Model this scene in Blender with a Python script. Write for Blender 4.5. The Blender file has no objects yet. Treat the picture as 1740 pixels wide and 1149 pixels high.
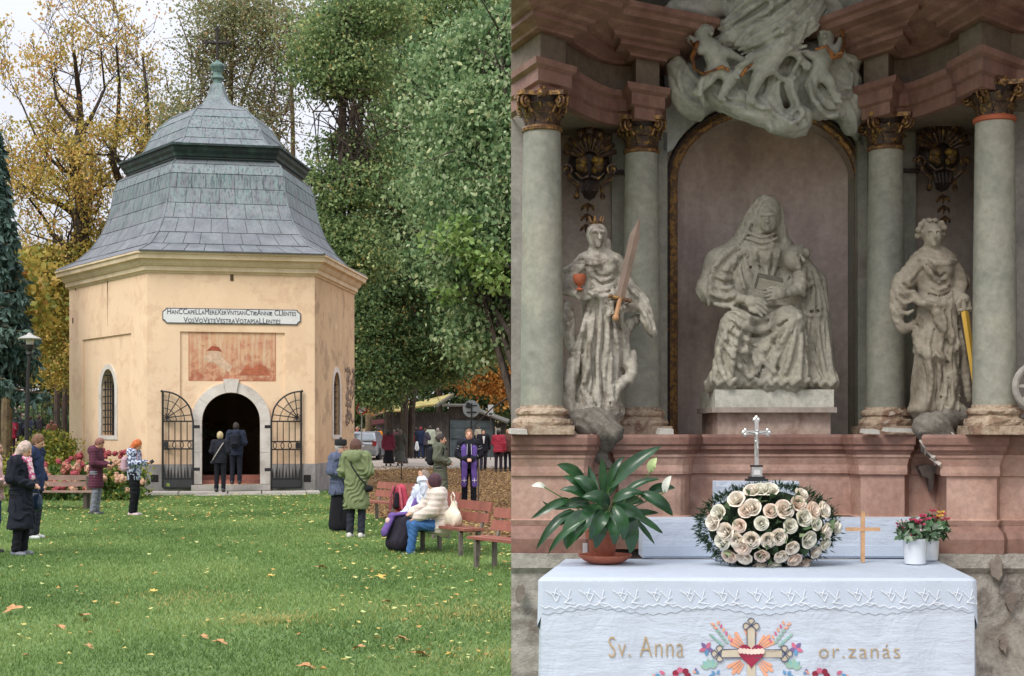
import bpy, bmesh, math, random, numpy as np
from mathutils import Vector, Matrix, Euler
from mathutils.geometry import tessellate_polygon
R = math.radians; PI = math.pi
rnd = random.Random(7); rng = np.random.default_rng(7)
SC = bpy.context.scene
COL = SC.collection
# ------------------------------------------------------------------ camera, sky, sun, exposure
F = 2400.0; EYE = 1.7; PX0 = 868.0; HY = 735.0        # photograph pixels: focal length, eye height, principal column, horizon row
cd = bpy.data.cameras.new('camera'); cam = bpy.data.objects.new('camera', cd); COL.objects.link(cam)
cam.location = (0, 0, EYE); cam.rotation_euler = (R(90), 0, 0)
cd.sensor_width = 36; cd.lens = 36*F/1740; cd.shift_x = (870-PX0)/1740; cd.shift_y = (HY-574.5)/1740
cd.clip_start = .05; cd.clip_end = 3000
SC.camera = cam
wd = bpy.data.worlds.new('World'); SC.world = wd; wd.use_nodes = True
nt = wd.node_tree; nt.nodes.clear()
out = nt.nodes.new('ShaderNodeOutputWorld'); bg = nt.nodes.new('ShaderNodeBackground'); bg.inputs[1].default_value = .1
sky = nt.nodes.new('ShaderNodeTexSky'); sky.sky_type = 'NISHITA'; sky.sun_disc = False
SUN_EL, SUN_AZ = R(48), R(215)                        # compass direction of the sun seen from above, clockwise from +Y
sky.sun_elevation = SUN_EL; sky.sun_rotation = SUN_AZ; sky.dust_density = 3; sky.altitude = 300
tc = nt.nodes.new('ShaderNodeTexCoord'); sx = nt.nodes.new('ShaderNodeSeparateXYZ'); nt.links.new(tc.outputs['Generated'], sx.inputs[0])
# an overcast sky: cloud deck brighter towards the zenith, (1 + 2 sin h) / 3
m1 = nt.nodes.new('ShaderNodeMath'); m1.operation = 'MAXIMUM'; nt.links.new(sx.outputs[2], m1.inputs[0]); m1.inputs[1].default_value = 0
m2 = nt.nodes.new('ShaderNodeMath'); m2.operation = 'MULTIPLY_ADD'; nt.links.new(m1.outputs[0], m2.inputs[0]); m2.inputs[1].default_value = 10.0; m2.inputs[2].default_value = 4.5
nz = nt.nodes.new('ShaderNodeTexNoise'); nz.inputs['Scale'].default_value = 3.5; nz.inputs['Detail'].default_value = 6
mpn = nt.nodes.new('ShaderNodeMapping'); mpn.inputs['Scale'].default_value = (1, 1, 3.5); nt.links.new(tc.outputs['Generated'], mpn.inputs[0]); nt.links.new(mpn.outputs[0], nz.inputs[0])
m3 = nt.nodes.new('ShaderNodeMapRange'); m3.inputs[1].default_value = .3; m3.inputs[2].default_value = .7; m3.inputs[3].default_value = .94; m3.inputs[4].default_value = 1.06
nt.links.new(nz.outputs[0], m3.inputs[0])
m4 = nt.nodes.new('ShaderNodeMath'); m4.operation = 'MULTIPLY'; nt.links.new(m2.outputs[0], m4.inputs[0]); nt.links.new(m3.outputs[0], m4.inputs[1])
vm = nt.nodes.new('ShaderNodeVectorMath'); vm.operation = 'SCALE'; vm.inputs[0].default_value = (.955, .965, 1.05); nt.links.new(m4.outputs[0], vm.inputs[3])
mx = nt.nodes.new('ShaderNodeMix'); mx.data_type = 'RGBA'; mx.inputs[0].default_value = .88
nt.links.new(sky.outputs[0], mx.inputs[6]); nt.links.new(vm.outputs[0], mx.inputs[7]); nt.links.new(mx.outputs[2], bg.inputs[0]); nt.links.new(bg.outputs[0], out.inputs[0])
sl = bpy.data.lights.new('sun', 'SUN'); sl.energy = 1.5; sl.angle = R(22); sl.color = (1, .95, .88)
so = bpy.data.objects.new('sun', sl); COL.objects.link(so)
sd = Vector((math.sin(SUN_AZ)*math.cos(SUN_EL), math.cos(SUN_AZ)*math.cos(SUN_EL), math.sin(SUN_EL)))
so.rotation_euler = sd.to_track_quat('Z', 'Y').to_euler()
SC.view_settings.view_transform = 'Standard'; SC.view_settings.look = 'None'; SC.view_settings.exposure = .62; SC.view_settings.gamma = 1
SC.view_settings.use_curve_mapping = False

# ------------------------------------------------------------------ helpers
def W(px, py, d): return Vector(((px-PX0)*d/F, d, EYE+(HY-py)*d/F))
def GD(py): return F*EYE/(py-HY)
def gz(x, y):
    t = np.maximum(0, np.asarray(y, float)-44); a=np.clip((-np.asarray(x,float)-15)/5,0,1); b=np.clip((np.asarray(y,float)-48)/10,0,1); return t*t/(t+10)*.016+.62*a*a*(3-2*a)*b*b*(3-2*b)
def gp(px, py, z=0.0):
    d = GD(py); return Vector(((px-PX0)*d/F, d, z))
def tag(o, label=None, cat=None, group=None, kind=None):
    if label: o['label'] = label
    if cat: o['category'] = cat
    if group: o['group'] = group
    if kind: o['kind'] = kind
    return o
def thing(name, label, cat, loc=(0,0,0), rz=0, group=None):
    o = bpy.data.objects.new(name, None); COL.objects.link(o); o.empty_display_size = .2
    o.location = loc; o.rotation_euler = (0,0,rz); return tag(o, label, cat, group)
def link(name, me, parent=None, loc=None):
    o = bpy.data.objects.new(name, me); COL.objects.link(o)
    if parent is not None: o.parent = parent
    if loc is not None: o.location = loc
    return o
def mesh(name, V, Fc, mats, smooth=False, mi=None):
    V = np.asarray(V, np.float32).reshape(-1,3)
    me = bpy.data.meshes.new(name)
    if isinstance(Fc, np.ndarray):
        n, k = Fc.shape
        me.vertices.add(len(V)); me.vertices.foreach_set('co', V.ravel())
        me.loops.add(n*k); me.loops.foreach_set('vertex_index', Fc.astype(np.int32).ravel())
        me.polygons.add(n); me.polygons.foreach_set('loop_start', np.arange(0, n*k, k, dtype=np.int32))
        try: me.polygons.foreach_set('loop_total', np.full(n, k, np.int32))
        except Exception: pass
    else:
        me.from_pydata([tuple(map(float, v)) for v in V], [], [tuple(int(i) for i in f) for f in Fc])
    for m in (mats if isinstance(mats, (list,tuple)) else [mats]): me.materials.append(m)
    if mi is not None: me.polygons.foreach_set('material_index', np.asarray(mi, np.int32))
    me.update(calc_edges=True)
    if smooth: me.polygons.foreach_set('use_smooth', np.ones(len(me.polygons), bool))
    return me
class MB:
    """collects shapes and links them as one mesh object"""
    def __init__(s): s.V=[]; s.F=[]; s.M=[]; s.cur=0
    def add(s, V, Fc):
        b=len(s.V); s.V += [tuple(v) for v in V]; s.F += [tuple(i+b for i in f) for f in Fc]; s.M += [s.cur]*len(Fc); return s
    def box(s, c, d, rot=None, taper=1.0):
        x,y,z=d[0]/2,d[1]/2,d[2]/2; t=taper
        P=[Vector(p) for p in ((-x,-y,-z),(x,-y,-z),(x,y,-z),(-x,y,-z),(-x*t,-y*t,z),(x*t,-y*t,z),(x*t,y*t,z),(-x*t,y*t,z))]
        if rot is not None:
            M = rot if isinstance(rot, Matrix) else Euler(rot).to_matrix(); P=[M@p for p in P]
        c=Vector(c); return s.add([p+c for p in P], [(0,3,2,1),(4,5,6,7),(0,1,5,4),(1,2,6,5),(2,3,7,6),(3,0,4,7)])
    def tube(s, pts, r, n=8, cap=True, up=None, sc=(1,1)):
        pts=[Vector(p) for p in pts]; N=len(pts); rs=r if isinstance(r,(list,tuple)) else [r]*N
        V=[]; T=[]
        for i in range(N):
            t=(pts[min(i+1,N-1)]-pts[max(i-1,0)]); t = t.normalized() if t.length>1e-9 else Vector((0,0,1)); T.append(t)
        u = Vector(up) if up else (Vector((0,0,1)) if abs(T[0].z)<.9 else Vector((0,1,0)))
        u=(u-T[0]*u.dot(T[0])).normalized()
        for i in range(N):
            u=(u-T[i]*u.dot(T[i])); u = u.normalized() if u.length>1e-6 else T[i].orthogonal().normalized()
            w=T[i].cross(u)
            for k in range(n):
                a=2*PI*k/n; V.append(pts[i]+(u*math.cos(a)*sc[0]+w*math.sin(a)*sc[1])*rs[i])
        Fc=[(i*n+k,i*n+(k+1)%n,(i+1)*n+(k+1)%n,(i+1)*n+k) for i in range(N-1) for k in range(n)]
        if cap: Fc += [tuple(range(n-1,-1,-1)), tuple(range((N-1)*n,N*n))]
        return s.add(V,Fc)
    def lathe(s, prof, c=(0,0,0), n=24, sc=(1,1), cap=True, rot=None):
        V=[]
        for r,z in prof:
            for k in range(n):
                a=2*PI*k/n; v=Vector((r*math.cos(a)*sc[0], r*math.sin(a)*sc[1], z))
                if rot is not None: v = rot@v
                V.append(v+Vector(c))
        Fc=[(i*n+k,i*n+(k+1)%n,(i+1)*n+(k+1)%n,(i+1)*n+k) for i in range(len(prof)-1) for k in range(n)]
        if cap: Fc += [tuple(range(n-1,-1,-1)), tuple(range((len(prof)-1)*n,len(prof)*n))]
        return s.add(V,Fc)
    def ball(s, c, r, n=10, rot=None):
        r = (r,r,r) if isinstance(r,(int,float)) else r
        V=[];m=max(4,n//2+1)
        for i in range(m+1):
            t=PI*i/m
            for k in range(n):
                a=2*PI*k/n; v=Vector((r[0]*math.sin(t)*math.cos(a), r[1]*math.sin(t)*math.sin(a), -r[2]*math.cos(t)))
                if rot is not None: v = rot@v
                V.append(v+Vector(c))
        Fc=[(i*n+k,i*n+(k+1)%n,(i+1)*n+(k+1)%n,(i+1)*n+k) for i in range(m) for k in range(n)]
        return s.add(V,Fc)
    def plate(s, outer, holes=(), t=.02, fr=None):
        """a slab from a 2D outline (u,v) with holes; fr maps (u,v,w) to 3D, w from 0 (front) to t (back)"""
        fr = fr or (lambda u,v,w: Vector((u,w,v)))
        loops=[outer]+list(holes); flat=[p for l in loops for p in l]
        tri=tessellate_polygon([[Vector((p[0],p[1],0)) for p in l] for l in loops])
        n=len(flat); V=[fr(p[0],p[1],0) for p in flat]+[fr(p[0],p[1],t) for p in flat]
        Fc=[tuple(a) for a in tri]+[tuple(i+n for i in a[::-1]) for a in tri]
        b=0
        for l in loops:
            m=len(l)
            for i in range(m): Fc.append((b+i,b+(i+1)%m,b+(i+1)%m+n,b+i+n))
            b+=m
        return s.add(V,Fc)
    def build(s, name, mats, parent=None, smooth=False, loc=None, fixn=True):
        if not s.V: return None
        ms = mats if isinstance(mats,(list,tuple)) else [mats]
        me = mesh(name, s.V, s.F, ms, smooth, s.M if len(ms)>1 else None)
        if fixn and len(s.F)<40000:
            bm=bmesh.new(); bm.from_mesh(me); bmesh.ops.recalc_face_normals(bm, faces=bm.faces); bm.to_mesh(me); bm.free()
        if smooth:
            try: me.set_sharp_from_angle(angle=R(40))
            except Exception: pass
        return link(name, me, parent, loc)
def shared(name, src, parent=None, loc=None, rot=None, scale=None):
    o = link(name, src.data if hasattr(src,'data') else src, parent, loc)
    if rot is not None: o.rotation_euler = rot
    if scale is not None: o.scale = scale if hasattr(scale,'__len__') else (scale,)*3
    return o
def copy_tree(o, parent=None):
    c = o.copy(); COL.objects.link(c); c.parent = parent
    for ch in list(o.children): copy_tree(ch, c)
    return c
def arch(x0, x1, z0, zs, n=14, rise=None):
    """outline of an opening: straight jambs from z0 to the springing zs, then a round head"""
    c=(x0+x1)/2; r=(x1-x0)/2; rise=rise or r
    return [(x0,z0),(x1,z0)]+[(c+r*math.cos(PI*i/n), zs+rise*math.sin(PI*i/n)) for i in range(n+1)]

# ------------------------------------------------------------------ materials
def s2l(c):
    if isinstance(c, str): c=[int(c[i:i+2],16)/255 for i in (0,2,4)]
    return tuple(x/12.92 if x<=.04045 else ((x+.055)/1.055)**2.4 for x in c)
class NT:
    def __init__(s, name):
        s.m=bpy.data.materials.new(name); s.m.use_nodes=True; s.t=s.m.node_tree; s.b=s.t.nodes['Principled BSDF']; s.out=s.t.nodes['Material Output']
    def n(s, typ, ins=None, **kw):
        x=s.t.nodes.new('ShaderNode'+typ)
        for k,v in kw.items(): setattr(x,k,v)
        for k,v in (ins or {}).items():
            if hasattr(v,'is_output') or isinstance(v, bpy.types.NodeSocket): s.t.links.new(v, x.inputs[k])
            else: x.inputs[k].default_value=v
        return x
    def pos(s, scale=(1,1,1), obj=False):
        src = s.n('TexCoord').outputs['Object'] if obj else s.n('NewGeometry').outputs['Position']
        return s.n('Mapping', {0:src, 'Scale':scale}).outputs[0]
    def noise(s, vec, scale, detail=5, rough=.6, dist=0):
        return s.n('TexNoise', {'Vector':vec,'Scale':scale,'Detail':detail,'Roughness':rough,'Distortion':dist}).outputs[0]
    def ramp(s, fac, stops, interp='LINEAR'):
        x=s.n('ValToRGB', {0:fac}); cr=x.color_ramp; cr.interpolation=interp
        while len(cr.elements)<len(stops): cr.elements.new(.5)
        for e,(p,c) in zip(cr.elements, stops):
            e.position=p; e.color = (*c,1) if hasattr(c,'__len__') else (c,c,c,1)
        return x.outputs[0]
    def mix(s, f, a, b, blend='MIX'):
        x=s.n('Mix', data_type='RGBA', blend_type=blend)
        for i,v in ((0,f),(6,a),(7,b)):
            if isinstance(v, bpy.types.NodeSocket): s.t.links.new(v, x.inputs[i])
            else: x.inputs[i].default_value = v if i==0 else ((*v,1) if len(v)==3 else v)
        return x.outputs[2]
    def math(s, op, a, b=0.0, c=0.0):
        x=s.n('Math', {0:a,1:b,2:c}, operation=op); return x.outputs[0]
    def bump(s, h, strength=.3, dist=.02):
        x=s.n('Bump', {'Height':h,'Strength':strength,'Distance':dist}); s.t.links.new(x.outputs[0], s.b.inputs['Normal'])
    def set(s, color=None, rough=None, metal=None, spec=None):
        for k,v in (('Base Color',color),('Roughness',rough),('Metallic',metal),('Specular IOR Level',spec)):
            if v is None: continue
            if isinstance(v, bpy.types.NodeSocket): s.t.links.new(v, s.b.inputs[k])
            else: s.b.inputs[k].default_value = (*v,1) if (hasattr(v,'__len__') and len(v)==3) else v
        return s.m
MC = {}
def plain(name, c, rough=.7, metal=0, bump=0, bs=60, var=.15, spec=None, obj=True):
    """a plain surface with slight uneven tone and relief"""
    if name in MC: return MC[name]
    t=NT(name); c=s2l(c); p=t.pos(obj=obj)
    n=t.noise(p, 7, 6); n2=t.noise(p, bs, 3)
    col=t.mix(t.ramp(n,[(.3,0),(.7,1)]), tuple(x*(1-var) for x in c), tuple(min(1,x*(1+var)) for x in c))
    t.set(color=col, rough=rough, metal=metal, spec=spec)
    if bump: t.bump(n2, bump, .01)
    MC[name]=t.m; return t.m
def stone(name, cols, scale=3, rough=.8, bump=.25, fine=40, streak=None, dist=.4, bd=.02, obj=False):
    """mottled stone or plaster from several colours (weights by position on the ramp)"""
    if name in MC: return MC[name]
    t=NT(name); p=t.pos(obj=obj)
    n=t.noise(p, scale, 8, .65, dist); k=len(cols)
    st=[(.28+.44*i/(k-1), s2l(c)) for i,c in enumerate(cols)]
    col=t.ramp(n, st)
    n2=t.noise(p, fine, 4, .7)
    col=t.mix(.35, col, t.ramp(n2,[(.3,.25),(.7,.78)]), 'OVERLAY')
    if streak:                                                   # (colour, amount, horizontal frequency)
        pv=t.pos((streak[2],streak[2],.5), obj=obj); ns=t.noise(pv, 1.0, 5, .6)
        col=t.mix(t.math('MULTIPLY', t.ramp(ns,[(.48,0),(.66,1)]), streak[1]), col, s2l(streak[0]))
    t.set(color=col, rough=rough)
    if bump: t.bump(t.math('ADD', t.math('MULTIPLY', n, 1.0), t.math('MULTIPLY', n2, .5)), bump, bd)
    MC[name]=t.m; return t.m
def leafmat(name, stops, rough=.55, trans=.3):
    """leaf colours picked by the per-face attribute 'tint' (0..1)"""
    if name in MC: return MC[name]
    t=NT(name); a=t.n('Attribute', attribute_name='tint').outputs['Fac']
    col=t.ramp(a, [(p, s2l(c)) for p,c in stops])
    t.set(color=col, rough=rough, spec=.3)
    tr=t.n('BsdfTranslucent', {'Color':col}); ms=t.n('MixShader', {0:trans,1:t.b.outputs[0],2:tr.outputs[0]})
    t.t.links.new(ms.outputs[0], t.out.inputs[0]); MC[name]=t.m; return t.m
def cloth(name, c, var=.12, weave=True, rough=.9, c2=None, scale=14):
    if name in MC: return MC[name]
    t=NT(name); p=t.pos(obj=True); n=t.noise(p, scale, 4)
    a=s2l(c); b=s2l(c2) if c2 else tuple(min(1,x*(1+var)) for x in a)
    st = [(.47,0),(.53,1)] if c2 else [(.3,0),(.7,1)]
    t.set(color=t.mix(t.ramp(n,st), tuple(x*(1-var) for x in a) if not c2 else a, b), rough=rough, spec=.25)
    t.bump(t.noise(p, 24, 3), .35, .02); MC[name]=t.m; return t.m

# ------------------------------------------------------------------ implicit sculpting: round cones blended on a grid, surface by dual contouring
def rc(a, ra, b, rb, k=.02, m=0, sc=None, fold=None, sub=False): return dict(a=a, ra=ra, b=b, rb=rb, k=k, m=m, sc=sc, fold=fold, sub=sub)
def el(c, r, k=.02, m=0, fold=None, sub=False, rot=None): return dict(c=c, r=r, k=k, m=m, fold=fold, sub=sub, rot=rot)
def ridge(t): return 1-np.abs(np.sin(t))*1.0
def sdf_prim(q, X, Y, Z):
    if 'c' in q:
        x,y,z = X-q['c'][0], Y-q['c'][1], Z-q['c'][2]
        if q['rot'] is not None:
            M=np.array(Euler(q['rot']).to_matrix().transposed()); x,y,z = M[0,0]*x+M[0,1]*y+M[0,2]*z, M[1,0]*x+M[1,1]*y+M[1,2]*z, M[2,0]*x+M[2,1]*y+M[2,2]*z
        r=q['r']; r=(r,r,r) if isinstance(r,(int,float)) else r
        k0=np.sqrt((x/r[0])**2+(y/r[1])**2+(z/r[2])**2); k1=np.sqrt((x/r[0]**2)**2+(y/r[1]**2)**2+(z/r[2]**2)**2)+1e-9
        d=k0*(k0-1)/k1
    else:
        a=np.array(q['a'],float); b=np.array(q['b'],float); s=np.array(q['sc'] or (1,1,1),float); c=(a+b)/2
        a2=(a-c)/s; b2=(b-c)/s; x,y,z=(X-c[0])/s[0]-a2[0],(Y-c[1])/s[1]-a2[1],(Z-c[2])/s[2]-a2[2]
        ba=b2-a2; L=max(float(ba@ba),1e-12); h=np.clip((x*ba[0]+y*ba[1]+z*ba[2])/L,0,1)
        d=(np.sqrt((x-ba[0]*h)**2+(y-ba[1]*h)**2+(z-ba[2]*h)**2)-(q['ra']+(q['rb']-q['ra'])*h))*s.min()
    if q['fold'] is not None:
        fx,fy,fz,amp,wp = q['fold']
        t=X*fx+Y*fy+Z*fz; w=wp*(np.sin(X*9+Z*7+1.3)+np.sin(Y*11-Z*5.3+.4)+.6*np.sin(X*17-Z*13))
        d=d-amp*(ridge(t+w)-.35)-amp*.38*(ridge(t*2.17+w*1.6+X*23-Z*9)-.35)
    return d
def sculpt(prims, h, pad=.03):
    lo=np.full(3,1e9); hi=-lo; BB=[]
    for q in prims:
        am = (q['fold'][3] if q['fold'] is not None else 0)+pad+q['k']
        if 'c' in q:
            r=q['r']; r=(r,r,r) if isinstance(r,(int,float)) else r
            if q['rot'] is not None: r=(max(r),)*3
            l=np.array(q['c'],float)-np.array(r)-am; u=np.array(q['c'],float)+np.array(r)+am
        else:
            s=np.array(q['sc'] or (1,1,1),float); a=np.array(q['a'],float); b=np.array(q['b'],float)
            l=np.minimum(a-q['ra']*s,b-q['rb']*s)-am; u=np.maximum(a+q['ra']*s,b+q['rb']*s)+am
        BB.append((l,u))
        if not q['sub']: lo=np.minimum(lo,l); hi=np.maximum(hi,u)
    lo-=2*h; n=np.ceil((hi-lo)/h).astype(int)+3
    D=np.full(n, 1.0, np.float32); M=np.zeros(n, np.int8)
    ax=[lo[i]+np.arange(n[i])*h for i in range(3)]
    for q,(l,u) in zip(prims,BB):
        i0=np.maximum(np.floor((l-lo)/h).astype(int),0); i1=np.minimum(np.ceil((u-lo)/h).astype(int)+1,n)
        if (i1<=i0).any(): continue
        sl_=tuple(slice(i0[i],i1[i]) for i in range(3))
        X,Y,Z=np.meshgrid(*(ax[i][sl_[i]] for i in range(3)), indexing='ij', sparse=True)
        d=sdf_prim(q,X,Y,Z).astype(np.float32); c=D[sl_]; k=max(q['k'],1e-4)
        if q['sub']:
            hh=np.clip(.5-.5*(c+d)/k,0,1); D[sl_]=c*(1-hh)-d*hh+k*hh*(1-hh)
        else:
            nearer=d<c; M[sl_][nearer]=q['m']
            hh=np.clip(.5+.5*(c-d)/k,0,1); D[sl_]=c*(1-hh)+d*hh-k*hh*(1-hh)
    S=D<0
    idx=np.zeros(tuple(n), np.float64); P=np.zeros((3,)+tuple(n))
    quads=[]
    for axn in range(3):
        a=[slice(None)]*3; b=[slice(None)]*3; a[axn]=slice(0,-1); b[axn]=slice(1,None)
        cr=np.argwhere(S[tuple(a)]!=S[tuple(b)])
        o1,o2=(axn+1)%3,(axn+2)%3
        cr=cr[(cr[:,o1]>0)&(cr[:,o2]>0)]
        e=cr.copy(); e[:,axn]+=1
        v0=D[cr[:,0],cr[:,1],cr[:,2]]; v1=D[e[:,0],e[:,1],e[:,2]]; t=v0/(v0-v1)
        pos=cr.astype(float); pos[:,axn]+=t
        cells=[]
        for da,db in ((0,0),(1,0),(1,1),(0,1)):
            cc=cr.copy(); cc[:,o1]-=da; cc[:,o2]-=db; cells.append(cc)
            ii=(cc[:,0],cc[:,1],cc[:,2]); np.add.at(idx, ii, 1)
            for j in range(3): np.add.at(P[j], ii, pos[:,j])
        q4=np.stack([np.ravel_multi_index(c.T, tuple(n)) for c in cells],1)
        flip=v0>0; q4[flip]=q4[flip][:,::-1]; quads.append(q4)
    act=np.flatnonzero(idx.ravel()>0); cnt=idx.ravel()[act]
    V=np.stack([P[j].ravel()[act]/cnt for j in range(3)],1)
    mp=np.full(idx.size,-1,np.int64); mp[act]=np.arange(len(act))
    Q=mp[np.concatenate(quads)]
    mi=M[tuple(np.clip(np.round(V[Q].mean(1)).astype(int),0,n-1).T)]
    return lo+V*h, Q[:, ::-1], mi
def sculpted(name, prims, h, mats, parent=None, loc=None):
    V,Q,mi=sculpt(prims,h)
    ms = mats if isinstance(mats,(list,tuple)) else [mats]
    return link(name, mesh(name, V, Q, ms, True, np.clip(mi,0,len(ms)-1) if len(ms)>1 else None), parent, loc)

# ------------------------------------------------------------------ foliage
def leaves(P, size, hang=0.0, aspect=.55, tint=None, flat=0.0, var=.35, out=None):
    """one small folded leaf (two triangles) at each point; returns vertices, faces, tints"""
    n=len(P); a=rng.normal(size=(n,3)); 
    if out is not None: a += out*.8
    a[:,2] -= hang*1.6; a[:,2]*=(1-flat)
    a/=np.linalg.norm(a,axis=1)[:,None]+1e-9
    b=rng.normal(size=(n,3)); b[:,2]*=(1-flat)
    b-=a*(a*b).sum(1)[:,None]; b/=np.linalg.norm(b,axis=1)[:,None]+1e-9; c=np.cross(a,b)
    s=(size*(1+var*rng.uniform(-1,1,n)))[:,None]; w=s*aspect*.5
    V=np.stack([P, P+a*s*.45+b*w+c*w*.35, P+a*s, P+a*s*.45-b*w+c*w*.35],1).reshape(-1,3)
    i=np.arange(n)[:,None]*4; Fc=np.concatenate([i+[0,1,2],i+[0,2,3]],1).reshape(-1,3)
    t=np.repeat(tint if tint is not None else rng.uniform(0,1,n),2)
    return V,Fc,t
def leafobj(name, V, Fc, t, mat, parent=None, kind=None):
    me=mesh(name,V,Fc,mat); at=me.attributes.new('tint','FLOAT','FACE'); at.data.foreach_set('value', np.clip(t,0,1).astype(np.float32))
    o=link(name,me,parent)
    if kind: o['kind']=kind
    return o
def clumps(blobs, n, per=26, spread=.42, shell=.55):
    """points gathered in leaf clumps spread through ellipsoids (cx,cy,cz,rx,ry,rz)"""
    B=np.array(blobs,float); w=B[:,3]*B[:,4]+B[:,3]*B[:,5]+B[:,4]*B[:,5]; w/=w.sum()
    m=max(1,n//per); k=rng.choice(len(B),m,p=w); u=rng.normal(size=(m,3)); u/=np.linalg.norm(u,axis=1)[:,None]
    r=shell+(1-shell)*rng.uniform(0,1,m)**.6; r*=1+.18*rng.normal(size=m)*.6
    c=B[k,:3]+u*r[:,None]*B[k,3:6]
    sp=spread*(.6+.8*rng.uniform(0,1,m)); j=np.repeat(np.arange(m),per)
    P=c[j]+rng.normal(size=(m*per,3))*sp[j][:,None]*[1.1,1.1,.34]
    ct=rng.uniform(0,1,m); return P, ct[j], u[j]
def grow(mb, p, d, L, r, lev, tips, sp=.5, up=.25, kids=(5,4,3), wob=.18, n0=7, ends=None, minr=.012):
    N=5; pts=[p.copy()]; rs=[r]; dd=d.normalized(); q=p.copy()
    for i in range(N):
        dd=(dd+Vector((rnd.gauss(0,wob),rnd.gauss(0,wob),rnd.gauss(0,wob)*.7+up*.12))).normalized()
        q=q+dd*L/N; pts.append(q.copy()); rs.append(max(minr, r*(1-.62*(i+1)/N)))
    mb.tube(pts, rs, max(4,n0-lev*1), cap=(lev==0))
    if lev>=len(kids): tips += [pts[-1], pts[-2], pts[-3]]; return
    for i in range(kids[lev]):
        t=.3+.7*(i+rnd.random()*.8)/kids[lev]; j=min(N-1,int(t*N)); b=pts[j].lerp(pts[j+1], t*N-j if t*N-j<=1 else 1)
        ax=dd.orthogonal(); ax.rotate(Matrix.Rotation(rnd.random()*2*PI,3,dd)); nd=(dd*(1-sp)+ax*sp*1.15+Vector((0,0,up))).normalized()
        grow(mb, b, nd, L*rnd.uniform(.5,.72), max(minr,rs[j]*.62), lev+1, tips, sp, up, kids, wob, n0, ends, minr)
# ================================================================== ground, road, lawn
def sheet(name, poly, z, mat, kind='structure', step=1.5):
    """a flat sheet from an outline, following the rise of the ground"""
    tri=tessellate_polygon([[Vector((p[0],p[1],0)) for p in poly]])
    bm=bmesh.new(); vs=[bm.verts.new((p[0],p[1],0)) for p in poly]
    for t in tri:
        try: bm.faces.new([vs[i] for i in t])
        except ValueError: pass
    for _ in range(4):
        es=[e for e in bm.edges if e.calc_length()>6 and min(v.co.y for v in e.verts)<140]
        if es: bmesh.ops.subdivide_edges(bm, edges=es, cuts=1)
    bmesh.ops.triangulate(bm, faces=bm.faces)
    for v in bm.verts: v.co.z=float(gz(v.co.x,v.co.y))+z
    bmesh.ops.recalc_face_normals(bm, faces=bm.faces)
    me=bpy.data.meshes.new(name); bm.to_mesh(me); bm.free(); me.materials.append(mat)
    if me.polygons[0].normal.z<0: me.flip_normals()
    return tag(link(name,me), kind=kind)
t=NT('leaf_litter_soil'); p=t.pos()
n1=t.noise(p,1.2,6); n2=t.noise(p,22,6,.75); n3=t.noise(p,90,2)
c=t.mix(t.ramp(n2,[(.38,0),(.62,1)]), s2l('4b3826'), s2l('7a5f42')); c=t.mix(t.ramp(n3,[(.5,0),(.62,1)]), c, s2l('b98b52'))
c=t.mix(t.ramp(n1,[(.45,0),(.7,.6)]), c, s2l('6a5a3c')); t.set(color=c, rough=.95); t.bump(n2,.5,.05); M_LITTER=t.m
xs=[-1500,-600,-300,-150]+list(range(-90,-30,10))+list(range(-30,-6,2))+list(range(0,91,10))+[150,300,600,1500]; ys=[-60,-20,0,10,20,30]+list(range(36,72,3))+list(range(72,140,6))+[160,200,260,400,700,1200,2500]
V=[(x,y,float(gz(x,y))) for y in ys for x in xs]; nx=len(xs)
Fc=np.array([(j*nx+i,j*nx+i+1,(j+1)*nx+i+1,(j+1)*nx+i) for j in range(len(ys)-1) for i in range(nx-1)])
tag(link('ground', mesh('ground',V,Fc,M_LITTER,True)), kind='structure')

t=NT('lawn_soil'); p=t.pos(); n1=t.noise(p,.35,5); n2=t.noise(p,30,5,.7)
c=t.mix(t.ramp(n2,[(.35,0),(.65,1)]), s2l('4c6636'), s2l('6f8a4a')); c=t.mix(t.ramp(n1,[(.55,0),(.75,.5)]), c, s2l('7c8449')); t.set(color=c,rough=.95); t.bump(n2,.5,.03)
lawn_edge=[(868,922),(820,915),(770,903),(715,893),(660,880),(630,868),(600,860),(575,850),(560,842),(545,826)]
LP=[(6.5,1.0),(6.5,20.0),(2.5,21.0)]+[tuple(gp(*q)[:2]) for q in lawn_edge]+[(-6.5,48),(-16,48),(-30,38),(-30,1)]
for i in range(3,len(LP)-4): LP[i]=(LP[i][0]+rnd.uniform(-.25,.25), LP[i][1]+rnd.uniform(-.3,.3))
sheet('lawn', LP, .006, t.m)
def inpoly(x,y,poly):
    r=np.zeros(len(x),bool); j=len(poly)-1
    for i in range(len(poly)):
        xi,yi=poly[i]; xj,yj=poly[j]
        c=((yi>y)!=(yj>y))&(x<(xj-xi)*(y-yi)/((yj-yi) or 1e-9)+xi); r^=c; j=i
    return r
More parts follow.
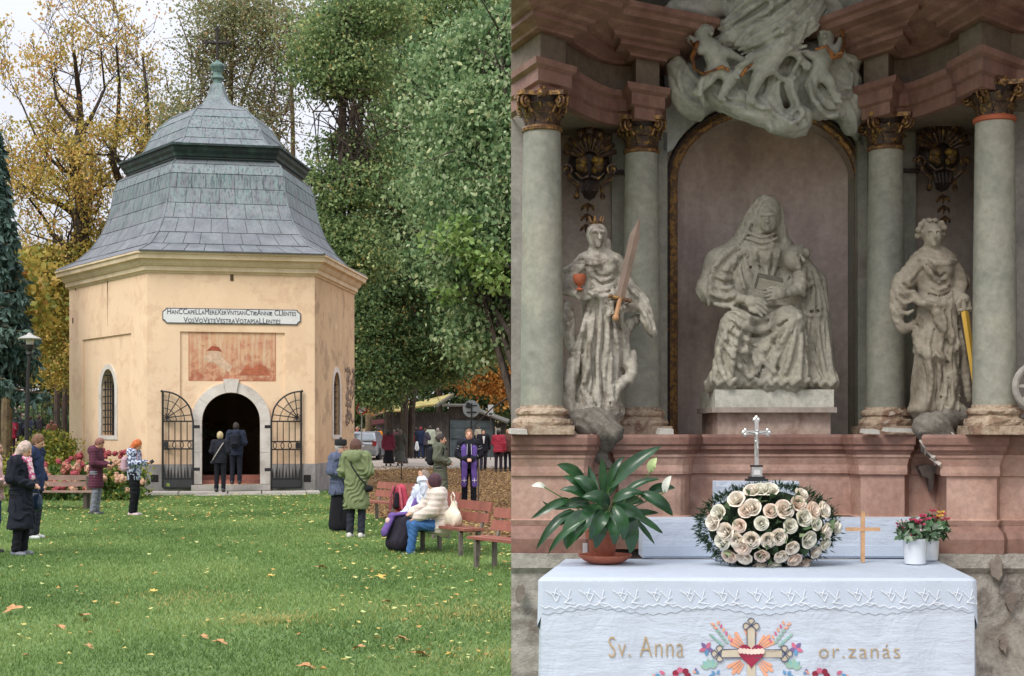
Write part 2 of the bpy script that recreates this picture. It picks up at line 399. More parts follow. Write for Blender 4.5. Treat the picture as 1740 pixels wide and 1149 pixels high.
# road and gravel behind the benches, right of the chapel
t=NT('pale_gravel'); p=t.pos(); n1=t.noise(p,6,6); n2=t.noise(p,80,3)
c=t.mix(t.ramp(n1,[(.35,0),(.7,1)]), s2l('a39a90'), s2l('cfc4b6')); c=t.mix(t.ramp(n2,[(.55,0),(.66,.8)]), c, s2l('a4714c')); t.set(color=c,rough=.95); t.bump(n2,.3,.02)
RP=[tuple(W(px,735,d)[:2]) for px,d in ((560,66),(632,58),(690,60),(800,60),(900,61),(905,88),(700,90),(600,92),(540,88))]
sheet('gravel_road', RP, .012, t.m)
t=NT('grey_path'); p=t.pos(); n1=t.noise(p,12,6); t.set(color=t.mix(n1,s2l('8b8680'),s2l('aaa49c')),rough=.9); t.bump(n1,.2,.02)
sheet('path', [(-34,60),(-22,58),(-12,60),(-12,66),(-22,68),(-36,70)], .012, t.m)

# grass blades
def lawn_pts(n, seed, xa=-.46, pw=-.75):
    g=np.random.default_rng(seed); u=g.uniform(0,1,n)
    e=pw+2; d0,d1=9.4,47.0; y=(d0**e+(d1**e-d0**e)*u)**(1/e)
    x=g.uniform(xa,.11,n)*y
    k=inpoly(x,y,LP); 
    return x[k],y[k]
def noise2(x,y): return (np.sin(x*1.7+np.sin(y*1.3)*1.4)+np.sin(y*2.1-x*.9+2)+np.sin(x*4.3+y*3.1)*.5)/2.5
x,y=lawn_pts(570000,3); n=len(x); h=(.027+.020*rng.uniform(0,1,n))*(1+.25*noise2(x*2,y*2)); w=.0022+.00030*y
h=h*(.85+y*.012)
a=rng.uniform(0,2*PI,n); lx=rng.normal(size=n)*.5*h; ly=rng.normal(size=n)*.5*h
V=np.stack([np.stack([x-np.cos(a)*w,y-np.sin(a)*w,np.full(n,.004)],1),np.stack([x+np.cos(a)*w,y+np.sin(a)*w,np.full(n,.004)],1),np.stack([x+lx,y+ly,h],1)],1).reshape(-1,3)
patch=np.zeros(n)
for (qx,qy,rr) in ((450,1053,.42),(1036,1110,.1),(850,1115,.5),(790,1040,.9),(300,1020,.6)):
    g=gp(qx,qy); patch=np.maximum(patch, np.exp(-(((x-g.x)/rr)**2+((y-g.y)/(rr*.9))**2))*(1 if qx==450 else .45))
tt=np.clip(.42+.20*noise2(x*.8,y*.6)+.2*rng.normal(size=n)*.7,0,.78); tt=np.where(rng.uniform(0,1,n)<patch*.8,.8+.2*rng.uniform(0,1,n),tt)
M_GRASS=leafmat('grass_blades',[(0,'456233'),(.3,'668246'),(.6,'869f5c'),(.78,'9eab6a'),(.88,'b3a868'),(1,'c9b070')],rough=.6,trans=.25)
g=leafobj('grass',V,np.arange(len(V)).reshape(-1,3),tt,M_GRASS); tag(g,'short green mown grass covering the lawn before the chapel','grass',kind='stuff')

# fallen leaves
M_FALL=leafmat('fallen_leaves',[(0,'6b4a2c'),(.25,'a0713f'),(.5,'c9a45a'),(.75,'d6c878'),(1,'c5cf8a')],rough=.7,trans=.2)
def flatleaf(x,y,z,size,seed):
    g=np.random.default_rng(seed); n=len(x); a=g.uniform(0,2*PI,n); s=size*(.6+.8*g.uniform(0,1,n)); V=[]
    for k,(l,ww,hh) in enumerate(((0,-.0,.0),(.3,.42,.28),(1,.0,.22),(.3,-.42,.22))):
        px=l*s; pw=ww*s; V.append(np.stack([x+np.cos(a)*px-np.sin(a)*pw, y+np.sin(a)*px+np.cos(a)*pw, z+hh*s*g.uniform(.1,1.3,n)],1))
    V=np.stack(V,1).reshape(-1,3); i=np.arange(n)[:,None]*4
    return V, np.concatenate([i+[0,1,2],i+[0,2,3]],1).reshape(-1,3), np.repeat(g.uniform(0,1,n),2)
x,y=lawn_pts(6200,11,pw=-.4); k=(rng.uniform(0,1,len(x))<np.where((y>26)|(x/y>-.13),.95,.22)); x,y=x[k],y[k]
V,Fc,tn=flatleaf(x,y,np.full(len(x),.035),np.full(len(x),.038)+.0010*y,5)
tag(leafobj('fallen_leaves',V,Fc,np.clip(tn*.8+.3,0,1),M_FALL),'small yellow leaves strewn over the lawn','leaves',kind='stuff')
g=np.random.default_rng(21); n=62000; y=g.uniform(20,62,n); x=g.uniform(-.17,.12,n)*y; k=~inpoly(x,y,LP); x,y=x[k],y[k]
k=~((x<-4.6)&(y>38)&(y<50)); x,y=x[k],y[k]
V,Fc,tn=flatleaf(x,y,gz(x,y)+.015,np.full(len(x),.06),6)
tag(leafobj('leaf_litter',V,Fc,tn,leafmat('litter_leaves',[(0,'4a3524'),(.4,'7a5a3c'),(.75,'96754c'),(.92,'b39a5c'),(1,'c4b272')],rough=.8,trans=.1)),'brown and yellow leaf litter under the trees behind the benches','leaves',kind='stuff')
# the biggest dry leaves, each one a thing
def bigleaf(m):
    b=MB(); pts=[(0,0),(.12,.16),(.05,.34),(.3,.3),(.52,.42),(.62,.22),(.86,.22),(1,0),(.86,-.2),(.64,-.22),(.5,-.4),(.3,-.28),(.06,-.32),(.12,-.14)]
    V=[Vector((x,y,.10*math.sin(x*5+m)+.5*abs(y)*(1.1 if m else .6)+.02)) for x,y in pts]; c=len(V); V.append(Vector((.5,0,.04+.06*m))); V.append(Vector((-.3,.03,.05)))
    b.add(V,[(i,(i+1)%c,c) for i in range(c)]+[(0,c+1,1)]); return b
LM=[bigleaf(k).build('dry_leaf',plain('dry_leaf_brown','b98c5e',.75,var=.3)) for k in range(2)]; LM.append(bigleaf(1).build('dry_leaf',plain('dry_leaf_yellow','cfae58',.75,var=.3)))
BL=[(12,1046,.17,0,'curled tan dry leaf at the left edge of the lawn'),(136,1056,.15,1,'brown rolled dry leaf on the lawn at left'),(95,1070,.13,0,'tan dry leaf below the rolled brown one'),
(365,1097,.12,0,'pale leaf beside a brown curl in the lower lawn'),(602,1110,.12,0,'rust orange dry leaf standing in the lower lawn'),(704,1117,.15,0,'broad tan dry leaf in the lower right lawn'),
(675,1093,.13,1,'brown dry leaf above the broad tan one'),(652,1027,.13,0,'orange brown leaf below the seated pair'),(540,968,.16,0,'tan leaf in the middle of the lawn'),(640,985,.13,2,'yellow leaf in the grass before the benches'),
(255,1012,.1,2,'small golden leaf at mid lawn on the left'),(455,985,.1,2,'yellow leaf above the worn patch'),(140,1060,.07,0,'little leaf against the rolled brown leaf'),(145,1104,.09,1,'dark brown leaf low on the left lawn'),
(510,1140,.13,0,'tan leaf at the bottom edge of the lawn'),(40,1120,.07,0,'small rust leaf at the lower left corner'),(340,1088,.1,1,'brown curled leaf beside the pale one'),(760,1120,.09,2,'pale yellow leaf at the lower right of the lawn')]
for i,(px,py,s,k,lab) in enumerate(BL):
    o = LM[k] if not LM[k].get('label') else shared('dry_leaf', LM[k])
    o.location=gp(px,py,.03); o.rotation_euler=(rnd.uniform(-.3,.3),rnd.uniform(-.4,.4),rnd.uniform(-.6,.6)); o.scale=(s*.9,)*3
    tag(o,lab,'leaf','large dry leaves on the lawn')

# ================================================================== the chapel
CC=Vector((-9.2,44.3,0)); A_=Vector((-13.63,43.6,0)); B_=Vector((-10.02,38.9,0)); C_=Vector((-5.52,39.76,0)); D_=Vector((-4.99,45.06,0)); E_=2*CC-B_; F_=2*CC-C_
HX=[A_,B_,C_,D_,E_,F_]
class Face:
    def __init__(s,P,Q): s.O=P.copy(); s.L=(Q-P).length; s.U=(Q-P).normalized(); s.N=Vector((s.U.y,-s.U.x,0))
    def fr(s,u,z,w): return s.O+s.U*u+Vector((0,0,z))-s.N*w
    def at(s,px,py,w=0):
        o=Vector((0,0,EYE)); r=Vector(((px-PX0)/F,1,(HY-py)/F)); O=s.O-s.N*w; k=(O-o).dot(s.N)/r.dot(s.N); q=o+r*k; return ((q-s.O).dot(s.U), q.z)
FL,FF,FR=Face(A_,B_),Face(B_,C_),Face(C_,D_); BK=[Face(D_,E_),Face(E_,F_),Face(F_,A_)]
chap=thing('chapel','yellow plastered six sided chapel with a bell shaped copper roof','chapel',(0,0,0)); chap.location=CC
def cp(o):
    if o is not None: o.parent=chap; o.matrix_parent_inverse=Matrix.Translation(-CC)
    return o
def crev(t,p,c,col,amt,sc,lo=.56,hi=.62):
    n=t.noise(p,sc,8,.7,.3); return t.mix(t.math('MULTIPLY',t.ramp(n,[(lo,0),(hi,1)]),amt),c,s2l(col))
def plaster(name,base,dirt,amt):
    t=NT(name); p=t.pos(); n=t.noise(p,.6,6); c=t.mix(t.ramp(n,[(.3,0),(.7,1)]),tuple(x*.94 for x in s2l(base)),tuple(min(1,x*1.05) for x in s2l(base)))
    ps=t.pos((1.3,1.3,.5)); ns=t.noise(ps,1.1,7,.7,.6); c=t.mix(t.math('MULTIPLY',t.ramp(ns,[(.42,0),(.75,1)]),amt*.8),c,s2l(dirt))
    c=crev(t,p,c,dirt,amt*1.0,1.4,.53,.60); c=crev(t,p,c,'a98663',amt*.6,4.5,.60,.66); c=crev(t,p,c,'e9d9bd',amt*.7,2.3,.62,.66)
    z=t.n('SeparateXYZ',{0:p}).outputs[2]; low=t.ramp(t.math('ADD',t.math('MULTIPLY',z,.14),t.math('MULTIPLY',n,.3)),[(.22,1),(.42,0)])
    c=t.mix(t.math('MULTIPLY',low,amt*1.1),c,s2l('b58e6c')); t.set(color=c,rough=.9); t.bump(t.noise(p,16,5,.7),.18,.03); return t.m
M_YEL=plaster('ochre_plaster','efd2b0','d2ab8b',.38); M_YELW=plaster('shaded_weathered_plaster','d8b992','a4866c',.6)  # second plaster: right side's shade put into its darker base, plus real weathering
M_PLI=stone('grey_render',['6d6a67','8b8784','a39f99'],1.4,.9,.3,30,streak=('5c5854',.5,2.0))
M_WST=stone('pale_stone',['b5aca2','d2cac0','e2dcd3'],2,.85,.2,40)
M_COR=stone('cornice_plaster',['c3ad8e','d8c4a4','e3d2b4'],1.6,.85,.12,30)
M_DARK=plain('dark_interior','3a332e',.95); M_IRON=plain('black_iron','2c2b2b',.55,.3); M_CRSHADE=plain('crack_shadow','5d4a38',.95)  # crack and putlog hole colour: their inner shade painted as dark brown
# wall of the front: outer layer with a shallow sunk field, main layer with the doorway
u0,z1=FF.at(306,562); u1,_=FF.at(484,567); z1=(z1+FF.at(484,567)[1])/2
du0,_=FF.at(343,790); du1,_=FF.at(442,790); zt=FF.at(392,667)[1]; dr=(du1-du0)/2; zs=zt-dr; SILL=.26
sunk=[(u0,.0),(u1,.0),(u1,z1),(u0,z1)]
b=MB(); ZW=6.2
b.plate([(0,0),(u0,0),(u0,z1),(u1,z1),(u1,0),(FF.L,0),(FF.L,ZW),(0,ZW)],[],.05,FF.fr)
door=arch(du0,du1,SILL,zs,18)
b.plate([(0.03,0),(FF.L-.03,0),(FF.L-.03,ZW),(.03,ZW)],[door],.5,lambda u,z,w: FF.fr(u,z,w+.0505))
cp(b.build('front_wall',M_YEL))
def sidewall(Fa,win,mat,hole,recess,name):
    b=MB(); x0,x1,za,zb=win
    o=arch(x0,x1,za,zb-(x1-x0)/2*1.25,12,(x1-x0)/2*1.25)
    if recess:
        r=recess; b.plate([(0,0),(r[0],0),(r[0],r[2]),(r[1],r[2]),(r[1],0),(Fa.L,0),(Fa.L,ZW),(0,ZW)],[],.05,Fa.fr)
        b.plate([(.03,0),(Fa.L-.03,0),(Fa.L-.03,ZW),(.03,ZW)],[o],.5,lambda u,z,w: Fa.fr(u,z,w+.0505)); w0=.05
    else: b.plate([(0,0),(Fa.L,0),(Fa.L,ZW),(0,ZW)],[o],.55,Fa.fr); w0=0
    cp(b.build(name,mat))
    win_o=thing('window',None,None); cp(win_o)
    e=.2 if Fa is FL else .16; oo=arch(x0-e,x1+e,za-.12,zb-(x1-x0)/2*1.25,12,(x1-x0)/2*1.25+.15)
    m=MB(); m.plate(oo,[o],.06,lambda u,z,w: Fa.fr(u,z,w+w0-.025)); m.build('surround',M_WST,win_o)
    m=MB(); m.plate(o,[],.03,lambda u,z,w: Fa.fr(u,z,w+.36)); m.build('pane',plain('dark_glass','2d2d33',.25),win_o)
    m=MB(); nb=5 if Fa is FL else 4
    for i in range(nb): uu=x0+(x1-x0)*(i+.5)/nb; m.tube([Fa.fr(uu,za+.02,.12),Fa.fr(uu,zb-.12-abs(i-(nb-1)/2)*.1,.12)],.016,6)
    nr=9
    for i in range(nr): zz=za+(zb-za)*(i+.6)/nr*.95; m.tube([Fa.fr(x0+.0,zz,.10),Fa.fr(x1-.0,zz,.10)],.016,6)
    m.build('window_grille',M_IRON,win_o)
wl=FL.at(170,740); wr=FL.at(193,740); wt=FL.at(182,627)[1]
sidewall(FL,(wl[0],wr[0],wl[1],wt),M_YEL,None,(FL.at(140,700)[0],FL.at(223,700)[0],FL.at(180,572)[1]),'left_wall')
a_=FR.at(566,739); b2=FR.at(577,739); wt=FR.at(571,632)[1]
sidewall(FR,(a_[0],b2[0],a_[1],wt),M_YELW,None,None,'right_wall')
b=MB()
for Fa in BK: b.plate([(0,0),(Fa.L,0),(Fa.L,ZW),(0,ZW)],[],.5,Fa.fr)
cp(b.build('rear_wall',M_YELW))
def insetpoly(s,z): return [tuple(CC+(P-CC)*s+Vector((0,0,z))) for P in HX]
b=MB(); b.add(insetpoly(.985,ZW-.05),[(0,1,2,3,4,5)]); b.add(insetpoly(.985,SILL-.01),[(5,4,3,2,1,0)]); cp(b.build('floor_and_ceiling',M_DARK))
# plinth, door surround, steps
b=MB(); ZP=FF.at(300,789)[1]; so0=FF.at(328,790)[0]; so1=FF.at(462,790)[0]
for Fa,x0,x1 in ((FF,-.02,so0-.005),(FF,so1+.005,FF.L+.02),(FL,0,FL.L+.0),(FR,-.0,FR.L),(BK[0],0,BK[0].L),(BK[1],0,BK[1].L),(BK[2],0,BK[2].L)):
    b.plate([(x0,0),(x1,0),(x1,ZP),(x0,ZP)],[],.2,lambda u,z,w,Fa=Fa: Fa.fr(u,z,w-.045))
cp(b.build('plinth',M_PLI))
b=MB()
for px in (263,522):
    uu,zz=FF.at(px,813); b.box(FF.fr(uu,zz,-.035),(.2,.03,.2),(0,0,math.atan2(FF.U.y,FF.U.x)))
cp(b.build('vent_opening',plain('black_hole','171615',.9)))
ds=thing('door_surround',None,None); cp(ds); ro=(so1-so0)/2; cx_=(so0+so1)/2; ri=dr; cxi=(du0+du1)/2; cz=zs
def seg(a0,a1,r0,r1,ex=.0,n=6):
    P=[(cxi+r0*math.cos(a0+(a1-a0)*i/n), cz+r0*math.sin(a0+(a1-a0)*i/n)) for i in range(n+1)]+[(cxi+r1*math.cos(a1-(a1-a0)*i/n), cz+r1*math.sin(a1-(a1-a0)*i/n)) for i in range(n+1)]
    m=MB(); m.plate(P,[],.45,lambda u,z,w: FF.fr(u,z,w-.03-ex)); return m
g_=.004
for k in range(6):
    a0=PI*k/6+(0 if k!=3 else 0); 
    a0,a1=[(0,PI*.2),(PI*.2,PI*.44),(PI*.44,PI*.56),(PI*.56,PI*.8),(PI*.8,PI),(0,0)][k]
    if a1>a0: seg(a0+g_,a1-g_,ri-.002,ro+(.1 if k==2 else 0),.05 if k==2 else 0).build('keystone' if k==2 else 'arch_stone',M_WST,ds)
for sx0,sx1 in ((cxi-ro,cxi-ri),(cxi+ri,cxi+ro)):
    nzs=[SILL]+[SILL+(cz-SILL)*k/2 for k in (1,2)]
    for q in range(2):
        m=MB(); m.plate([(sx0,nzs[q]+.004),(sx1,nzs[q]+.004),(sx1,nzs[q+1]-.004),(sx0,nzs[q+1]-.004)],[],.45,lambda u,z,w: FF.fr(u,z,w-.03)); m.build('jamb_stone',M_WST,ds)
ang=math.atan2(FF.U.y,FF.U.x)
M_STEP=stone('step_stone',['8c857d','aaa49c','bdb7ae'],1.5,.85,.3,25,streak=('7f8a6d',.3,3)); M_RSTEP=stone('red_step',['7d4d42','965f50','a8766a'],2,.7,.2)
st=tag(thing('door_step',None,None)); cp(st)
b=MB(); b.box(FF.fr(cxi,.175,.0),(FF.at(463,833)[0]-FF.at(330,833)[0],.9,.15),(0,0,ang)); b.build('step_slab',M_STEP,st)
b=MB(); b.box(FF.fr(cxi,SILL+.05,.5),(du1-du0-.01,.5,.12),(0,0,ang)); b.box(FF.fr(cxi,SILL+.17,.95),(du1-du0+.5,.5,.12),(0,0,ang)); b.build('inner_step',M_RSTEP,st)
# paving before the door, each slab an own piece
pv=thing('door_terrace','low terrace of worn stone slabs in front of the chapel door','terrace',(0,0,0)); pv.location=FF.fr(cxi,0,-1)
ua=FF.at(243,843)[0]; ub=FF.at(540,846)[0]; k=0; w_=[1.0,1.3,.9,1.2,1.4]; 
def slab(c,d,r): 
    m=MB(); m.box((0,0,0),d,None,.985); o=m.build('paving_slab',M_STEP,pv); o.matrix_parent_inverse=Matrix.Translation(-pv.location); o.location=c; o.rotation_euler=r; return o
uu=ua
while uu<ub-.2:
    w=min(w_[k%5],ub-uu); slab(FF.fr(uu+w/2,.05+rnd.uniform(-.008,.008),-.98),(w-.02,.92,.1),(rnd.uniform(-.008,.008),0,ang)); uu+=w; k+=1
uu=ua+1.4
while uu<ub-.7:
    w=min(w_[(k+2)%5]*1.1,ub-uu-.4); slab(FF.fr(uu+w/2,.02+rnd.uniform(-.006,.006),-1.7),(w-.02,.5,.05),(0,0,ang)); uu+=w; k+=1
# cornice
def sweep(path, prof, closed=False, out=None):
    """runs a moulding profile (out, z) along a plan path of (x, y) with mitred corners; out = +1 or -1 side"""
    P=[Vector((p[0],p[1])) for p in path]; n=len(P); V=[]; side=out or 1
    for i in range(n):
        a=P[(i-1)%n] if (closed or i>0) else None; c=P[(i+1)%n] if (closed or i<n-1) else None; b_=P[i]
        d1=(b_-a).normalized() if a is not None else (c-b_).normalized(); d2=(c-b_).normalized() if c is not None else d1
        n1=Vector((d1.y,-d1.x))*side; n2=Vector((d2.y,-d2.x))*side; m=(n1+n2); m=m.normalized() if m.length>1e-6 else n1; k=1/max(.35,m.dot(n1))
        for o,z in prof: q=b_+m*k*o; V.append((q.x,q.y,z))
    k=len(prof); Fc=[]
    for i in range(n if closed else n-1):
        j=(i+1)%n
        for q in range(k-1): Fc.append((i*k+q,j*k+q,j*k+q+1,i*k+q+1))
    if not closed: Fc += [tuple(range(k)), tuple((n-1)*k+q for q in range(k-1,-1,-1))]
    return V,Fc
hp=[(p.x,p.y) for p in HX]
V,Fc=sweep(hp,[(-.1,6.1),(.03,6.1),(.05,6.14),(.11,6.17),(.11,6.28),(.15,6.30),(.2,6.36),(.23,6.45),(.34,6.47),(.36,6.58),(.40,6.60),(.40,6.65),(-.1,6.68)],True)
b=MB(); b.add(V,Fc); cp(b.build('cornice',M_COR))
# roof: core surface and sheets of copper
def rp(i,t,s,z): P=HX[i%6].lerp(HX[(i+1)%6],t); q=CC+(P-CC)*s; return Vector((q.x,q.y,z))
PL=[(1.088,6.66),(.95,6.95),(.855,7.34),(.785,7.8),(.74,8.27),(.715,8.72),(.70,9.15),(.672,9.45),(.61,9.63)]
PU=[(.655,10.06),(.55,10.17),(.50,10.4),(.465,10.72),(.40,11.14),(.325,11.45),(.24,11.66)]
PT=[(.24,11.66),(.16,11.79),(.105,12.0),(.07,12.25),(.048,12.6)]
def copper(name,green,lo,hi):
    t=NT(name); p=t.pos(); rn=t.n('ObjectInfo').outputs['Random']; n=t.noise(p,2.2,6)
    c=t.mix(t.ramp(n,[(.3,0),(.7,1)]),s2l('62666a'),s2l('8b8e92')); c=t.mix(t.math('MULTIPLY',rn,.45),c,s2l('736f78'))
    ps=t.pos((8,8,.45)); ns=t.noise(ps,1.2,8,.75); z=t.n('SeparateXYZ',{0:p}).outputs[2]
    f=t.ramp(t.n('MapRange',{0:z,1:6.5,2:12.7}).outputs[0],green); k=t.math('MULTIPLY',t.ramp(ns,[(lo,0),(hi,1)]),f)
    c=t.mix(k,c,s2l('7c948e')); k2=t.math('MULTIPLY',t.ramp(t.noise(ps,1.9,7,.75),[(.50,0),(.60,1)]),t.math('MULTIPLY',f,.85)); c=t.mix(k2,c,s2l('34454f'))
    c=crev(t,p,c,'b9b8bb',.45,9,.62,.7); t.set(color=c,rough=.62,metal=.25); t.bump(n,.15,.03); return t.m
M_COP=copper('copper_sheets',[(0,.1),(.15,.2),(.28,.6),(.40,1),(.46,.85),(.5,.35),(.57,.35),(.64,.7),(.76,.9),(.8,.4),(.9,.75),(1,1)],.42,.62)
M_SEAM=plain('roof_seam','6b7074',.7); M_BLK=stone('dark_copper',['12201f','1b2d2b','2c4642'],1.5,.6,.2,20,streak=('47695f',.4,4))
roof=cp(link('roof',mesh('roof',*(lambda rows:([tuple(rp(i,0,s,z-.012)) for s,z in rows for i in range(6)],[(r*6+i,r*6+(i+1)%6,(r+1)*6+(i+1)%6,(r+1)*6+i) for r in range(len(rows)-1) for i in range(6)]))(PL+PU+PT),M_SEAM)))
def sheets(prof,cols,split=1):
    for i in range(6):
        vis=i in (0,1,2) or i in (5,)
        for r in range(len(prof)-1):
            (s0,z0),(s1,z1_)=prof[r],prof[r+1]; n=cols[r] if vis else 2; off=(.5 if r%2 else 0)
            ed=[0]+[ (k+off)/n for k in range(1 if off==0 else 0,n)]+[1]; ed=sorted(set(max(0,min(1,e+ (rnd.uniform(-.015,.015) if 0<e<1 else 0))) for e in ed))
            for a,c in zip(ed,ed[1:]):
                if c-a<.02: continue
                g=.0025; ta,tb=a+g/ (1 if a>0 else 2),c-g/(1 if c<1 else 2); lift=.010+rnd.uniform(0,.007)
                q=[rp(i,ta,s0,z0+.012),rp(i,tb,s0,z0+.012),rp(i,tb,s1,z1_-.006),rp(i,ta,s1,z1_-.006)]
                nn=(q[1]-q[0]).cross(q[3]-q[0]).normalized(); 
                m=MB(); m.add([v+nn*lift for v in q]+[v-nn*.02 for v in q],[(0,1,2,3),(1,0,4,5),(2,1,5,6),(3,2,6,7),(0,3,7,4)])
                o=m.build('copper_sheet',M_COP,roof,fixn=False)
sheets(PL,[9,8,8,7,7,8,5,5]); sheets(PU,[6,5,4,3,3,2])
b=MB()
for i in range(6):                                                     # standing seams over the hips
    for pr in (PL,PU): b=MB(); b.tube([rp(i,0,s,z+.02) for s,z in pr],.028,6); b.build('hip_seam',M_COP,roof)
b=MB(); b.add([tuple(rp(i,0,s,z+.0)) for s,z in PT for i in range(6)],[(r*6+i,r*6+(i+1)%6,(r+1)*6+(i+1)%6,(r+1)*6+i) for r in range(len(PT)-1) for i in range(6)]); b.build('spire_base',M_COP,roof)
band=[(.60,9.55),(.612,9.62),(.618,9.70),(.635,9.72),(.64,9.80),(.655,9.88),(.66,9.99),(.678,10.0),(.678,10.06),(.66,10.08),(.58,10.10)]
b=MB(); b.add([tuple(rp(i,0,s,z)) for s,z in band for i in range(6)],[(r*6+i,r*6+(i+1)%6,(r+1)*6+(i+1)%6,(r+1)*6+i) for r in range(len(band)-1) for i in range(6)]); b.build('lantern_cornice',M_BLK,roof)
M_GCOP=stone('green_copper',['4a5f5c','5f7b74','7d9a90'],4,.6,.2,20,streak=('2f3d3c',.5,9))
fin=thing('roof_cross','iron cross on a green copper knob crowning the chapel roof','cross',(CC.x,CC.y,12.55))
b=MB(); b.lathe([(.19,0),(.15,.12),(.15,.2),(.21,.24),(.21,.28),(.15,.33),(.14,.42),(.19,.52),(.25,.6),(.25,.66),(.16,.72),(.1,.76),(.05,.82)],n=8); b.build('knob',M_GCOP,fin)
b=MB(); b.tube([(0,0,.8),(0,0,1.78)],.05,6); b.tube([(-.36,0,1.38),(.36,0,1.38)],.045,6)
for c in ((-.34,1.38),(.34,1.38),(0,1.78)):
    for dx,dz in ((-.05,0),(.05,0),(0,.06),(0,-.05)): b.ball((c[0]+dx,0,c[1]+dz),.055,6)
for k in range(8): a=PI/4*k+PI/8; b.tube([(.05*math.cos(a),0,1.38+.05*math.sin(a)),(.2*math.cos(a),0,1.38+.2*math.sin(a))],.012,4)
b.build('cross',plain('brown_iron','2f2a25',.8),fin)
# crack and small openings in the plaster
b=MB(); 
for (px,py,w,h,Fa) in ((394,472,.09,.18,FF),(129,491,.05,.1,FL),(124,545,.06,.16,FL)): 
    uu,zz=Fa.at(px,py); b=MB(); b.box(Fa.fr(uu,zz,.0),(w,.03,h),(0,0,math.atan2(Fa.U.y,Fa.U.x))); cp(b.build('putlog_hole',M_CRSHADE))
uu,zz=FL.at(183,478); b=MB(); b.tube([FL.fr(uu+.01*math.sin(k*1.9),zz-k*.12,-.001) for k in range(12)],[.022,.02,.02,.014,.012,.01,.01,.008,.008,.006,.005,.004],5)
cp(b.build('plaster_crack',M_CRSHADE))
# bare masonry patch on the right wall
b=MB(); 
for k in range(70):
    px=rnd.uniform(587,602); py=rnd.uniform(628,722); uu,zz=FR.at(px,py); 
    if uu>FR.L-.05: continue
    s=rnd.uniform(.10,.22); b.ball(FR.fr(uu,zz,.01),(s*.8,.045,s*.55),7,Euler((0,rnd.uniform(0,3),math.atan2(FR.U.y,FR.U.x))).to_matrix())
cp(b.build('bare_masonry',stone('rubble',['5f4d3e','857060','a08c78'],5,.95,.6,30)))
# fresco and inscription
t=NT('faded_fresco'); p=t.pos(); ps=t.pos((9,9,.7)); ns=t.noise(ps,1.1,7,.7); nb_=t.noise(p,1.5,6,.6,1.2); nf=t.noise(p,5,6,.7,.8)
c=t.mix(t.ramp(nb_,[(.35,0),(.62,1)]),s2l('c98d6f'),s2l('d6ab84')); c=t.mix(t.ramp(nf,[(.5,0),(.68,.8)]),c,s2l('a8523c')); c=t.mix(t.ramp(ns,[(.46,0),(.66,.75)]),c,s2l('dcc8a8'))
z=t.n('SeparateXYZ',{0:p}).outputs[2]; zz1=FF.at(395,630)[1]; c=t.mix(t.math('MULTIPLY',t.ramp(t.n('MapRange',{0:z,1:zz1-.3,2:zz1+.5}).outputs[0],[(0,.8),(1,0)]),t.ramp(nf,[(.4,0),(.55,1)])),c,s2l('a35a44'))
t.set(color=c,rough=.9); M_FRE=t.m
fu0,fz1=FF.at(322,564); fu1,fz0=FF.at(467,648)
fo=thing('fresco','faded red wall painting above the chapel door','painting',FF.fr((fu0+fu1)/2,fz0,.045),ang)
fm=lambda u,z,w: Vector((u-(fu0+fu1)/2,w,z-fz0))
cutz=cz+ro+.13
hole_pts=[(cxi+(ro+.04)*math.cos(a),cz+(ro+.04)*math.sin(a)) for a in [PI*.5-(k-8)*.045 for k in range(17)]]
hole_pts=[h for h in hole_pts if h[1]>fz0+.005][::1]
outl=[(fu0,fz0)]+[h for h in sorted(hole_pts)]+[(fu1,fz0),(fu1,fz1),(fu0,fz1)]
b=MB(); b.plate(outl,[],.004,fm); b.build('painted_field',M_FRE,fo)
b=MB()
for (x0,z0,x1,z1_) in ((fu0-.03,fz0,fu0-.003,fz1+.03),(fu1+.003,fz0,fu1+.03,fz1+.03),(fu0-.003,fz1+.003,fu1+.003,fz1+.03)): b.plate([(x0,z0),(x1,z0),(x1,z1_),(x0,z1_)],[],.004,fm)
b.build('painted_border',plain('fresco_border','c07f63',.9),fo)
def blob(pts,mat,name,w=-.004):
    m=MB(); m.plate([(fu0+(fu1-fu0)*x, fz0+(fz1-fz0)*y) for x,y in pts],[],.002,lambda u,z,ww: fm(u,z,ww+w)); m.build(name,mat,fo)
blob([(.16,.45),(.24,.62),(.33,.6),(.42,.42),(.5,.3),(.46,.18),(.36,.28),(.28,.38),(.2,.4)],plain('fresco_pale','cfb196',.9,var=.25),'painted_figure')
blob([(.2,.62),(.26,.72),(.34,.7),(.38,.6),(.3,.63)],plain('fresco_rust','a2543f',.9,var=.3),'painted_figure',-.007)
blob([(.58,.12),(.66,.34),(.74,.26),(.82,.36),(.9,.3),(.95,.12)],plain('fresco_rust2','b0674a',.9,var=.3),'painted_hill')
def text(name,body,size,mat,parent,small=None,xs=1.0,ext=.004,sp=1.0,fr=None,shear=0):
    c=bpy.data.curves.new(name,'FONT'); c.body=body; c.size=size; c.align_x='CENTER'; c.extrude=ext; c.offset=(-.0035 if 'embro' in name else 0); c.space_character=sp; c.resolution_u=3; c.shear=shear
    if small:
        c.small_caps_scale=small
        for i,ch in enumerate(body): c.body_format[i].use_small_caps = not ch.isupper()
    o=bpy.data.objects.new(name,c); COL.objects.link(o); bpy.context.view_layer.update()
    me=bpy.data.meshes.new_from_object(o.evaluated_get(bpy.context.evaluated_depsgraph_get())); COL.objects.unlink(o); bpy.data.objects.remove(o)
    me.materials.clear(); me.materials.append(mat); me.name=name
    n=len(me.vertices); a=np.empty(n*3,np.float32); me.vertices.foreach_get('co',a); a=a.reshape(-1,3); w=a[:,0].max()-a[:,0].min()
    return me,a,w
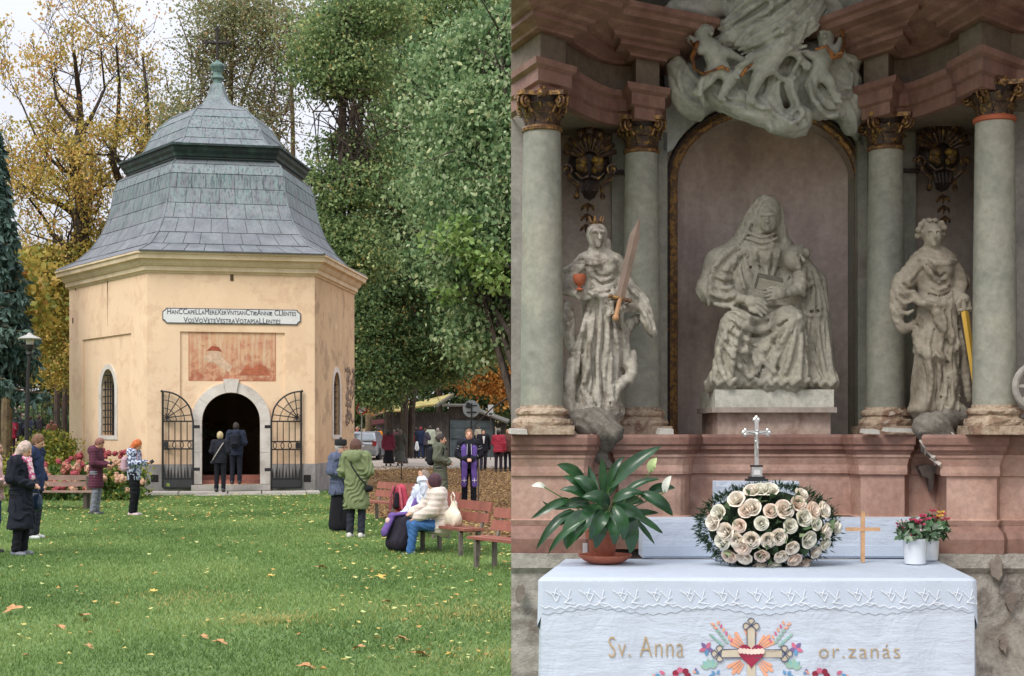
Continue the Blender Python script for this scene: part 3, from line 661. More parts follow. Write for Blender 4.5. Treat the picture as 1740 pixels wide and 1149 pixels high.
su0,sz1=FF.at(276,523); su1,_=FF.at(511,529); sz0=FF.at(276,549)[1]; sz0=(sz0+FF.at(511,553)[1])/2; sz1=(sz1+FF.at(511,527)[1])/2
sg=thing('inscription_sign','white plaque with two lines of dark Latin capitals above the painting','sign',FF.fr((su0+su1)/2,(sz0+sz1)/2,-.0),ang)
hw=(su1-su0)/2; hh=(sz1-sz0)/2; c_=.1
def plaque(hw,hh,c_): return [(-hw+c_,-hh),(hw-c_,-hh),(hw-c_*.6,-hh+c_*.6),(hw,-hh+c_),(hw,hh-c_),(hw-c_*.6,hh-c_*.6),(hw-c_,hh),(-hw+c_,hh),(-hw+c_*.6,hh-c_*.6),(-hw,hh-c_),(-hw,-hh+c_),(-hw+c_*.6,-hh+c_*.6)]
b=MB(); b.plate(plaque(hw,hh,c_),[],.03,lambda u,z,w: Vector((u,w-.03,z))); b.build('sign_frame',plain('sign_edge','4d555e',.8),sg)
b=MB(); b.plate(plaque(hw-.025,hh-.025,c_*.95),[],.004,lambda u,z,w: Vector((u,w-.036,z))); b.build('sign_board',plain('sign_white','dfe0df',.7,var=.05),sg)
M_LET=plain('sign_letters','414b58',.8)
for body,zc,wmax in (('HanCCapeLLaMereXerVntsanCtæAnnæ CLIentes',.045,hw*1.86),('VosVoVeteVestraVotapsaLLentes',-.185,hw*1.40)):
    me,a,w=text('sign_lettering',body,.22,M_LET,sg,small=.74)
    k=wmax/w; a[:,0]=(a[:,0]-(a[:,0].max()+a[:,0].min())/2)*k; a=a[:,[0,2,1]]; a[:,1]=-a[:,1]-.040; a[:,2]=a[:,2]*1.0+zc; me.vertices.foreach_set('co',a.ravel()); me.update(); link('sign_lettering',me,sg)
# iron gate leaves
def gate(px0,px1,hinge,lab):
    ul,zb=FF.at(px0,829,-.35); ur,_=FF.at(px1,829,-.35); zt=FF.at(px0 if hinge>0 else px1,665,-.35)[1]; zl=FF.at(px1 if hinge>0 else px0,716,-.35)[1]
    Wd=ur-ul; g=thing('iron_gate',lab,'gate',FF.fr(ur if hinge>0 else ul,0,-.22),ang+ (-.16 if hinge>0 else .16),'open iron gate leaves')
    s=-hinge   # local x runs from hinge away from the door
    X=lambda t: s*Wd*t
    H=lambda t: zl+(zt-zl)*math.sqrt(max(0,1-(1-t)**2))
    b=MB(); rr=.026
    b.tube([(X(0),0,zb),(X(0),0,zl)],rr,6); b.tube([(X(1),0,zb),(X(1),0,zt)],rr*1.2,6); b.tube([(X(t/12),0,H(t/12)) for t in range(13)],rr,6)
    for z in (zb,zb+.24,zb+1.06,zb+1.28,zl+.0): b.tube([(X(0),0,z),(X(1),0,z)],.02,6)
    b.tube([(X(1),0,zt),(X(1)-s*.0+s*.05,0,zt+.02)],rr*1.3,6); b.build('gate_frame',M_IRON,g)
    for k in range(1,5):
        t=k/5; m=MB(); m.tube([(X(t),0,zb+.24),(X(t),0,zb+1.06)],.014,6); m.tube([(X(t),0,zb+1.28),(X(t),0,zl)],.014,6); m.build('bar',M_IRON,g)
    for k in range(4):
        a=PI/2*(k+.6)/4.2; hx=1-math.cos(a)*.0; m=MB(); dx=math.sin(a); e=1-dx; m.tube([(X(1)-s*.1,0,zl+.1),(X(max(0,e)),0,H(max(0,e)))] ,.014,6); m.build('fan_bar',M_IRON,g)
    m=MB()
    for rr2 in (.45,.72): m.tube([(X(1)-s*Wd*rr2*math.cos(PI/2*q/8),0,zl+(zt-zl)*rr2*math.sin(PI/2*q/8)) for q in range(9)],.012,6)
    for k in range(10): a=2*PI*k/10; m.tube([(X(1)-s*.12,0,zl+.1),(X(1)-s*.12+.12*math.cos(a),-.02,zl+.1+.12*math.sin(a))],.014,5)
    m.build('fan_ornament',M_IRON,g)
    for k in range(4):
        t=(k+.5)/4; m=MB(); m.tube([(X(t)+.045*math.cos(a),0,zb+1.17+.085*math.sin(a)) for a in [2*PI*q/12 for q in range(13)]],.013,5,cap=False); m.build('oval_ring',M_IRON,g)
    m=MB(); m.box((X(.9),0,zb+1.17),(.14,.04,.16)); m.build('lock_box',M_IRON,g)
    m=MB(); m.box((X(.5),0,zb+.12),(Wd-.04,.015,.22)); m.build('kick_plate',plain('gate_plate','3b3b3c',.5,.3),g)
    for k in range(9):
        t=(k+.5)/9; m=MB(); m.tube([(X(t),0,zb+.24),(X(t),0,zb+.40),(X(t),0,zb+.56)],[.03,.022,.003],5); m.build('spike',M_IRON,g)
    m=MB(); 
    for z in (zb+.5,zl-.15): m.box((-s*.09,0,z),(.18,.04,.09))
    m.build('hinge',M_IRON,g)
gate(275,328,1,'left black iron gate leaf folded back beside the chapel door'); gate(461,513,-1,'right black iron gate leaf folded back beside the chapel door')
# inside: a small dark altar
ia=thing('inner_altar','dark altar with a standing cross inside the chapel doorway','altar',(CC.x-.3,45.2,SILL+.2))
b=MB(); b.box((0,0,.5),(1.5,.6,1.0)); b.build('altar_block',plain('inner_stone','6a6058',.9),ia)
b=MB(); b.tube([(-.35,0,1.0),(-.35,0,1.75)],.03,6); b.tube([(-.53,0,1.55),(-.17,0,1.55)],.03,6); b.box((-.35,0,1.04),(.25,.2,.08)); b.build('cross',plain('inner_brass','8b7b5c',.5,.5),ia)
b=MB(); 
for k in range(14): b.ball((rnd.uniform(-.6,.5),rnd.uniform(-.2,.1),1.05+rnd.random()*.25),rnd.uniform(.06,.12),6)
b.build('flowers',plain('inner_flowers','7d8468',.9,var=.5),ia)
# ================================================================== trees
M_BARK=stone('dark_bark',['2b2521','40362f','56493d'],4,.95,.6,30,streak=('6b6152',.4,9)); M_BARK2=stone('mossy_bark',['4a3d2f','6b5a45','7f7a55'],5,.95,.6,30)
M_GRN=leafmat('green_leaves',[(0,'557048'),(.35,'76905a'),(.7,'9cb074'),(.9,'bcc488'),(1,'c4b270')],trans=.4)
M_GRN2=leafmat('maple_leaves',[(0,'5a7850'),(.4,'7c9866'),(.75,'a8bc8a'),(.93,'c6d2ac'),(1,'c9cf9a')],trans=.4)
M_GRN3=leafmat('deep_green_leaves',[(0,'4c6845'),(.5,'6e8c5b'),(.85,'94a86b'),(1,'b2b074')],trans=.4)
M_BRI=leafmat('fresh_green_leaves',[(0,'6b8a4a'),(.5,'8ba65c'),(1,'a6b978')])
M_OLV=leafmat('olive_leaves',[(0,'727e58'),(.4,'939a6e'),(.75,'b0ab80'),(1,'bf9a70')],trans=.4)
M_GOLD=leafmat('golden_leaves',[(0,'8b9450'),(.3,'b0a650'),(.6,'ccb25c'),(.85,'dcbd72'),(1,'c48a5c')],trans=.4)
M_ORG=leafmat('orange_leaves',[(0,'a88a50'),(.4,'cf9a50'),(.8,'e6b468'),(1,'d47c50')],trans=.45)
M_SPR=leafmat('spruce_needles',[(0,'2f4540'),(.5,'486058'),(1,'6f857a')],trans=.05)
def pblob(px,py,rx,ry,d,rd=None):
    c=W(px,py,d); a=rx*d/F; b=ry*d/F; return (c.x,c.y,c.z,a,rd or (a*.9),b)
def tint_of(ct,base=0.,w=1.,n=.25): return np.clip(base+ct*w+rng.normal(size=len(ct))*n,0,1)
def crown(name,blobs,n,size,mat,parent,hang=.35,spread=.42,per=26,base=.0,w=.8,shell=.45,mat2=None,kind=None):
    P,ct,u=clumps(blobs,n,per,spread,shell); P=P[P[:,2]>.3]; 
    k=min(len(P),len(ct)); V,Fc,t=leaves(P,size,hang,aspect=.7,out=None); ct=ct[:len(P)]
    tt=np.repeat(tint_of(ct,base,w,.18),2)
    return leafobj(name,V,Fc,tt,mat,parent,kind)
def limbs(root,paths,mat,name='trunk'):
    m=MB()
    for pts,r in paths: m.tube(pts,r,8)
    o=m.build(name,mat,root,smooth=True); return o
def ptree(name,label,trunks,blobs,n,size,mat,bark=None,group=None,extra=None,twigs=0,**kw):
    """trunks: list of ([(px,py,d)..], r0, r1); a thing with trunk, limbs and crown"""
    p0=W(*trunks[0][0][0]); root=thing(name,label,'tree',(0,0,0),0,group)
    base=Vector((p0.x,p0.y,float(gz(p0.x,p0.y)))); root.location=base
    M=Matrix.Translation(-base); m=MB(); ends=[]
    for k,(pts,r0,r1) in enumerate(trunks):
        P=[W(*q) for q in pts]
        if k==0: P[0].z=base.z-.1; P.insert(1,P[0].lerp(P[1],.12)); 
        N=len(P); rs=[r0+(r1-r0)*(i/(N-1)) for i in range(N)]
        if k==0: rs[0]*=1.25
        m.tube(P,rs,9); ends.append((P,rs))
    tips=[]
    for b in range(twigs):
        P,rs=rnd.choice(ends); i=rnd.randint(max(1,len(P)//2),len(P)-1); q=P[i-1].lerp(P[i],rnd.random())
        bl=rnd.choice(blobs); tgt=Vector(bl[:3])+Vector((rnd.uniform(-1,1)*bl[3],rnd.uniform(-1,1)*bl[4],rnd.uniform(-.6,1)*bl[5]))*.7
        d=tgt-q; L=d.length
        if L>14: continue
        pts=[q]; 
        for s in range(1,6): pts.append(q+d*(s/5)+Vector((rnd.gauss(0,.05),rnd.gauss(0,.05),rnd.gauss(0,.05)+math.sin(PI*s/5)*.08))*L)
        m.tube(pts,[max(.02,rs[i]*.45*(1-s*.17)) for s in range(6)],5)
        for s in (2,3,4,5):
            for _ in range(2):
                e=pts[s]+Vector((rnd.gauss(0,.9),rnd.gauss(0,.9),rnd.gauss(0,.7)+.3)); m.tube([pts[s],pts[s].lerp(e,.5)+Vector((0,0,.1)),e],[.03,.02,.008],4)
    t=m.build('trunk',bark or M_BARK,root,fixn=False); t.matrix_parent_inverse=M
    c=crown('crown',blobs,n,size,mat,root,**kw); c.matrix_parent_inverse=M
    return root
B=pblob
ptree('broadleaf_tree','tall dark green tree rising behind the right edge of the chapel roof',[([(573,735,54),(577,520,54),(580,330,54),(583,120,54),(585,-40,54)],.26,.12)],
 [B(556,95,52,80,54),(B(600,120,60,50,54)),B(548,330,34,60,54),B(612,320,42,44,54),B(585,250,34,30,55),B(640,270,34,40,55),B(560,420,50,60,54),B(610,430,50,60,54),B(640,20,60,50,54)],38000,.145,M_GRN,group='tall green park trees',twigs=26,hang=.4)
ptree('broadleaf_tree','slim leaning trunked tree just right of the chapel with leaves down to eye level',[([(662,745,66),(660,675,66),(651,591,66),(640,520,66),(625,420,66),(615,300,66),(612,180,66)],.22,.12)],
 [B(628,560,52,75,61),B(640,640,48,52,61),B(655,450,60,80,62),B(655,350,40,60,62),B(620,640,26,50,60)],50000,.145,M_GRN3,group='tall green park trees',twigs=24,base=.1)
ptree('broadleaf_tree','twin trunked dark tree between the slim tree and the wooden hut',[([(685,778,66),(687,700,66),(689,647,66),(694,590,66),(697,522,66),(700,400,66),(705,240,66)],.22,.1),([(697,777,66.3),(699,703,66.3),(706,640,66.3),(714,560,66.3),(717,480,66.3),(722,380,66)],.17,.1)],
 [B(742,590,72,58,62),B(790,560,60,70,60),B(760,470,80,70,61),B(700,300,70,90,62),B(720,170,80,100,61),B(735,632,50,20,62),B(820,490,60,60,60)],72000,.14,M_GRN3,group='tall green park trees',twigs=40,base=.0,w=.85)
ptree('broadleaf_tree','high green tree whose leaves fill the top of the picture right of the roof cross',[([(590,760,70),(592,500,70),(600,200,70),(612,-60,70)],.2,.12)],
 [B(600,40,70,80,66),B(690,60,90,100,64),B(780,40,80,90,64),B(668,200,50,90,66),B(850,60,60,100,64)],52000,.15,M_GRN,group='tall green park trees',twigs=22,base=.05)
tr=ptree('broadleaf_tree','near maple with large drooping leaves at the right edge above the benches',[([(905,900,33),(900,700,33),(890,400,33),(880,150,33)],.3,.14)],
 [B(835,190,62,80,35),B(800,300,62,70,35),B(845,380,60,90,34),B(770,260,40,60,36),B(800,430,60,80,35),B(740,330,30,60,38),B(850,90,60,80,36),B(790,120,60,60,37),B(830,560,48,60,35),B(760,190,50,40,38),B(930,250,70,130,34),B(960,440,60,90,34)],112000,.13,M_GRN2,group='tall green park trees',twigs=26,hang=.8,spread=.36,per=30,base=-.05,w=.95,shell=.3)
c=crown('leafy_shoot',[B(770,398,24,30,33),B(820,440,26,30,33),B(760,500,18,22,34),B(845,470,20,24,33)],900,.15,M_BRI,tr,spread=.22,per=16); c.matrix_parent_inverse=Matrix.Translation(-tr.location)
ptree('broadleaf_tree','thin olive leaved tree directly behind the roof cross',[([(385,700,58),(388,400,58),(392,150,58),(400,-60,58)],.2,.07),([(500,700,57),(500,400,57),(497,200,57),(490,20,57)],.16,.05),([(390,250,58),(415,160,58),(450,60,58),(470,-20,58)],.08,.03),([(390,300,58),(360,200,58),(330,100,58),(300,20,58)],.07,.02)],
 [B(320,190,50,60,58),B(300,260,30,70,58),B(390,60,65,70,58),B(460,110,52,90,58),B(430,190,40,50,58),B(500,60,50,70,57),B(470,230,20,40,57),B(350,110,40,60,58),B(410,10,90,40,58)],26000,.115,M_OLV,bark=M_BARK2,group='thin half bare trees behind the chapel',twigs=34,spread=.55,per=14,shell=.2)
# the autumn tree on the left: visible limbs, twigs and thin leaves
D0=60
def autumn():
    base=W(165,735,D0); base.z=float(gz(base.x,base.y)); root=thing('autumn_chestnut_tree','bare topped autumn tree with dark forked limbs and golden leaves left of the chapel','tree',base)
    m=MB(); tips=[]
    main=[([(165,760),(160,640),(158,520),(150,470),(143,400),(138,340),(136,270),(128,210),(124,150),(130,90)],.62,.07),([(160,480),(178,440),(200,370),(212,330),(232,290),(248,230),(250,160),(240,90)],.36,.05),
    ([(150,500),(130,480),(118,420),(95,400),(70,370),(55,340)],.24,.04),([(143,400),(120,360),(100,345),(70,340),(45,320),(20,300)],.2,.03),([(138,300),(110,290),(85,270),(60,230),(40,180)],.12,.03),
    ([(212,330),(200,280),(190,220),(196,140),(200,80)],.18,.04),([(136,230),(160,190),(176,150),(180,90)],.12,.03),([(128,210),(100,170),(85,110)],.1,.03),([(150,470),(120,500),(95,520),(70,515)],.2,.03),([(160,560),(120,600),(95,610)],.14,.03),([(232,290),(262,270),(285,250)],.1,.03)]
    for pts,r0,r1 in main:
        P=[W(x,y,D0)+Vector((0,(k and rnd.gauss(0,.5)),0)) for k,(x,y) in enumerate(pts)]; N=len(P); m.tube(P,[r0+(r1-r0)*(i/(N-1))**.8 for i in range(N)],8)
        for k in range(1,N):
            for q in range(2 if k>N*.4 else 1):
                d=(P[k]-P[k-1]).normalized(); ax=Vector((rnd.gauss(0,1),rnd.gauss(0,.9),rnd.gauss(0,.5)+.45)).normalized()
                r=(r0+(r1-r0)*(k/(N-1))**.8)*.42; grow(m,P[k].lerp(P[k-1],rnd.random()),(d*.5+ax).normalized(),rnd.uniform(1.7,3.1),max(.025,min(r,.07)),0,tips,.5,.35,(4,3),.2,6,minr=.011)
    t=m.build('trunk',M_BARK,root,fixn=False); t.matrix_parent_inverse=Matrix.Translation(-base)
    T=np.array([tuple(q) for q in tips]); zt=(T[:,2]-W(0,480,D0).z)/(W(0,60,D0).z-W(0,480,D0).z)
    k=rng.uniform(0,1,len(T))<np.clip(.92-zt*.62,.12,1); T=T[k]; zt=zt[k]
    per=16; j=np.repeat(np.arange(len(T)),per); P=T[j]+rng.normal(size=(len(j),3))*[.26,.26,.2]; ct=rng.uniform(0,1,len(T))[j]
    V,Fc,tt=leaves(P,.135,.7,.75); hz=np.repeat(np.clip(zt[j],0,1),2)
    o=leafobj('crown',V,Fc,np.clip(np.repeat(ct,2)*.7+.15+rng.normal(size=len(tt))*.15+hz*.1,0,1),M_GOLD,root); o.matrix_parent_inverse=Matrix.Translation(-base)
    c=crown('lower_leaves',[B(110,470,48,40,D0),B(90,540,48,60,D0),B(150,440,40,30,D0),B(100,620,30,45,D0),B(170,520,40,50,D0),B(75,450,30,40,D0),B(200,400,22,40,D0+1)],22000,.14,M_GOLD,root,per=22,spread=.4,base=-.05,w=.75); c.matrix_parent_inverse=Matrix.Translation(-base)
autumn()
# spruce at the left edge
def spruce(px,d,ytop,ybot,rpx,label):
    base=W(px,735,d); base.z=float(gz(base.x,base.y)); root=thing('spruce_tree',label,'tree',base); zt=W(px,ytop,d).z-base.z; zb=W(px,ybot,d).z-base.z; Rm=rpx*d/F
    m=MB(); m.tube([(0,0,-.1),(0,0,zt*.5),(0,0,zt)],[.28,.16,.02],8); m.build('trunk',M_BARK2,root)
    PT_=[];n=230; m=MB(); T=[]
    for i in range(n):
        f=(i/n)**1.15; z=zt-(zt-zb)*f; L=Rm*(.10+f*.95)*rnd.uniform(.8,1.1); a=rnd.random()*2*PI
        dr=Vector((math.cos(a),math.sin(a),0)); pts=[Vector((0,0,z))+dr*L*s+Vector((0,0,-.32*L*s+.16*L*s*s)) for s in (0,.33,.66,1)]
        m.tube(pts,[.04,.03,.02,.008],4)
        k=int(26+110*L/Rm); s=rng.uniform(.12,1,k); wd=.34*L*(1-s*.7)
        side=np.array([-dr.y,dr.x,0]); q=np.array(dr)*(L*s)[:,None]+side*(rng.uniform(-1,1,k)*wd)[:,None]; q[:,2]+=z-.32*L*s+.16*L*s*s-np.abs(rng.normal(size=k))*.14
        PT_.append(q); T.append(np.full(k,rng.uniform(0,.6)))
    m.build('branches',M_BARK2,root,fixn=False)
    P=np.concatenate(PT_); T=np.concatenate(T); V,Fc,t=leaves(P,.26,.8,.42); leafobj('needles',V,Fc,np.repeat(T,2)+rng.uniform(0,.4,len(t)),M_SPR,root)
spruce(-12,41,215,655,84,'blue green spruce at the left edge of the lawn')
spruce(-60,52,150,700,80,'taller blue green spruce cut by the left edge of the picture')
# woods behind
tag(crown('far_wood_foliage',[B(x,y,55,70,92,3) for x in range(575,1230,55) for y in (430,540,640)],90000,.30,M_GRN3,None,shell=.1,kind='stuff'),'dark green wood closing the view behind the huts','woodland')
tag(crown('far_autumn_foliage',[B(705,560,46,80,82),B(820,620,60,52,84),B(845,560,50,40,84),B(632,672,16,22,68),B(620,480,40,60,86),B(870,640,40,60,84),B(715,480,40,40,84)],26000,.24,M_ORG,None,shell=.2,kind='stuff'),'orange autumn foliage glowing between the dark trunks','woodland')
tag(crown('left_wood_foliage',[B(60,590,60,70,84,3),B(110,520,50,90,84,3),B(20,540,50,70,86,3),B(100,650,40,50,82,3),B(60,470,50,60,88,3),B(150,470,60,60,86,3)],26000,.26,leafmat('yellowing_leaves',[(0,'3a4a28'),(.4,'5c6330'),(.75,'86803c'),(1,'a88a40')]),None,shell=.1,kind='stuff'),'yellowing wood behind the lamp post on the left','woodland')
tag(crown('understorey_foliage',[B(x,710,45,42,95,3) for x in range(-320,1240,70)],40000,.3,M_GRN3,None,shell=.1,kind='stuff'),'dark undergrowth closing the horizon','undergrowth')
for px,d,r,lab in ((626,77,.24,'brown trunk behind the no entry sign'),(95,70,.16,'thin dark trunk left of the chapel wall'),(108,66,.14,'dark trunk touching the left chapel corner'),(8,46,.2,'reddish brown trunk at the far left behind the hedge'),(745,86,.2,'dark trunk rising behind the mossy roof')):
    b_=W(px,735,d); b_.z=float(gz(b_.x,b_.y)); tr=thing('broadleaf_tree',lab,'tree',b_); m=MB(); h=W(px,430,d).z
    m.tube([(0,0,-.1),(.03,0,.4),(.1,0,h*.5),(-.1,0,h)],[r*1.5,r,r*.8,r*.5],9); m.build('trunk',M_BARK2 if px in(626,8) else M_BARK,tr)
    M_=Matrix.Translation(-b_); c=crown('crown',[B(px,470,40,50,d),B(px+10,520,34,40,d)],3500,.24,M_GRN3 if px>300 else M_GOLD,tr,shell=.3); c.matrix_parent_inverse=M_

# ================================================================== beds, hedge, grey bench, lamp
M_HYD=leafmat('hydrangea_leaves',[(0,'3d5a2c'),(.4,'5f7a38'),(.75,'8f9a48'),(1,'b0a050')],rough=.45); M_HEDGE=leafmat('hedge_leaves',[(0,'4c5f28'),(.4,'7c8436'),(.8,'a39c44'),(1,'b09a48')])
def bush(label,cat,blobs,n,size,mat,group=None,name='bush',**kw):
    b0=Vector(blobs[0][:3]); b0.z=0; root=thing(name,label,cat,b0,0,group); M_=Matrix.Translation(-b0)
    m=MB()
    for k in range(16):
        bl=rnd.choice(blobs); e=Vector(bl[:3])+Vector((rnd.uniform(-.7,.7)*bl[3],rnd.uniform(-.5,.5)*bl[4],rnd.uniform(0,.8)*bl[5])); s=Vector((e.x*.6+bl[0]*.4,e.y*.6+bl[1]*.4,0)); m.tube([s,s.lerp(e,.5)+Vector((rnd.gauss(0,.05),0,.05)),e],[.02,.014,.006],4)
    o=m.build('stems',M_BARK2,root,fixn=False); o.matrix_parent_inverse=M_
    P,ct,u=clumps(blobs,n,18,kw.get('spread',.14),.35); k=P[:,2]>.04; P,ct=P[k],ct[k]; V,Fc,t=leaves(P,size,kw.get('hang',.3),.75); o=leafobj('foliage',V,Fc,np.repeat(tint_of(ct,kw.get('base',0),.8,.2),2),mat,root); o.matrix_parent_inverse=M_
    return root,M_
h1,Mx=bush('rounded yellow green hedge between the lamp post and the chapel corner','hedge',[B(85,770,38,42,41,1.4),B(20,808,50,30,40,1.4),B(-30,805,50,30,40,1.4),B(60,802,46,36,39,1.2)],15000,.10,M_HEDGE,name='hedge')
hy,My=bush('hydrangea bed with fading pink and red flower heads below the left chapel window','hydrangea',[B(218,824,26,40,36.2,.8),B(190,830,32,38,35.6,.8),B(140,826,36,40,36,.9),B(95,832,40,40,35.6,.9),B(50,830,40,36,35.6,.9),B(205,850,30,18,35,.5),B(120,850,50,18,35,.5)],15000,.12,M_HYD,name='hydrangea_bush')
M_RED=plain('red_flower_head','9c4248',.8,var=.35,bump=.6,bs=30); M_PNK=plain('pink_flower_head','b0705f',.8,var=.35,bump=.6,bs=30); M_PCH=plain('peach_flower_head','bd957a',.8,var=.3,bump=.6,bs=30)
def fhead(mat):
    m=MB(); 
    for k in range(26):
        u=Vector((rnd.gauss(0,1),rnd.gauss(0,1),rnd.gauss(0,1)+.2)).normalized(); q=u*.1; w_=u.orthogonal().normalized(); w_.rotate(Matrix.Rotation(rnd.random()*6.28,3,u)); v_=u.cross(w_); s=.042
        m.add([q+w_*s,q+v_*s,q-w_*s,q-v_*s,q+u*.02],[(0,1,4),(1,2,4),(2,3,4),(3,0,4)])
    m.ball((0,0,0),.09,7); return m.build('flower_head',mat,hy,fixn=False)
FH=[fhead(M_RED),fhead(M_PNK),fhead(M_PCH)]
for k in range(84):
    if k<14: px,py=[(121,779),(134,776),(138,790),(115,785),(173,765),(184,770),(196,771),(205,776),(207,770),(100,784),(178,774),(127,800),(112,797),(213,768)][k]; d=35.3; h=0
    else:
        px=rnd.uniform(62,246); py=rnd.uniform(785,835); h=rnd.choice([0,1,1,2,2]) if px<150 else rnd.choice([1,2,2,2]); d=35.0-(py-785)*.012
    if px>200 and py>800 and rnd.random()<.5: continue
    src=FH[h]; o=src if k in (0,) else shared('flower_head',src,hy)
    o.matrix_parent_inverse=My; o.location=W(px,py,d); s=rnd.uniform(.6,1.0); o.scale=(s*1.2,s,s*.85); o.rotation_euler=(rnd.random(),rnd.random(),rnd.random()*6)
for q in FH[1:]: q.matrix_parent_inverse=My; q.location=W(90+20*FH.index(q),800,35.0)
M_WOODG=stone('weathered_wood',['7a655a','94796d','a8907f'],2,.85,.3,30,obj=True); M_STEEL=plain('dull_steel','5a5048',.6,.4)
gb=thing('park_bench','weathered grey wooden bench in front of the hydrangeas','bench',gp(92,866)); 
for k,(y,z,h,dd) in enumerate(((.16,.70,.11,.035),(.14,.56,.11,.035),(0,.40,.035,.14),(-.16,.40,.035,.14))):
    m=MB(); m.box((0,y,z),(1.75,dd,h)); m.build('plank',M_WOODG,gb)
for x in (-.72,.72):
    m=MB(); m.box((x,-.12,.19),(.07,.07,.38)); m.box((x,.12,.36),(.07,.07,.76)); m.box((x,0,.36),(.05,.2,.05)); m.build('leg',M_STEEL,gb)
lp=thing('lamp_post','black park lamp with a wide pale shade in front of the spruce','lamp post',(W(44,735,37).x,37,0))
m=MB(); z0=W(0,604,37).z; m.tube([(0,0,0),(0,0,.6),(.06,0,z0-.3),(.1,0,z0)],[.09,.07,.045,.035],8); m.lathe([(.12,0),(.12,.25),(.08,.32)],n=8); m.build('post',M_IRON,lp)
m=MB(); m.lathe([(.03,0),(.09,.05),(.05,.12),(.1,.2),(.12,.3)],(.1,0,z0-.02),12); m.build('lamp_holder',M_IRON,lp)
m=MB(); m.lathe([(.09,0),(.1,.12),(.1,.2)],(.1,0,z0+.26),12); m.build('lamp_glass',plain('milky_glass','c9c4b8',.3),lp)
m=MB(); m.lathe([(.30,.0),(.31,.02),(.2,.07),(.08,.12),(.04,.17),(.0,.18)],(.1,0,z0+.42),20,cap=False); m.lathe([(.30,0),(.05,.03)],(.1,0,z0+.42),20,cap=False); m.build('lamp_shade',plain('lamp_shade_grey','a9a8a2',.5),lp)
# iron fence on the left, pale building and figures behind it
ff=thing('iron_fence','tall dark iron fence with scrolls behind the crowd at the far left','fence',W(60,735,66)); ff.location.z=float(gz(-22,66))
for k in range(22):
    x=-2.0+k*.19; h=2.1; m=MB(); m.tube([(x,0,0),(x,0,h)],.022,5); m.build('bar',M_IRON,ff)
m=MB(); m.box((0,0,.25),(4.2,.04,.05)); m.build('rail',M_IRON,ff); m=MB(); m.box((0,0,1.75),(4.2,.04,.05)); m.build('rail',M_IRON,ff)
for k in range(4):
    m=MB(); cx=-1.75+k*.5; m.tube([(cx+(.24-.012*q)*math.cos(q*.45),0,2.3+(.24-.012*q)*math.sin(q*.45)) for q in range(18)],.022,5); m.build('scroll',M_IRON,ff)
bb=thing('pale_gatehouse','pale pink baroque gatehouse half hidden by the spruce at the far left','building',W(58,735,96)); bb.location.z=float(gz(-30,96))
zg=lambda y: W(0,y,96).z-bb.location.z
M_PAL=stone('pale_render',['b8a8a0','d2c3ba','dfd3ca'],1,.9,.1,20); M_PRED=plain('red_band','9c5e50',.8)
m=MB(); o_=[(-2.2,0),(1.3,0),(1.3,zg(697)),(-2.2,zg(697))]; hs=[arch(-1.6,-.7,.1,1.6,8),arch(-.2,.8,.1,1.6,8)]; m.plate(o_,hs,1.0); m.build('wall',M_PAL,bb)
m=MB(); m.box((-.45,.4,zg(695)),(3.9,1.4,.22)); m.build('cornice',M_PRED,bb)
m=MB(); m.plate([(-2.0,zg(693)),(1.2,zg(693)),(.85,zg(685)),(.7,zg(677)),(.75,zg(672)),(-.3,zg(664)),(-1.4,zg(672)),(-1.4,zg(677)),(-1.6,zg(685))],[],.8); m.build('gable',M_PAL,bb)
m=MB(); m.box((-.3,.2,zg(669)),(1.9,.9,.12)); m.build('gable_cornice',M_PRED,bb)
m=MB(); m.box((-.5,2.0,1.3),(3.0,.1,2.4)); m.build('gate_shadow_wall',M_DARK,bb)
sg2=thing('stone_figure_group','pale stone sculpture group on a plinth at the far left edge','statue',W(16,735,88)); sg2.location.z=float(gz(-30,88)); zg2=lambda y: W(0,y,88).z-sg2.location.z
m=MB(); m.box((0,0,.8),(1.3,1.0,1.6)); m.box((0,0,1.65),(1.5,1.2,.14)); m.build('plinth',M_PAL,sg2)
sculpted('figures',[rc((-.2,0,1.7),.25,(-.1,0,2.4),.16),el((-.05,0,2.65),.12),rc((.25,0,1.7),.22,(.2,0,2.2),.14),el((.25,0,2.45),.11),rc((-.1,0,2.35),.07,(.35,-.1,2.5),.05),rc((-.2,0,2.3),.07,(-.5,-.1,2.0),.05),rc((-.5,0,1.7),.16,(-.4,0,2.0),.1)],.05,M_PAL,sg2)

# ================================================================== huts, signs, car on the right
M_HUTW=stone('hut_boards',['33302e','47423d','544e46'],3,.9,.25,30,streak=('6a645a',.4,5)); M_MOSS=stone('mossy_roof_felt',['6f6a3c','9a8f55','b9a86c','8a8d50'],1.6,.95,.4,20); M_TEAL=stone('grey_green_boards',['3d474a','4c575a','59656a'],3,.8,.15,30,streak=('39403f',.4,6))
DH=75; GH=float(gz(0,DH)); hx=lambda px:(px-PX0)*DH/F; hz_=lambda py: EYE+(HY-py)*DH/F
hut=thing('wooden_hut','dark wooden hut with a tilted mossy yellow roof behind the strollers','hut',(hx(720),DH,GH))
L=lambda x,z,y=0: Vector((x-hx(720),y,z-GH))
def boards(x0,x1,zl,zh,n,y,mat,root,name='board'):
    for k in range(n):
        a=x0+(x1-x0)*k/n; c=x0+(x1-x0)*(k+1)/n; m=MB(); m.box(L((a+c)/2,(zl+zh(a))/2,y+rnd.uniform(0,.015)),(c-a-.012,.05,zh(a)-zl)); m.build(name,mat,root)
boards(hx(640),hx(763),GH,lambda x: hz_(700)-.0,22,0,M_HUTW,hut)
m=MB(); m.box(L(hx(700),GH+1.1,1.6),(hx(763)-hx(640),3.1,2.2)); m.build('hut_body',M_HUTW,hut)
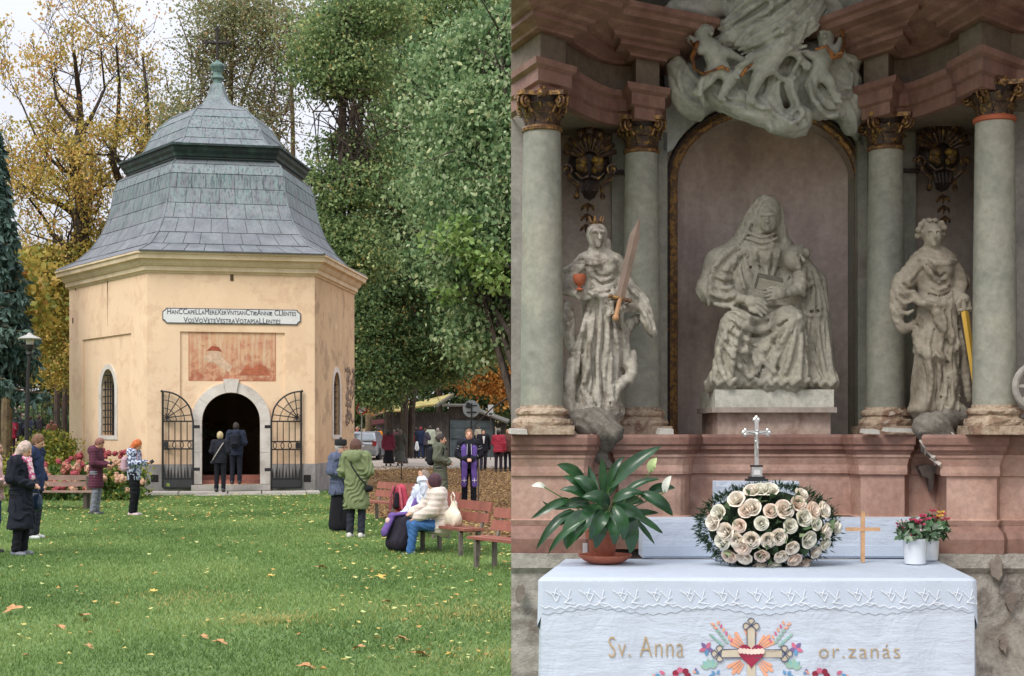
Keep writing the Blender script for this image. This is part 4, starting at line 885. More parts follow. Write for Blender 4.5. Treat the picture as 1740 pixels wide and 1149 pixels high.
def roofslab(pts,y0,y1,t,mat,root,name='roof'):
    m=MB(); n=len(pts); top=[L(hx(px),hz_(py),y0) for px,py in pts]; bt=[L(hx(px),hz_(py)+.25,y1) for px,py in pts]
    V=top+bt+[v-Vector((0,0,t)) for v in top]+[v-Vector((0,0,t)) for v in bt]; Fc=[]
    for i in range(n-1): Fc+=[(i,i+1,n+i+1,n+i),(2*n+i,3*n+i,3*n+i+1,2*n+i+1),(i,2*n+i,2*n+i+1,i+1),(n+i,n+i+1,3*n+i+1,3*n+i)]
    Fc+=[(0,n,3*n,2*n),(n-1,3*n-1,4*n-1,2*n-1)]; m.add(V,Fc); m.build(name,mat,root)
# mossy roof planes, tilted towards the viewer
def plane4(P,t,mat,name,root):
    m=MB(); V=[L(hx(px),hz_(py),y) for px,py,y in P]; nn=Vector((0,.02,-t)); m.add(V+[v+nn for v in V],[(0,1,2,3),(7,6,5,4),(0,4,5,1),(1,5,6,2),(2,6,7,3),(3,7,4,0)]); return m.build(name,mat,root)
plane4([(690,694,-.8),(741,687,-.8),(765,667,1.9),(703,682,1.9)],.09,M_MOSS,'mossy_roof',hut)
plane4([(741,687,-.8),(745,688,-.9),(769,667,2.0),(765,667,1.9)],.14,plain('roof_edge_board','6f6a58',.9),'verge_board',hut)
plane4([(660,698,-.7),(692,698,-.7),(692,688,1.2),(664,688,1.2)],.08,M_MOSS,'mossy_roof',hut)
plane4([(634,706,-.6),(660,699,-.6),(660,693,1.2),(645,699,1.2)],.08,plain('rusty_roof','8d6f57',.9,var=.3),'rusty_roof',hut)
m=MB(); m.ball(L(hx(720),hz_(693.5),-.6),.07,8); m.build('lamp',plain('lamp_white','e8e4d8',.4),hut)
plane4([(634,714,-.7),(655,712,-.7),(655,719,-.75),(634,722,-.75)],.05,plain('dark_red_awning','5e3638',.9),'awning',hut)
h2=thing('boarded_kiosk','grey green boarded kiosk with shuttered front under a low gable','hut',(hx(720),DH,GH))
pts=[(763,777),(763,690),(752,686),(790,687),(822,697),(842,709),(842,777)]
m=MB(); m.plate([((hx(px)-hx(720)),hz_(py)-GH) for px,py in [(762,777),(762,690),(790,690),(820,699),(840,710),(840,777)]],[],3,lambda u,z,w: Vector((u,w+.1,z))); m.build('hut_body',M_HUTW,h2)
boards(hx(764),hx(839),GH,lambda x: hz_(714),14,0,M_TEAL,h2)
for a,c,z0_,z1_ in ((764,800,727,715),(801,838,727,715),(764,800,745,728),(801,838,745,728)):
    m=MB(); m.plate([(hx(a)-hx(720)+.03,hz_(z0_)-GH),(hx(c)-hx(720)-.03,hz_(z0_)-GH),(hx(c)-hx(720)-.03,hz_(z1_)-GH),(hx(a)-hx(720)+.03,hz_(z1_)-GH)],[],.04,lambda u,z,w: Vector((u,w-.07,z))); m.build('shutter',M_TEAL,h2)
plane4([(752,688,-.5),(786,688,-.5),(790,685,2.5),(752,684,2.5)],.1,plain('grey_roof','6d6a62',.9),'roof',h2)
plane4([(786,688,-.5),(862,717,-.5),(866,712,2.5),(790,685,2.5)],.1,plain('grey_roof','6d6a62',.9),'roof',h2)
for k in range(7):
    m=MB(); m.box(L(hx(852),hz_(772-k*8.2),.3),(hx(862)-hx(843),.05,.22)); m.build('log',M_HUTW,h2)
m=MB(); m.box(L(hx(846),hz_(742),-.1),(.28,.03,.9)); m.build('door_notice',plain('pale_paper','a5a39a',.8),h2)
rs=thing('round_sign','grey round panel with a tree emblem on a black post before the kiosk','sign',(hx(805),71,float(gz(0,71))))
q=lambda px,py: ((px-805)*71/F,EYE+(HY-py)*71/F-rs.location.z)
c=q(804.5,695); m=MB(); m.lathe([(.42,-.012),(.43,0),(.42,.012)],(0,0,0),28,rot=Euler((PI/2,0,0)).to_matrix()); o=m.build('disc',plain('grey_disc','8f9696',.4),rs); o.location=(c[0],0,c[1])
m=MB(); m.tube([(0,-.05,0),(0,-.05,c[1]+.28)],.035,8); m.build('post',M_IRON,rs)
m=MB(); m.box((.0,-.05,c[1]-.17),(.5,.02,.07)); m.box((.1,-.05,c[1]+.17),(.34,.02,.05))
for k in range(9): m.ball((-.25+.2*rnd.random(),-.05,c[1]+.05+.3*rnd.random()*.9),(.09,.012,.06),7)
m.build('tree_emblem',M_IRON,rs)
ns=thing('notice_board','white notice with a dark picture on a thin post beside the kiosk','sign',(hx(835.5),71,float(gz(0,71))))
q2=lambda py: EYE+(HY-py)*71/F-ns.location.z
m=MB(); m.box((0,0,(q2(683)+q2(702))/2-.14),(.27,.02,.56)); m.build('panel',plain('notice_white','d8dad6',.6,var=.03),ns)
m=MB(); m.box((0,-.014,q2(699)-.14),(.2,.01,.13)); m.build('picture',plain('notice_dark','5c625c',.8,var=.5),ns); m=MB(); m.tube([(0,.03,0),(0,.03,q2(690))],.025,6); m.build('post',M_STEEL,ns)
nsn=thing('road_sign','round white traffic sign with a red rim on a grey post beside the silver car','traffic sign',((614.5-PX0)*60/F,60,float(gz(0,60))))
zc=EYE+(HY-695.5)*60/F-nsn.location.z
RX=Euler((PI/2,0,0)).to_matrix()
def disc(r,y,mat,name,t=.006):
    m=MB(); m.lathe([(r-.003,-t),(r,0),(r-.003,t)],(0,0,0),26,rot=RX); o=m.build(name,mat,nsn); o.location=(0,y,zc)
disc(.235,0,plain('sign_red','b8363a',.5),'red_rim'); disc(.165,-.01,plain('sign_plain_white','d9d8d4',.5,var=.04),'white_field')
m=MB(); m.tube([(-.12,-.022,.05),(.1,-.022,-.1)],.018,5); o=m.build('needle_mark',plain('grey_mark','6f6c66',.6),nsn); o.location=(0,0,zc)
m=MB(); m.box((.0,-.022,-.07),(.12,.008,.02)); o=m.build('needle_bar',plain('grey_mark','6f6c66',.6),nsn); o.location=(-.05,0,zc)
m=MB(); m.tube([(.0,.03,0),(0,.03,zc+.1)],.028,8); m.build('post',plain('galvanised','9a9a97',.5,.5),nsn)
# silver car seen from behind, partly hidden by the chapel
M_CAR=NT('silver_paint').set(color=s2l('a9acb0'),rough=.3,metal=.55); M_GLS=plain('car_glass','8f979c',.12,.3); M_TYRE=plain('tyre','1d1d1e',.9); M_LIT=plain('tail_light_red','8e2a2c',.3)
car=thing('parked_car','silver estate car seen from behind beside the right chapel wall','car',((611-PX0)*70/F,70,float(gz(0,70))),R(-4))
def carbody():
    sec=[(0,.30,.80,.82,.42),(.08,.26,.86,.90,.40),(.35,.24,.88,1.0,.40),(1.2,.24,.89,1.0,.40),(2.8,.24,.89,.98,.4),(3.6,.26,.86,.85,.42),(4.25,.30,.75,.70,.45)]   # y, z0, half width, shoulder z
    V=[];n=0
    for y,z0,w,zs_,_ in sec:
        ring=[(-w*.92,z0),(-w,z0+.15),(-w,zs_-.15),(-w*.94,zs_),(0,zs_+.02),(w*.94,zs_),(w,zs_-.15),(w,z0+.15),(w*.92,z0),(0,z0)]; V+=[(x,y,z) for x,z in ring]; n=len(ring)
    Fc=[(i*n+k,i*n+(k+1)%n,(i+1)*n+(k+1)%n,(i+1)*n+k) for i in range(len(sec)-1) for k in range(n)]+[tuple(range(n)),tuple(range((len(sec)-1)*n,len(sec)*n))]
    m=MB(); m.add(V,Fc); return m
carbody().build('body',M_CAR,car,smooth=True)
m=MB(); sec=[(.10,.98,.80,.98),(.42,1.36,.70,1.0),(.6,1.44,.66,1.0),(2.1,1.46,.66,1.0),(2.9,1.05,.78,1.0)]
V=[]; 
for y,zt,w,z0 in sec: V+=[(-.84 if y>.2 else -.8,y,.96),(-w,y,zt-.03),(-w*.8,y,zt),(w*.8,y,zt),(w,y,zt-.03),(.84 if y>.2 else .8,y,.96)]
n=6; Fc=[(i*n+k,i*n+k+1,(i+1)*n+k+1,(i+1)*n+k) for i in range(4) for k in range(n-1)]+[(0,1,2,3,4,5),(24,25,26,27,28,29)]; m.add(V,Fc); m.build('cabin',M_CAR,car,smooth=True)
m=MB(); m.add([(-.70,.14,1.03),(.70,.14,1.03),(.60,.40,1.35),(-.60,.40,1.35),(-.70,.17,1.03),(.70,.17,1.03),(.60,.43,1.35),(-.60,.43,1.35)],[(0,1,2,3),(0,1,5,4),(1,2,6,5),(2,3,7,6),(3,0,4,7)]); o=m.build('rear_window',M_GLS,car); o.location=(0,-.03,0)
for s in (-1,1):
    m=MB(); m.box((s*.74,.02,.85),(.2,.12,.24)); m.build('tail_light',M_LIT,car)
m=MB(); m.box((0,.0,.42),(1.66,.16,.2)); m.build('rear_bumper',plain('bumper','85888b',.5,.3),car); m=MB(); m.box((0,-.03,.72),(.5,.02,.11)); m.build('licence_plate',plain('plate','c9c9c4',.5),car)
m=MB(); m.tube([(-.2,-.0,.84),(.2,-.0,.84)],.02,6); m.build('boot_handle',M_IRON,car)
for s in (-1,1):
    for y in (.85,3.4):
        m=MB(); m.lathe([(.2,-.1),(.31,-.1),(.33,-.06),(.33,.06),(.31,.1),(.2,.1)],(0,0,0),18,rot=Euler((0,PI/2,0)).to_matrix()); w_=m.build('wheel',M_TYRE,car); w_.location=(s*.8,y,.33); m=MB(); m.lathe([(.0,s*.08),(.2,s*.09),(.2,s*.03)],(0,0,0),12,rot=Euler((0,PI/2,0)).to_matrix()); m.build('rim',M_CAR,w_)
# slim stakes, benches on the right
m=MB(); m.tube([(0,0,0),(0,0,.62)],.02,6); sk=m.build('iron_stake',M_IRON); sk.location=gp(682,800,0); sk.location=(W(682,735,50).x,50,.0); tag(sk,'short thin iron stake in the leaf litter','stake')
m=MB(); m.tube([(0,0,0),(0,0,1.25)],.022,6); sk=m.build('iron_stake',M_STEEL); sk.location=(W(813,735,33.5).x,33.5,.0); tag(sk,'thin upright stake just right of the man in the purple stole','stake')
M_WOODR=stone('red_brown_wood',['7a4639','8f5546','a36a58'],1.3,.65,.3,40,streak=('5f3a30',.4,3),obj=True); M_LEG=stone('bench_steel',['4b4541','6b625a','857a6c'],4,.7,.3,30)
def bench():
    r_=thing('park_bench',None,None); L_=1.5
    for y,z,h,dd,rx in ((.24,.685,.13,.035,-.2),(.20,.53,.13,.035,-.2),(.05,.385,.035,.14,0),(-.12,.385,.035,.14,0)):
        m=MB(); m.box((0,0,0),(L_,dd,h)); o=m.build('plank',M_WOODR,r_); o.location=(0,y,z); o.rotation_euler=(rx,0,0)
    for x in (-.58,.58):
        for y in (-.15,.12):
            m=MB(); m.box((x,y,.185),(.05,.05,.37)); m.build('leg',M_LEG,r_)
        m=MB(); m.tube([(x,.14,.34),(x,.2,.48),(x,.27,.74)],.026,6); m.build('back_support',M_LEG,r_)
        m=MB(); m.box((x,0,.355),(.05,.36,.025)); m.build('seat_rail',M_LEG,r_)
    return r_
b0=bench(); BP=[(655,26.6,'red brown park bench behind the woman in the green coat'),(716,22.8,'red brown park bench carrying the red backpack and water bottle'),(778,19.4,'red brown park bench on which the embracing pair sits'),(872,17.2,'red brown park bench cut off at the right, nearest to the viewer')]
BEN=[]
for k,(px,d,lab) in enumerate(BP):
    o=b0 if k==0 else copy_tree(b0); o.location=(W(px,735,d).x,d,0); o.rotation_euler=(0,0,R(-57+ (0,4,-3,2)[k])); tag(o,lab,'bench','park benches in a row facing the lawn'); BEN.append(o)
# ================================================================== people
M_SKIN=plain('skin','cf9f84',.6,var=.06); M_EYE=plain('eye_dark','33261f',.4); M_LIP=plain('lips','a8645a',.6)
def cm(c,c2=None,scale=14): return cloth('cloth_'+c+(c2 or ''),c,c2=c2,scale=scale)
def hm(c): 
    f=lambda k: ''.join('%02x'%int(min(255,int(c[i:i+2],16)*k)) for i in (0,2,4)); return stone('hair_'+c,[f(.62),f(.95),f(1.18)],26,.6,.8,90,obj=True)
ARMS={'hang':((.235,.02,1.13),(.245,-.04,.87)),'front':((.235,.02,1.14),(.05,-.20,1.04)),'phone':((.215,-.02,1.15),(.07,-.27,1.17)),'pocket':((.27,.06,1.14),(.21,-.08,.95)),'walk_f':((.22,-.08,1.14),(.21,-.22,.95)),'walk_b':((.24,.12,1.14),(.25,.10,.90)),
'book':((.22,-.02,1.13),(.08,-.24,1.08))}
def skel(H=1.65,pose='front',poseR=None,stride=0,pitch=0,turn=0,seated=False,lean=0,ov=None):
    s=H/1.7; J={}
    a=ARMS[pose]; b_=ARMS[poseR or pose]
    J['sh']=[(-.165,0,1.385),(.165,0,1.385)]; J['el']=[(-a[0][0],)+a[0][1:],(b_[0][0],)+b_[0][1:]]; J['wr']=[(-a[1][0],)+a[1][1:],(b_[1][0],)+b_[1][1:]]
    J['hip']=[(-.085,0,.92),(.085,0,.92)]; J['kn']=[(-.095,-.02-.18*stride,.50),(.095,-.02+.1*stride,.50)]; J['an']=[(-.1,.03-.30*stride,.09),(.1,.03+.32*stride,.09+.05*abs(stride))]
    J['neck']=(0,.0,1.42); J['pel']=(0,0,.95); J['chest']=(0,0,1.25)
    p=R(pitch); J['head']=(0,-.015-.10*math.sin(p),1.565-.035*math.sin(p)); J['hp']=p; J['ht']=R(turn)
    if seated:
        dz=-.46
        for k in ('sh','el','wr','hip'): J[k]=[(q[0],q[1]+(lean if k!='hip' else 0),q[2]+dz) for q in J[k]]
        J['kn']=[(-.11,-.44,.49),(.11,-.44,.49)]; J['an']=[(-.12,-.44,.09),(.10,-.50,.09)]
        J['neck']=(0,lean,1.42+dz); J['pel']=(0,0,.95+dz); J['chest']=(0,lean*.7,1.25+dz); J['head']=(J['head'][0],J['head'][1]+lean*1.2,J['head'][2]+dz)
    for k,v in (ov or {}).items(): J[k]=v
    J['s']=s; J['seat']=seated
    def sc_(v): return tuple(c*s for c in v)
    for k in ('sh','el','wr','hip','kn','an'): J[k]=[sc_(v) for v in J[k]]
    for k in ('neck','pel','chest','head'): J[k]=sc_(J[k])
    M=Matrix.Rotation(J['ht'],3,'Z')@Matrix.Rotation(J['hp'],3,'X'); J['HF']=lambda x,y,z: tuple(Vector(J['head'])+M@(Vector((x,y,z))*s)); J['HM']=M
    return J
def body_prims(J,fine=True):
    s=J['s']; P=[]; H=J['HF']; e=tuple(M_ for M_ in J['HM'].to_euler())
    P+=[el(J['head'],(.073*s,.09*s,.108*s),.01,0,rot=e),el(H(0,-.03,-.055),(.052*s,.055*s,.05*s),.03,0),rc(J['neck'],.055*s,H(0,.01,-.06),.05*s,.02,0)]
    if fine:
        P+=[rc(H(0,-.086,.02),.011*s,H(0,-.108,-.018),.016*s,.01,0)]+[el(H(sx*.072,.0,-.005),(.012*s,.022*s,.03*s),.006,0) for sx in (-1,1)]
        P+=[el(H(sx*.03,-.084,.018),(.014*s,.01*s,.009*s),.002,1) for sx in (-1,1)]+[rc(H(-.02,-.085,-.05),.009*s,H(.02,-.085,-.05),.009*s,.002,2)]
    P+=[rc(J['sh'][0],.06*s,J['sh'][1],.06*s,.04,0),rc(J['chest'],.125*s,J['pel'],.12*s,.05,0,sc=(1.1,.78,1)),rc(J['hip'][0],.085*s,J['hip'][1],.085*s,.04,0)]
    for k in (0,1):
        sh,e_,w=J['sh'][k],J['el'][k],J['wr'][k]; P+=[rc(sh,.05*s,e_,.042*s,.02,0),rc(e_,.04*s,w,.028*s,.02,0)]
        d=(Vector(w)-Vector(e_)).normalized(); c=Vector(w)+d*.05*s; P+=[el(tuple(c),(.032*s,.032*s,.036*s),.02,0)]
        if fine:
            sd=d.cross(Vector((0,0,1)) if abs(d.z)<.8 else Vector((0,1,0))).normalized()
            for j,(o,l) in enumerate(((-.026,.05),(-.009,.062),(.009,.058),(.026,.045))):
                a=c+sd*o*s+d*.015*s; m_=a+(d+sd*o*4).normalized()*l*.6*s; f=m_+(d+Vector((0,.2,-.5))).normalized()*l*.5*s; P+=[rc(tuple(a),.0105*s,tuple(m_),.0098*s,.004,0),rc(tuple(m_),.0098*s,tuple(f),.008*s,.004,0)]
            iv=-sd*(1 if k==0 else -1); a=c+iv*.024*s-d*.01*s; P+=[rc(tuple(a),.012*s,tuple(a+(d+iv*.6).normalized()*.05*s),.009*s,.005,0)]
        P+=[rc(J['hip'][k],.08*s,J['kn'][k],.055*s,.03,0),rc(J['kn'][k],.053*s,J['an'][k],.036*s,.02,0)]
        an=Vector(J['an'][k]); P+=[rc(tuple(an+Vector((0,.03,-.045))*s),.035*s,tuple(an+Vector((0,-.12,-.055))*s),.03*s,.02,0)]
    return P
def coat_prims(J,hem=.6,flare=.03,th=.02,quilt=0,hood=0,sleeve=True,collar=.06,bulk=1.0,open_=False,fold=True):
    s=J['s']; seat=J['seat']; q=(0,0,PI/quilt,.009,.2) if quilt else ((17,13,12,.020,2.7) if fold else None)
    b=bulk; P=[rc(J['sh'][0],(.062+th)*s*b,J['sh'][1],(.062+th)*s*b,.03,fold=q),rc(J['chest'],(.135+th)*s*b,tuple(np.array(J['pel'])+[0,0,.02]),(.128+th)*s*b,.05,sc=(1.1,.82,1),fold=q)]
    if not seat: 
        r1=(.135+th+flare)*s*b; P.append(rc(tuple(np.array(J['pel'])+[0,0,.02]),(.128+th)*s*b,(0,0,hem*s+r1*.25),r1,.04,sc=(1.1,.84,1),fold=q or (30,10,0,.008,1)))
        P.append(el((0,0,hem*s-.5),(.6,.6,.5),.012,sub=True))
    else:
        for k in (0,1): P.append(rc(J['hip'][k],(.10+th)*s,tuple(np.array(J['hip'][k])*(1-hem)+np.array(J['kn'][k])*hem),(.085+th)*s,.03,fold=q))
        P.append(rc(J['hip'][0],(.10+th)*s,J['hip'][1],(.10+th)*s,.04,fold=q))
    if sleeve:
        for k in (0,1): 
            w=tuple(np.array(J['el'][k])*.04+np.array(J['wr'][k])*.96); P+=[rc(J['sh'][k],(.056+th)*s*b,J['el'][k],(.048+th)*s,.03,fold=q),rc(J['el'][k],(.047+th)*s,w,(.032+th)*s,.02,fold=q)]
    if collar: P.append(rc(tuple(np.array(J['neck'])-[0,0,.02]),(.075)*s,tuple(np.array(J['neck'])+[0,.01,collar*.6]),.068*s,.02))
    if hood: n=np.array(J['neck']); P+=[rc(tuple(n+[-.08*s,.07*s,.02*s]),.06*s*hood,tuple(n+[.08*s,.07*s,.02*s]),.06*s*hood,.03,fold=q),el(tuple(n+[0,.11*s,-.03*s]),(.11*s*hood,.07*s*hood,.10*s*hood),.03)]
    return P
def pants_prims(J,r=1.0,hem=.1,wide=0):
    s=J['s']; P=[rc(J['hip'][0],.102*s*r,J['hip'][1],.102*s*r,.04)]
    for k in (0,1):
        an=np.array(J['an'][k])+[0,0,hem*s*.0+.015]; P+=[rc(J['hip'][k],.098*s*r,J['kn'][k],.068*s*r,.03,fold=(24,18,26,.009,1.3)),rc(J['kn'][k],.068*s*r,tuple(an),(.05+wide)*s*r,.02,fold=(18,14,42,.009,1.2))]
    return P
def shoe_prims(J): 
    P=[]; s=J['s']
    for k in (0,1): an=Vector(J['an'][k]); P+=[rc(tuple(an+Vector((0,.035,-.045))*s),.044*s,tuple(an+Vector((0,-.13,-.055))*s),.038*s,.02,sc=(1,1,.95)),rc(tuple(an+Vector((0,.02,-.01))*s),.046*s,tuple(an+Vector((0,.02,-.04))*s),.046*s,.02)]
    return P
def hair_prims(J,style='short',vol=1.0):
    s=J['s']; H=J['HF']; e=tuple(J['HM'].to_euler()); P=[el(H(0,.018,.018),(.086*s*vol,.098*s*vol,.115*s*vol),.02,fold=(40,60,30,.004,2),rot=e)]
    if style=='bob': P+=[rc(H(-.045,.03,.0),.052*s,H(-.06,.03,-.10),.04*s,.03,fold=(60,60,0,.005,1)),rc(H(.045,.03,.0),.052*s,H(.06,.03,-.10),.04*s,.03,fold=(60,60,0,.005,1)),rc(H(0,.06,0),.06*s,H(0,.07,-.12),.055*s,.03,fold=(60,0,0,.005,1))]
    if style=='long': P+=[rc(H(0,.05,0),.075*s,H(0,.06,-.17),.07*s,.03,sc=(1.2,.8,1),fold=(60,0,0,.006,1))]
    if style=='bun': P+=[el(H(0,.11,.02),.045*s,.02)]
    P.append(el(H(0,-.105,-.045),(.068*s,.075*s,.105*s),.012,sub=True,rot=e)); 
    if style in('short','bun'): P.append(el(H(0,-.03,-.16),(.13*s,.14*s,.10*s),.01,sub=True))
    return P
def person(label,px,d,H=1.65,facing=90,z=None,res=.016,body=True,group=None,hair=('4a372b','short'),coat=None,pants=None,skirt=None,shoes='2a2a2c',extra=None,fine=True,skin=None,dx=0,**kw):
    J=skel(H,**kw); x=(px-PX0)*d/F; z=float(gz(x,d)) if z is None else z
    root=thing('person',label,'person',(x,d,z),R(facing),group)
    sculpted('body',body_prims(J,fine),res,[M_SKIN,M_EYE,M_LIP],root)
    if hair: sculpted('hair',hair_prims(J,hair[1],hair[2] if len(hair)>2 else 1),res,hm(hair[0]),root)
    if coat: c=dict(coat); mt=c.pop('m'); sculpted(c.pop('name','coat'),coat_prims(J,**c),res,cm(*mt) if isinstance(mt,tuple) else cm(mt),root)
    if pants: sculpted('trousers',pants_prims(J,wide=.012),res,cm(pants),root)
    if skirt: 
        s=J['s']; r_=skirt[2] if len(skirt)>2 else .2
        sculpted('skirt',[rc(J['pel'],.13*s,(0,0,skirt[1]*s+r_*.3),r_*s,.03,sc=(1.05,.9,1),fold=(34,12,0,.014,.8)),el((0,0,skirt[1]*s-.5),(.7,.7,.5),.012,sub=True)],res,cm(skirt[0]),root)
    if shoes: sculpted('shoes',shoe_prims(J),res,plain('shoe_'+shoes,shoes,.45),root)
    return root,J
def item(name,label,cat,root,mats_prims,res=.012,group=None,local=(0,0,0)):
    """a thing carried by a person: stands at top level at the carrier's place"""
    M=Matrix.Translation(root.location)@root.rotation_euler.to_matrix().to_4x4(); p=M@Vector(local); t_=thing(name,label,cat,p,root.rotation_euler.z,group)
    for nm,prims,mt in mats_prims:
        if callable(prims): o=prims(nm,mt,t_)
        else: o=sculpted(nm,prims,res,mt,t_)
        o.location=o.location-Vector(local)
    return t_
def tubepart(pts,r,sc=(1,1)): 
    def f(nm,mt,t_): m=MB(); m.tube(pts,r,6,sc=sc); return m.build(nm,mt,t_,smooth=True)
    return f
def backpack(root,J,c,label,c2='2a2a2c',w=.13,h=.2,cat='backpack',group=None,low=0):
    s=J['s']; n=np.array(J['chest']); y0=.20*s; z0=n[2]-.06-low
    item('backpack',label,cat,root,[('bag_body',[rc((-w*.45,y0,z0-h*.5),w*.6,(-w*.45,y0,z0+h*.5),w*.55,.05),rc((w*.45,y0,z0-h*.5),w*.6,(w*.45,y0,z0+h*.5),w*.55,.05),rc((0,y0,z0-h*.4),w*.72,(0,y0,z0+h*.5),w*.6,.05)],cm(c)),('front_pocket',[rc((-w*.3,y0+w*.65,z0-h*.35),w*.32,(w*.3,y0+w*.65,z0-h*.35),w*.32,.03)],cm(c)),
        ('strap',tubepart([(-.12*s,y0-.05,z0+h*.5),(-.13*s,.0,n[2]+.225),(-.125*s,-.12*s,n[2]+.10),(-.15*s,-.09*s,n[2]-.12),(-.14*s,y0-.06,z0-h*.5)],.016,(1,1)),cm(c2)),('strap',tubepart([(.12*s,y0-.05,z0+h*.5),(.13*s,.0,n[2]+.225),(.125*s,-.12*s,n[2]+.10),(.15*s,-.09*s,n[2]-.12),(.14*s,y0-.06,z0-h*.5)],.016),cm(c2))])
# --- near left group
r1,J=person('elderly woman in a long black coat and pink scarf at the left edge',36,19.4,1.60,78,res=.011,hair=('c9b0a4','bob',1.05),coat=dict(m='20222c',hem=.42,flare=.05,th=.03),pants='1a1b21',shoes='6f737c',pose='front',pitch=28)
sculpted('scarf',[rc((-.07,-.06,1.33),.045,(.06,-.08,1.33),.045,.03,fold=(60,30,60,.006,2)),rc((.0,-.12,1.30),.04,(.02,-.15,1.08),.045,.03,fold=(60,30,40,.006,2)),rc((-.05,.05,1.36),.05,(.05,.05,1.36),.05,.03)],.012,cloth('scarf_pink','c95a8a',c2='e6cfd0',scale=26),r1)
item('handbag','shiny dark blue handbag on the arm of the woman in black','handbag',r1,[('bag_body',[rc((.31,-.02,.70),.10,(.31,.10,.70),.10,.04,sc=(.6,1.2,1)),rc((.31,-.07,.80),.05,(.31,.15,.80),.05,.04,sc=(.6,1,1))],plain('navy_leather','2c3c52',.25)),('handle',tubepart([(.29,-.10,.84),(.27,-.05,1.0),(.25,.0,1.08),(.27,.08,1.0),(.29,.16,.84)],.012),plain('navy_leather','2c3c52',.25))],res=.012)
r2,J=person('brown haired man in a navy jacket and white shoes behind the woman in black',58,22.4,1.70,85,res=.013,hair=('7a553a','short'),coat=dict(m='2a3450',hem=.78,flare=.0,th=.035,collar=.08),pants='33353d',shoes='c9ccc8',pose='pocket',pitch=30)
person('person in a pale pink jacket and jeans mostly cut off by the left picture edge',-12,19.7,1.62,95,res=.014,hair=('7d6a5a','bob'),coat=dict(m='d9b3ae',hem=.8,th=.02),pants='35496e',pose='front',pitch=10)
r4,J=person('woman in a maroon quilted coat looking down beside the grey bench',163,29.1,1.62,84,res=.013,hair=('8a5a4c','short'),coat=dict(m='59303f',hem=.60,flare=.02,th=.03,quilt=.055,hood=1.0),pants='7d7f88',shoes='4a4a55',pose='book',pitch=42)
item('phone','dark phone held by the woman in the maroon coat','phone',r4,[('phone_body',tubepart([(0,-.30,1.04),(0,-.34,1.10)],.03,(1,.3)),M_IRON)])
r5,J=person('orange haired woman in a blue and white patterned jacket reading a phone',228,28.7,1.58,86,res=.013,hair=('c8682a','bob',1.04),coat=dict(m=('3b4a6c','c9cfdb',22),hem=.80,flare=.0,th=.025,hood=.9),pants='17181c',shoes='c9b4b4',pose='phone',pitch=32)
backpack(r5,J,'b898a2','pink grey backpack worn by the orange haired woman','b898a2',.11,.17,low=.05)
item('phone','black phone in the hands of the orange haired woman','phone',r5,[('phone_body',tubepart([(0,-.33,1.08),(0,-.40,1.13)],.035,(1,.25)),M_IRON)])
# --- at the door
r6,J=person('blonde woman in a short dark jacket seen from behind on the chapel step',374,38.0,1.63,178,z=.10,res=.016,hair=('c9b48a','short',1.05),coat=dict(m='24252d',hem=.82,flare=.0,th=.03,quilt=.06),pants='1b1c22',pose='front')
item('shoulder_bag','pale strap and small bag slung across the blonde woman on the step','bag',r6,[('strap',tubepart([(-.13,.05,1.36),(-.06,.17,1.22),(.08,.17,1.0),(.18,.10,.86)],.013),cm('b9b2a8')),('bag_body',[rc((.2,.02,.80),.05,(.2,.08,.80),.05,.03)],cm('34353b'))])
r7,J=person('tall man in a dark blue jacket standing in the chapel doorway, seen from behind',401,39.0,1.72,182,z=.27,res=.018,hair=('3a3230','short'),coat=dict(m='2a3040',hem=.80,flare=.0,th=.035,hood=.8),pants='20222c',pose='front')
backpack(r7,J,'20242c','black backpack on the man in the chapel doorway','1c1d22',.13,.22)
# --- by the benches
r8,J=person('elderly priest in a black hat and cassock facing the woman in green',577,24.0,1.56,62,res=.011,hair=('b9b4ae','short'),coat=dict(m='5a6178',hem=.72,flare=.03,th=.04,collar=.07),skirt=('1b1a20',.08,.21),shoes='3a3a40',pose='front',pitch=6)
H=J['HF']; m=MB(); m.lathe([(.08,.045),(.098,.06),(.098,.13),(.085,.15),(.02,.155)],n=16,sc=(1,1.12)); o=m.build('hat',plain('black_felt','19191c',.9),r8,smooth=True); o.location=Vector(J['head'])-Vector((0,0,.0)); m=MB(); m.ball((0,0,.165),.022,8); o=m.build('pompom',plain('black_felt','19191c',.9),o)
sculpted('stole',[rc((-.08,-.05,1.22),.035,(-.07,-.17,1.02),.035,.02,sc=(1,.5,1)),rc((.08,-.05,1.22),.035,(.07,-.17,1.02),.035,.02,sc=(1,.5,1)),rc((-.075,-.17,1.05),.035,(-.07,-.18,.7),.03,.02,sc=(1,.5,1)),rc((.075,-.17,1.05),.035,(.07,-.18,.7),.03,.02,sc=(1,.5,1))],.012,cm('6b52a0'),r8)
m=MB(); m.lathe([(.058,0),(.06,.035)],n=16,cap=False); o=m.build('collar',plain('white_collar','e0e0e0',.7),r8); o.location=(0,0,1.34)
m=MB(); 
for sx in (-1,1): m.tube([(sx*.034+.026*math.cos(a),-.10,.016+.02*math.sin(a)) for a in [2*PI*q_/10 for q_ in range(11)]],.0035,4,cap=False); m.tube([(sx*.06,-.10,.016),(sx*.075,-.0,.016)],.0035,4)
o=m.build('glasses',M_IRON,r8); o.location=J['head']
r9,J=person('woman in an olive green hooded parka seen from behind beside the old priest',605,22.7,1.60,168,res=.011,hair=('5d3a2c','bob',1.08),coat=dict(m='76805c',hem=.52,flare=.03,th=.04,hood=1.15,quilt=0),pants='2c2e38',shoes='c9c6bd',pose='front',pitch=5,turn=-25)
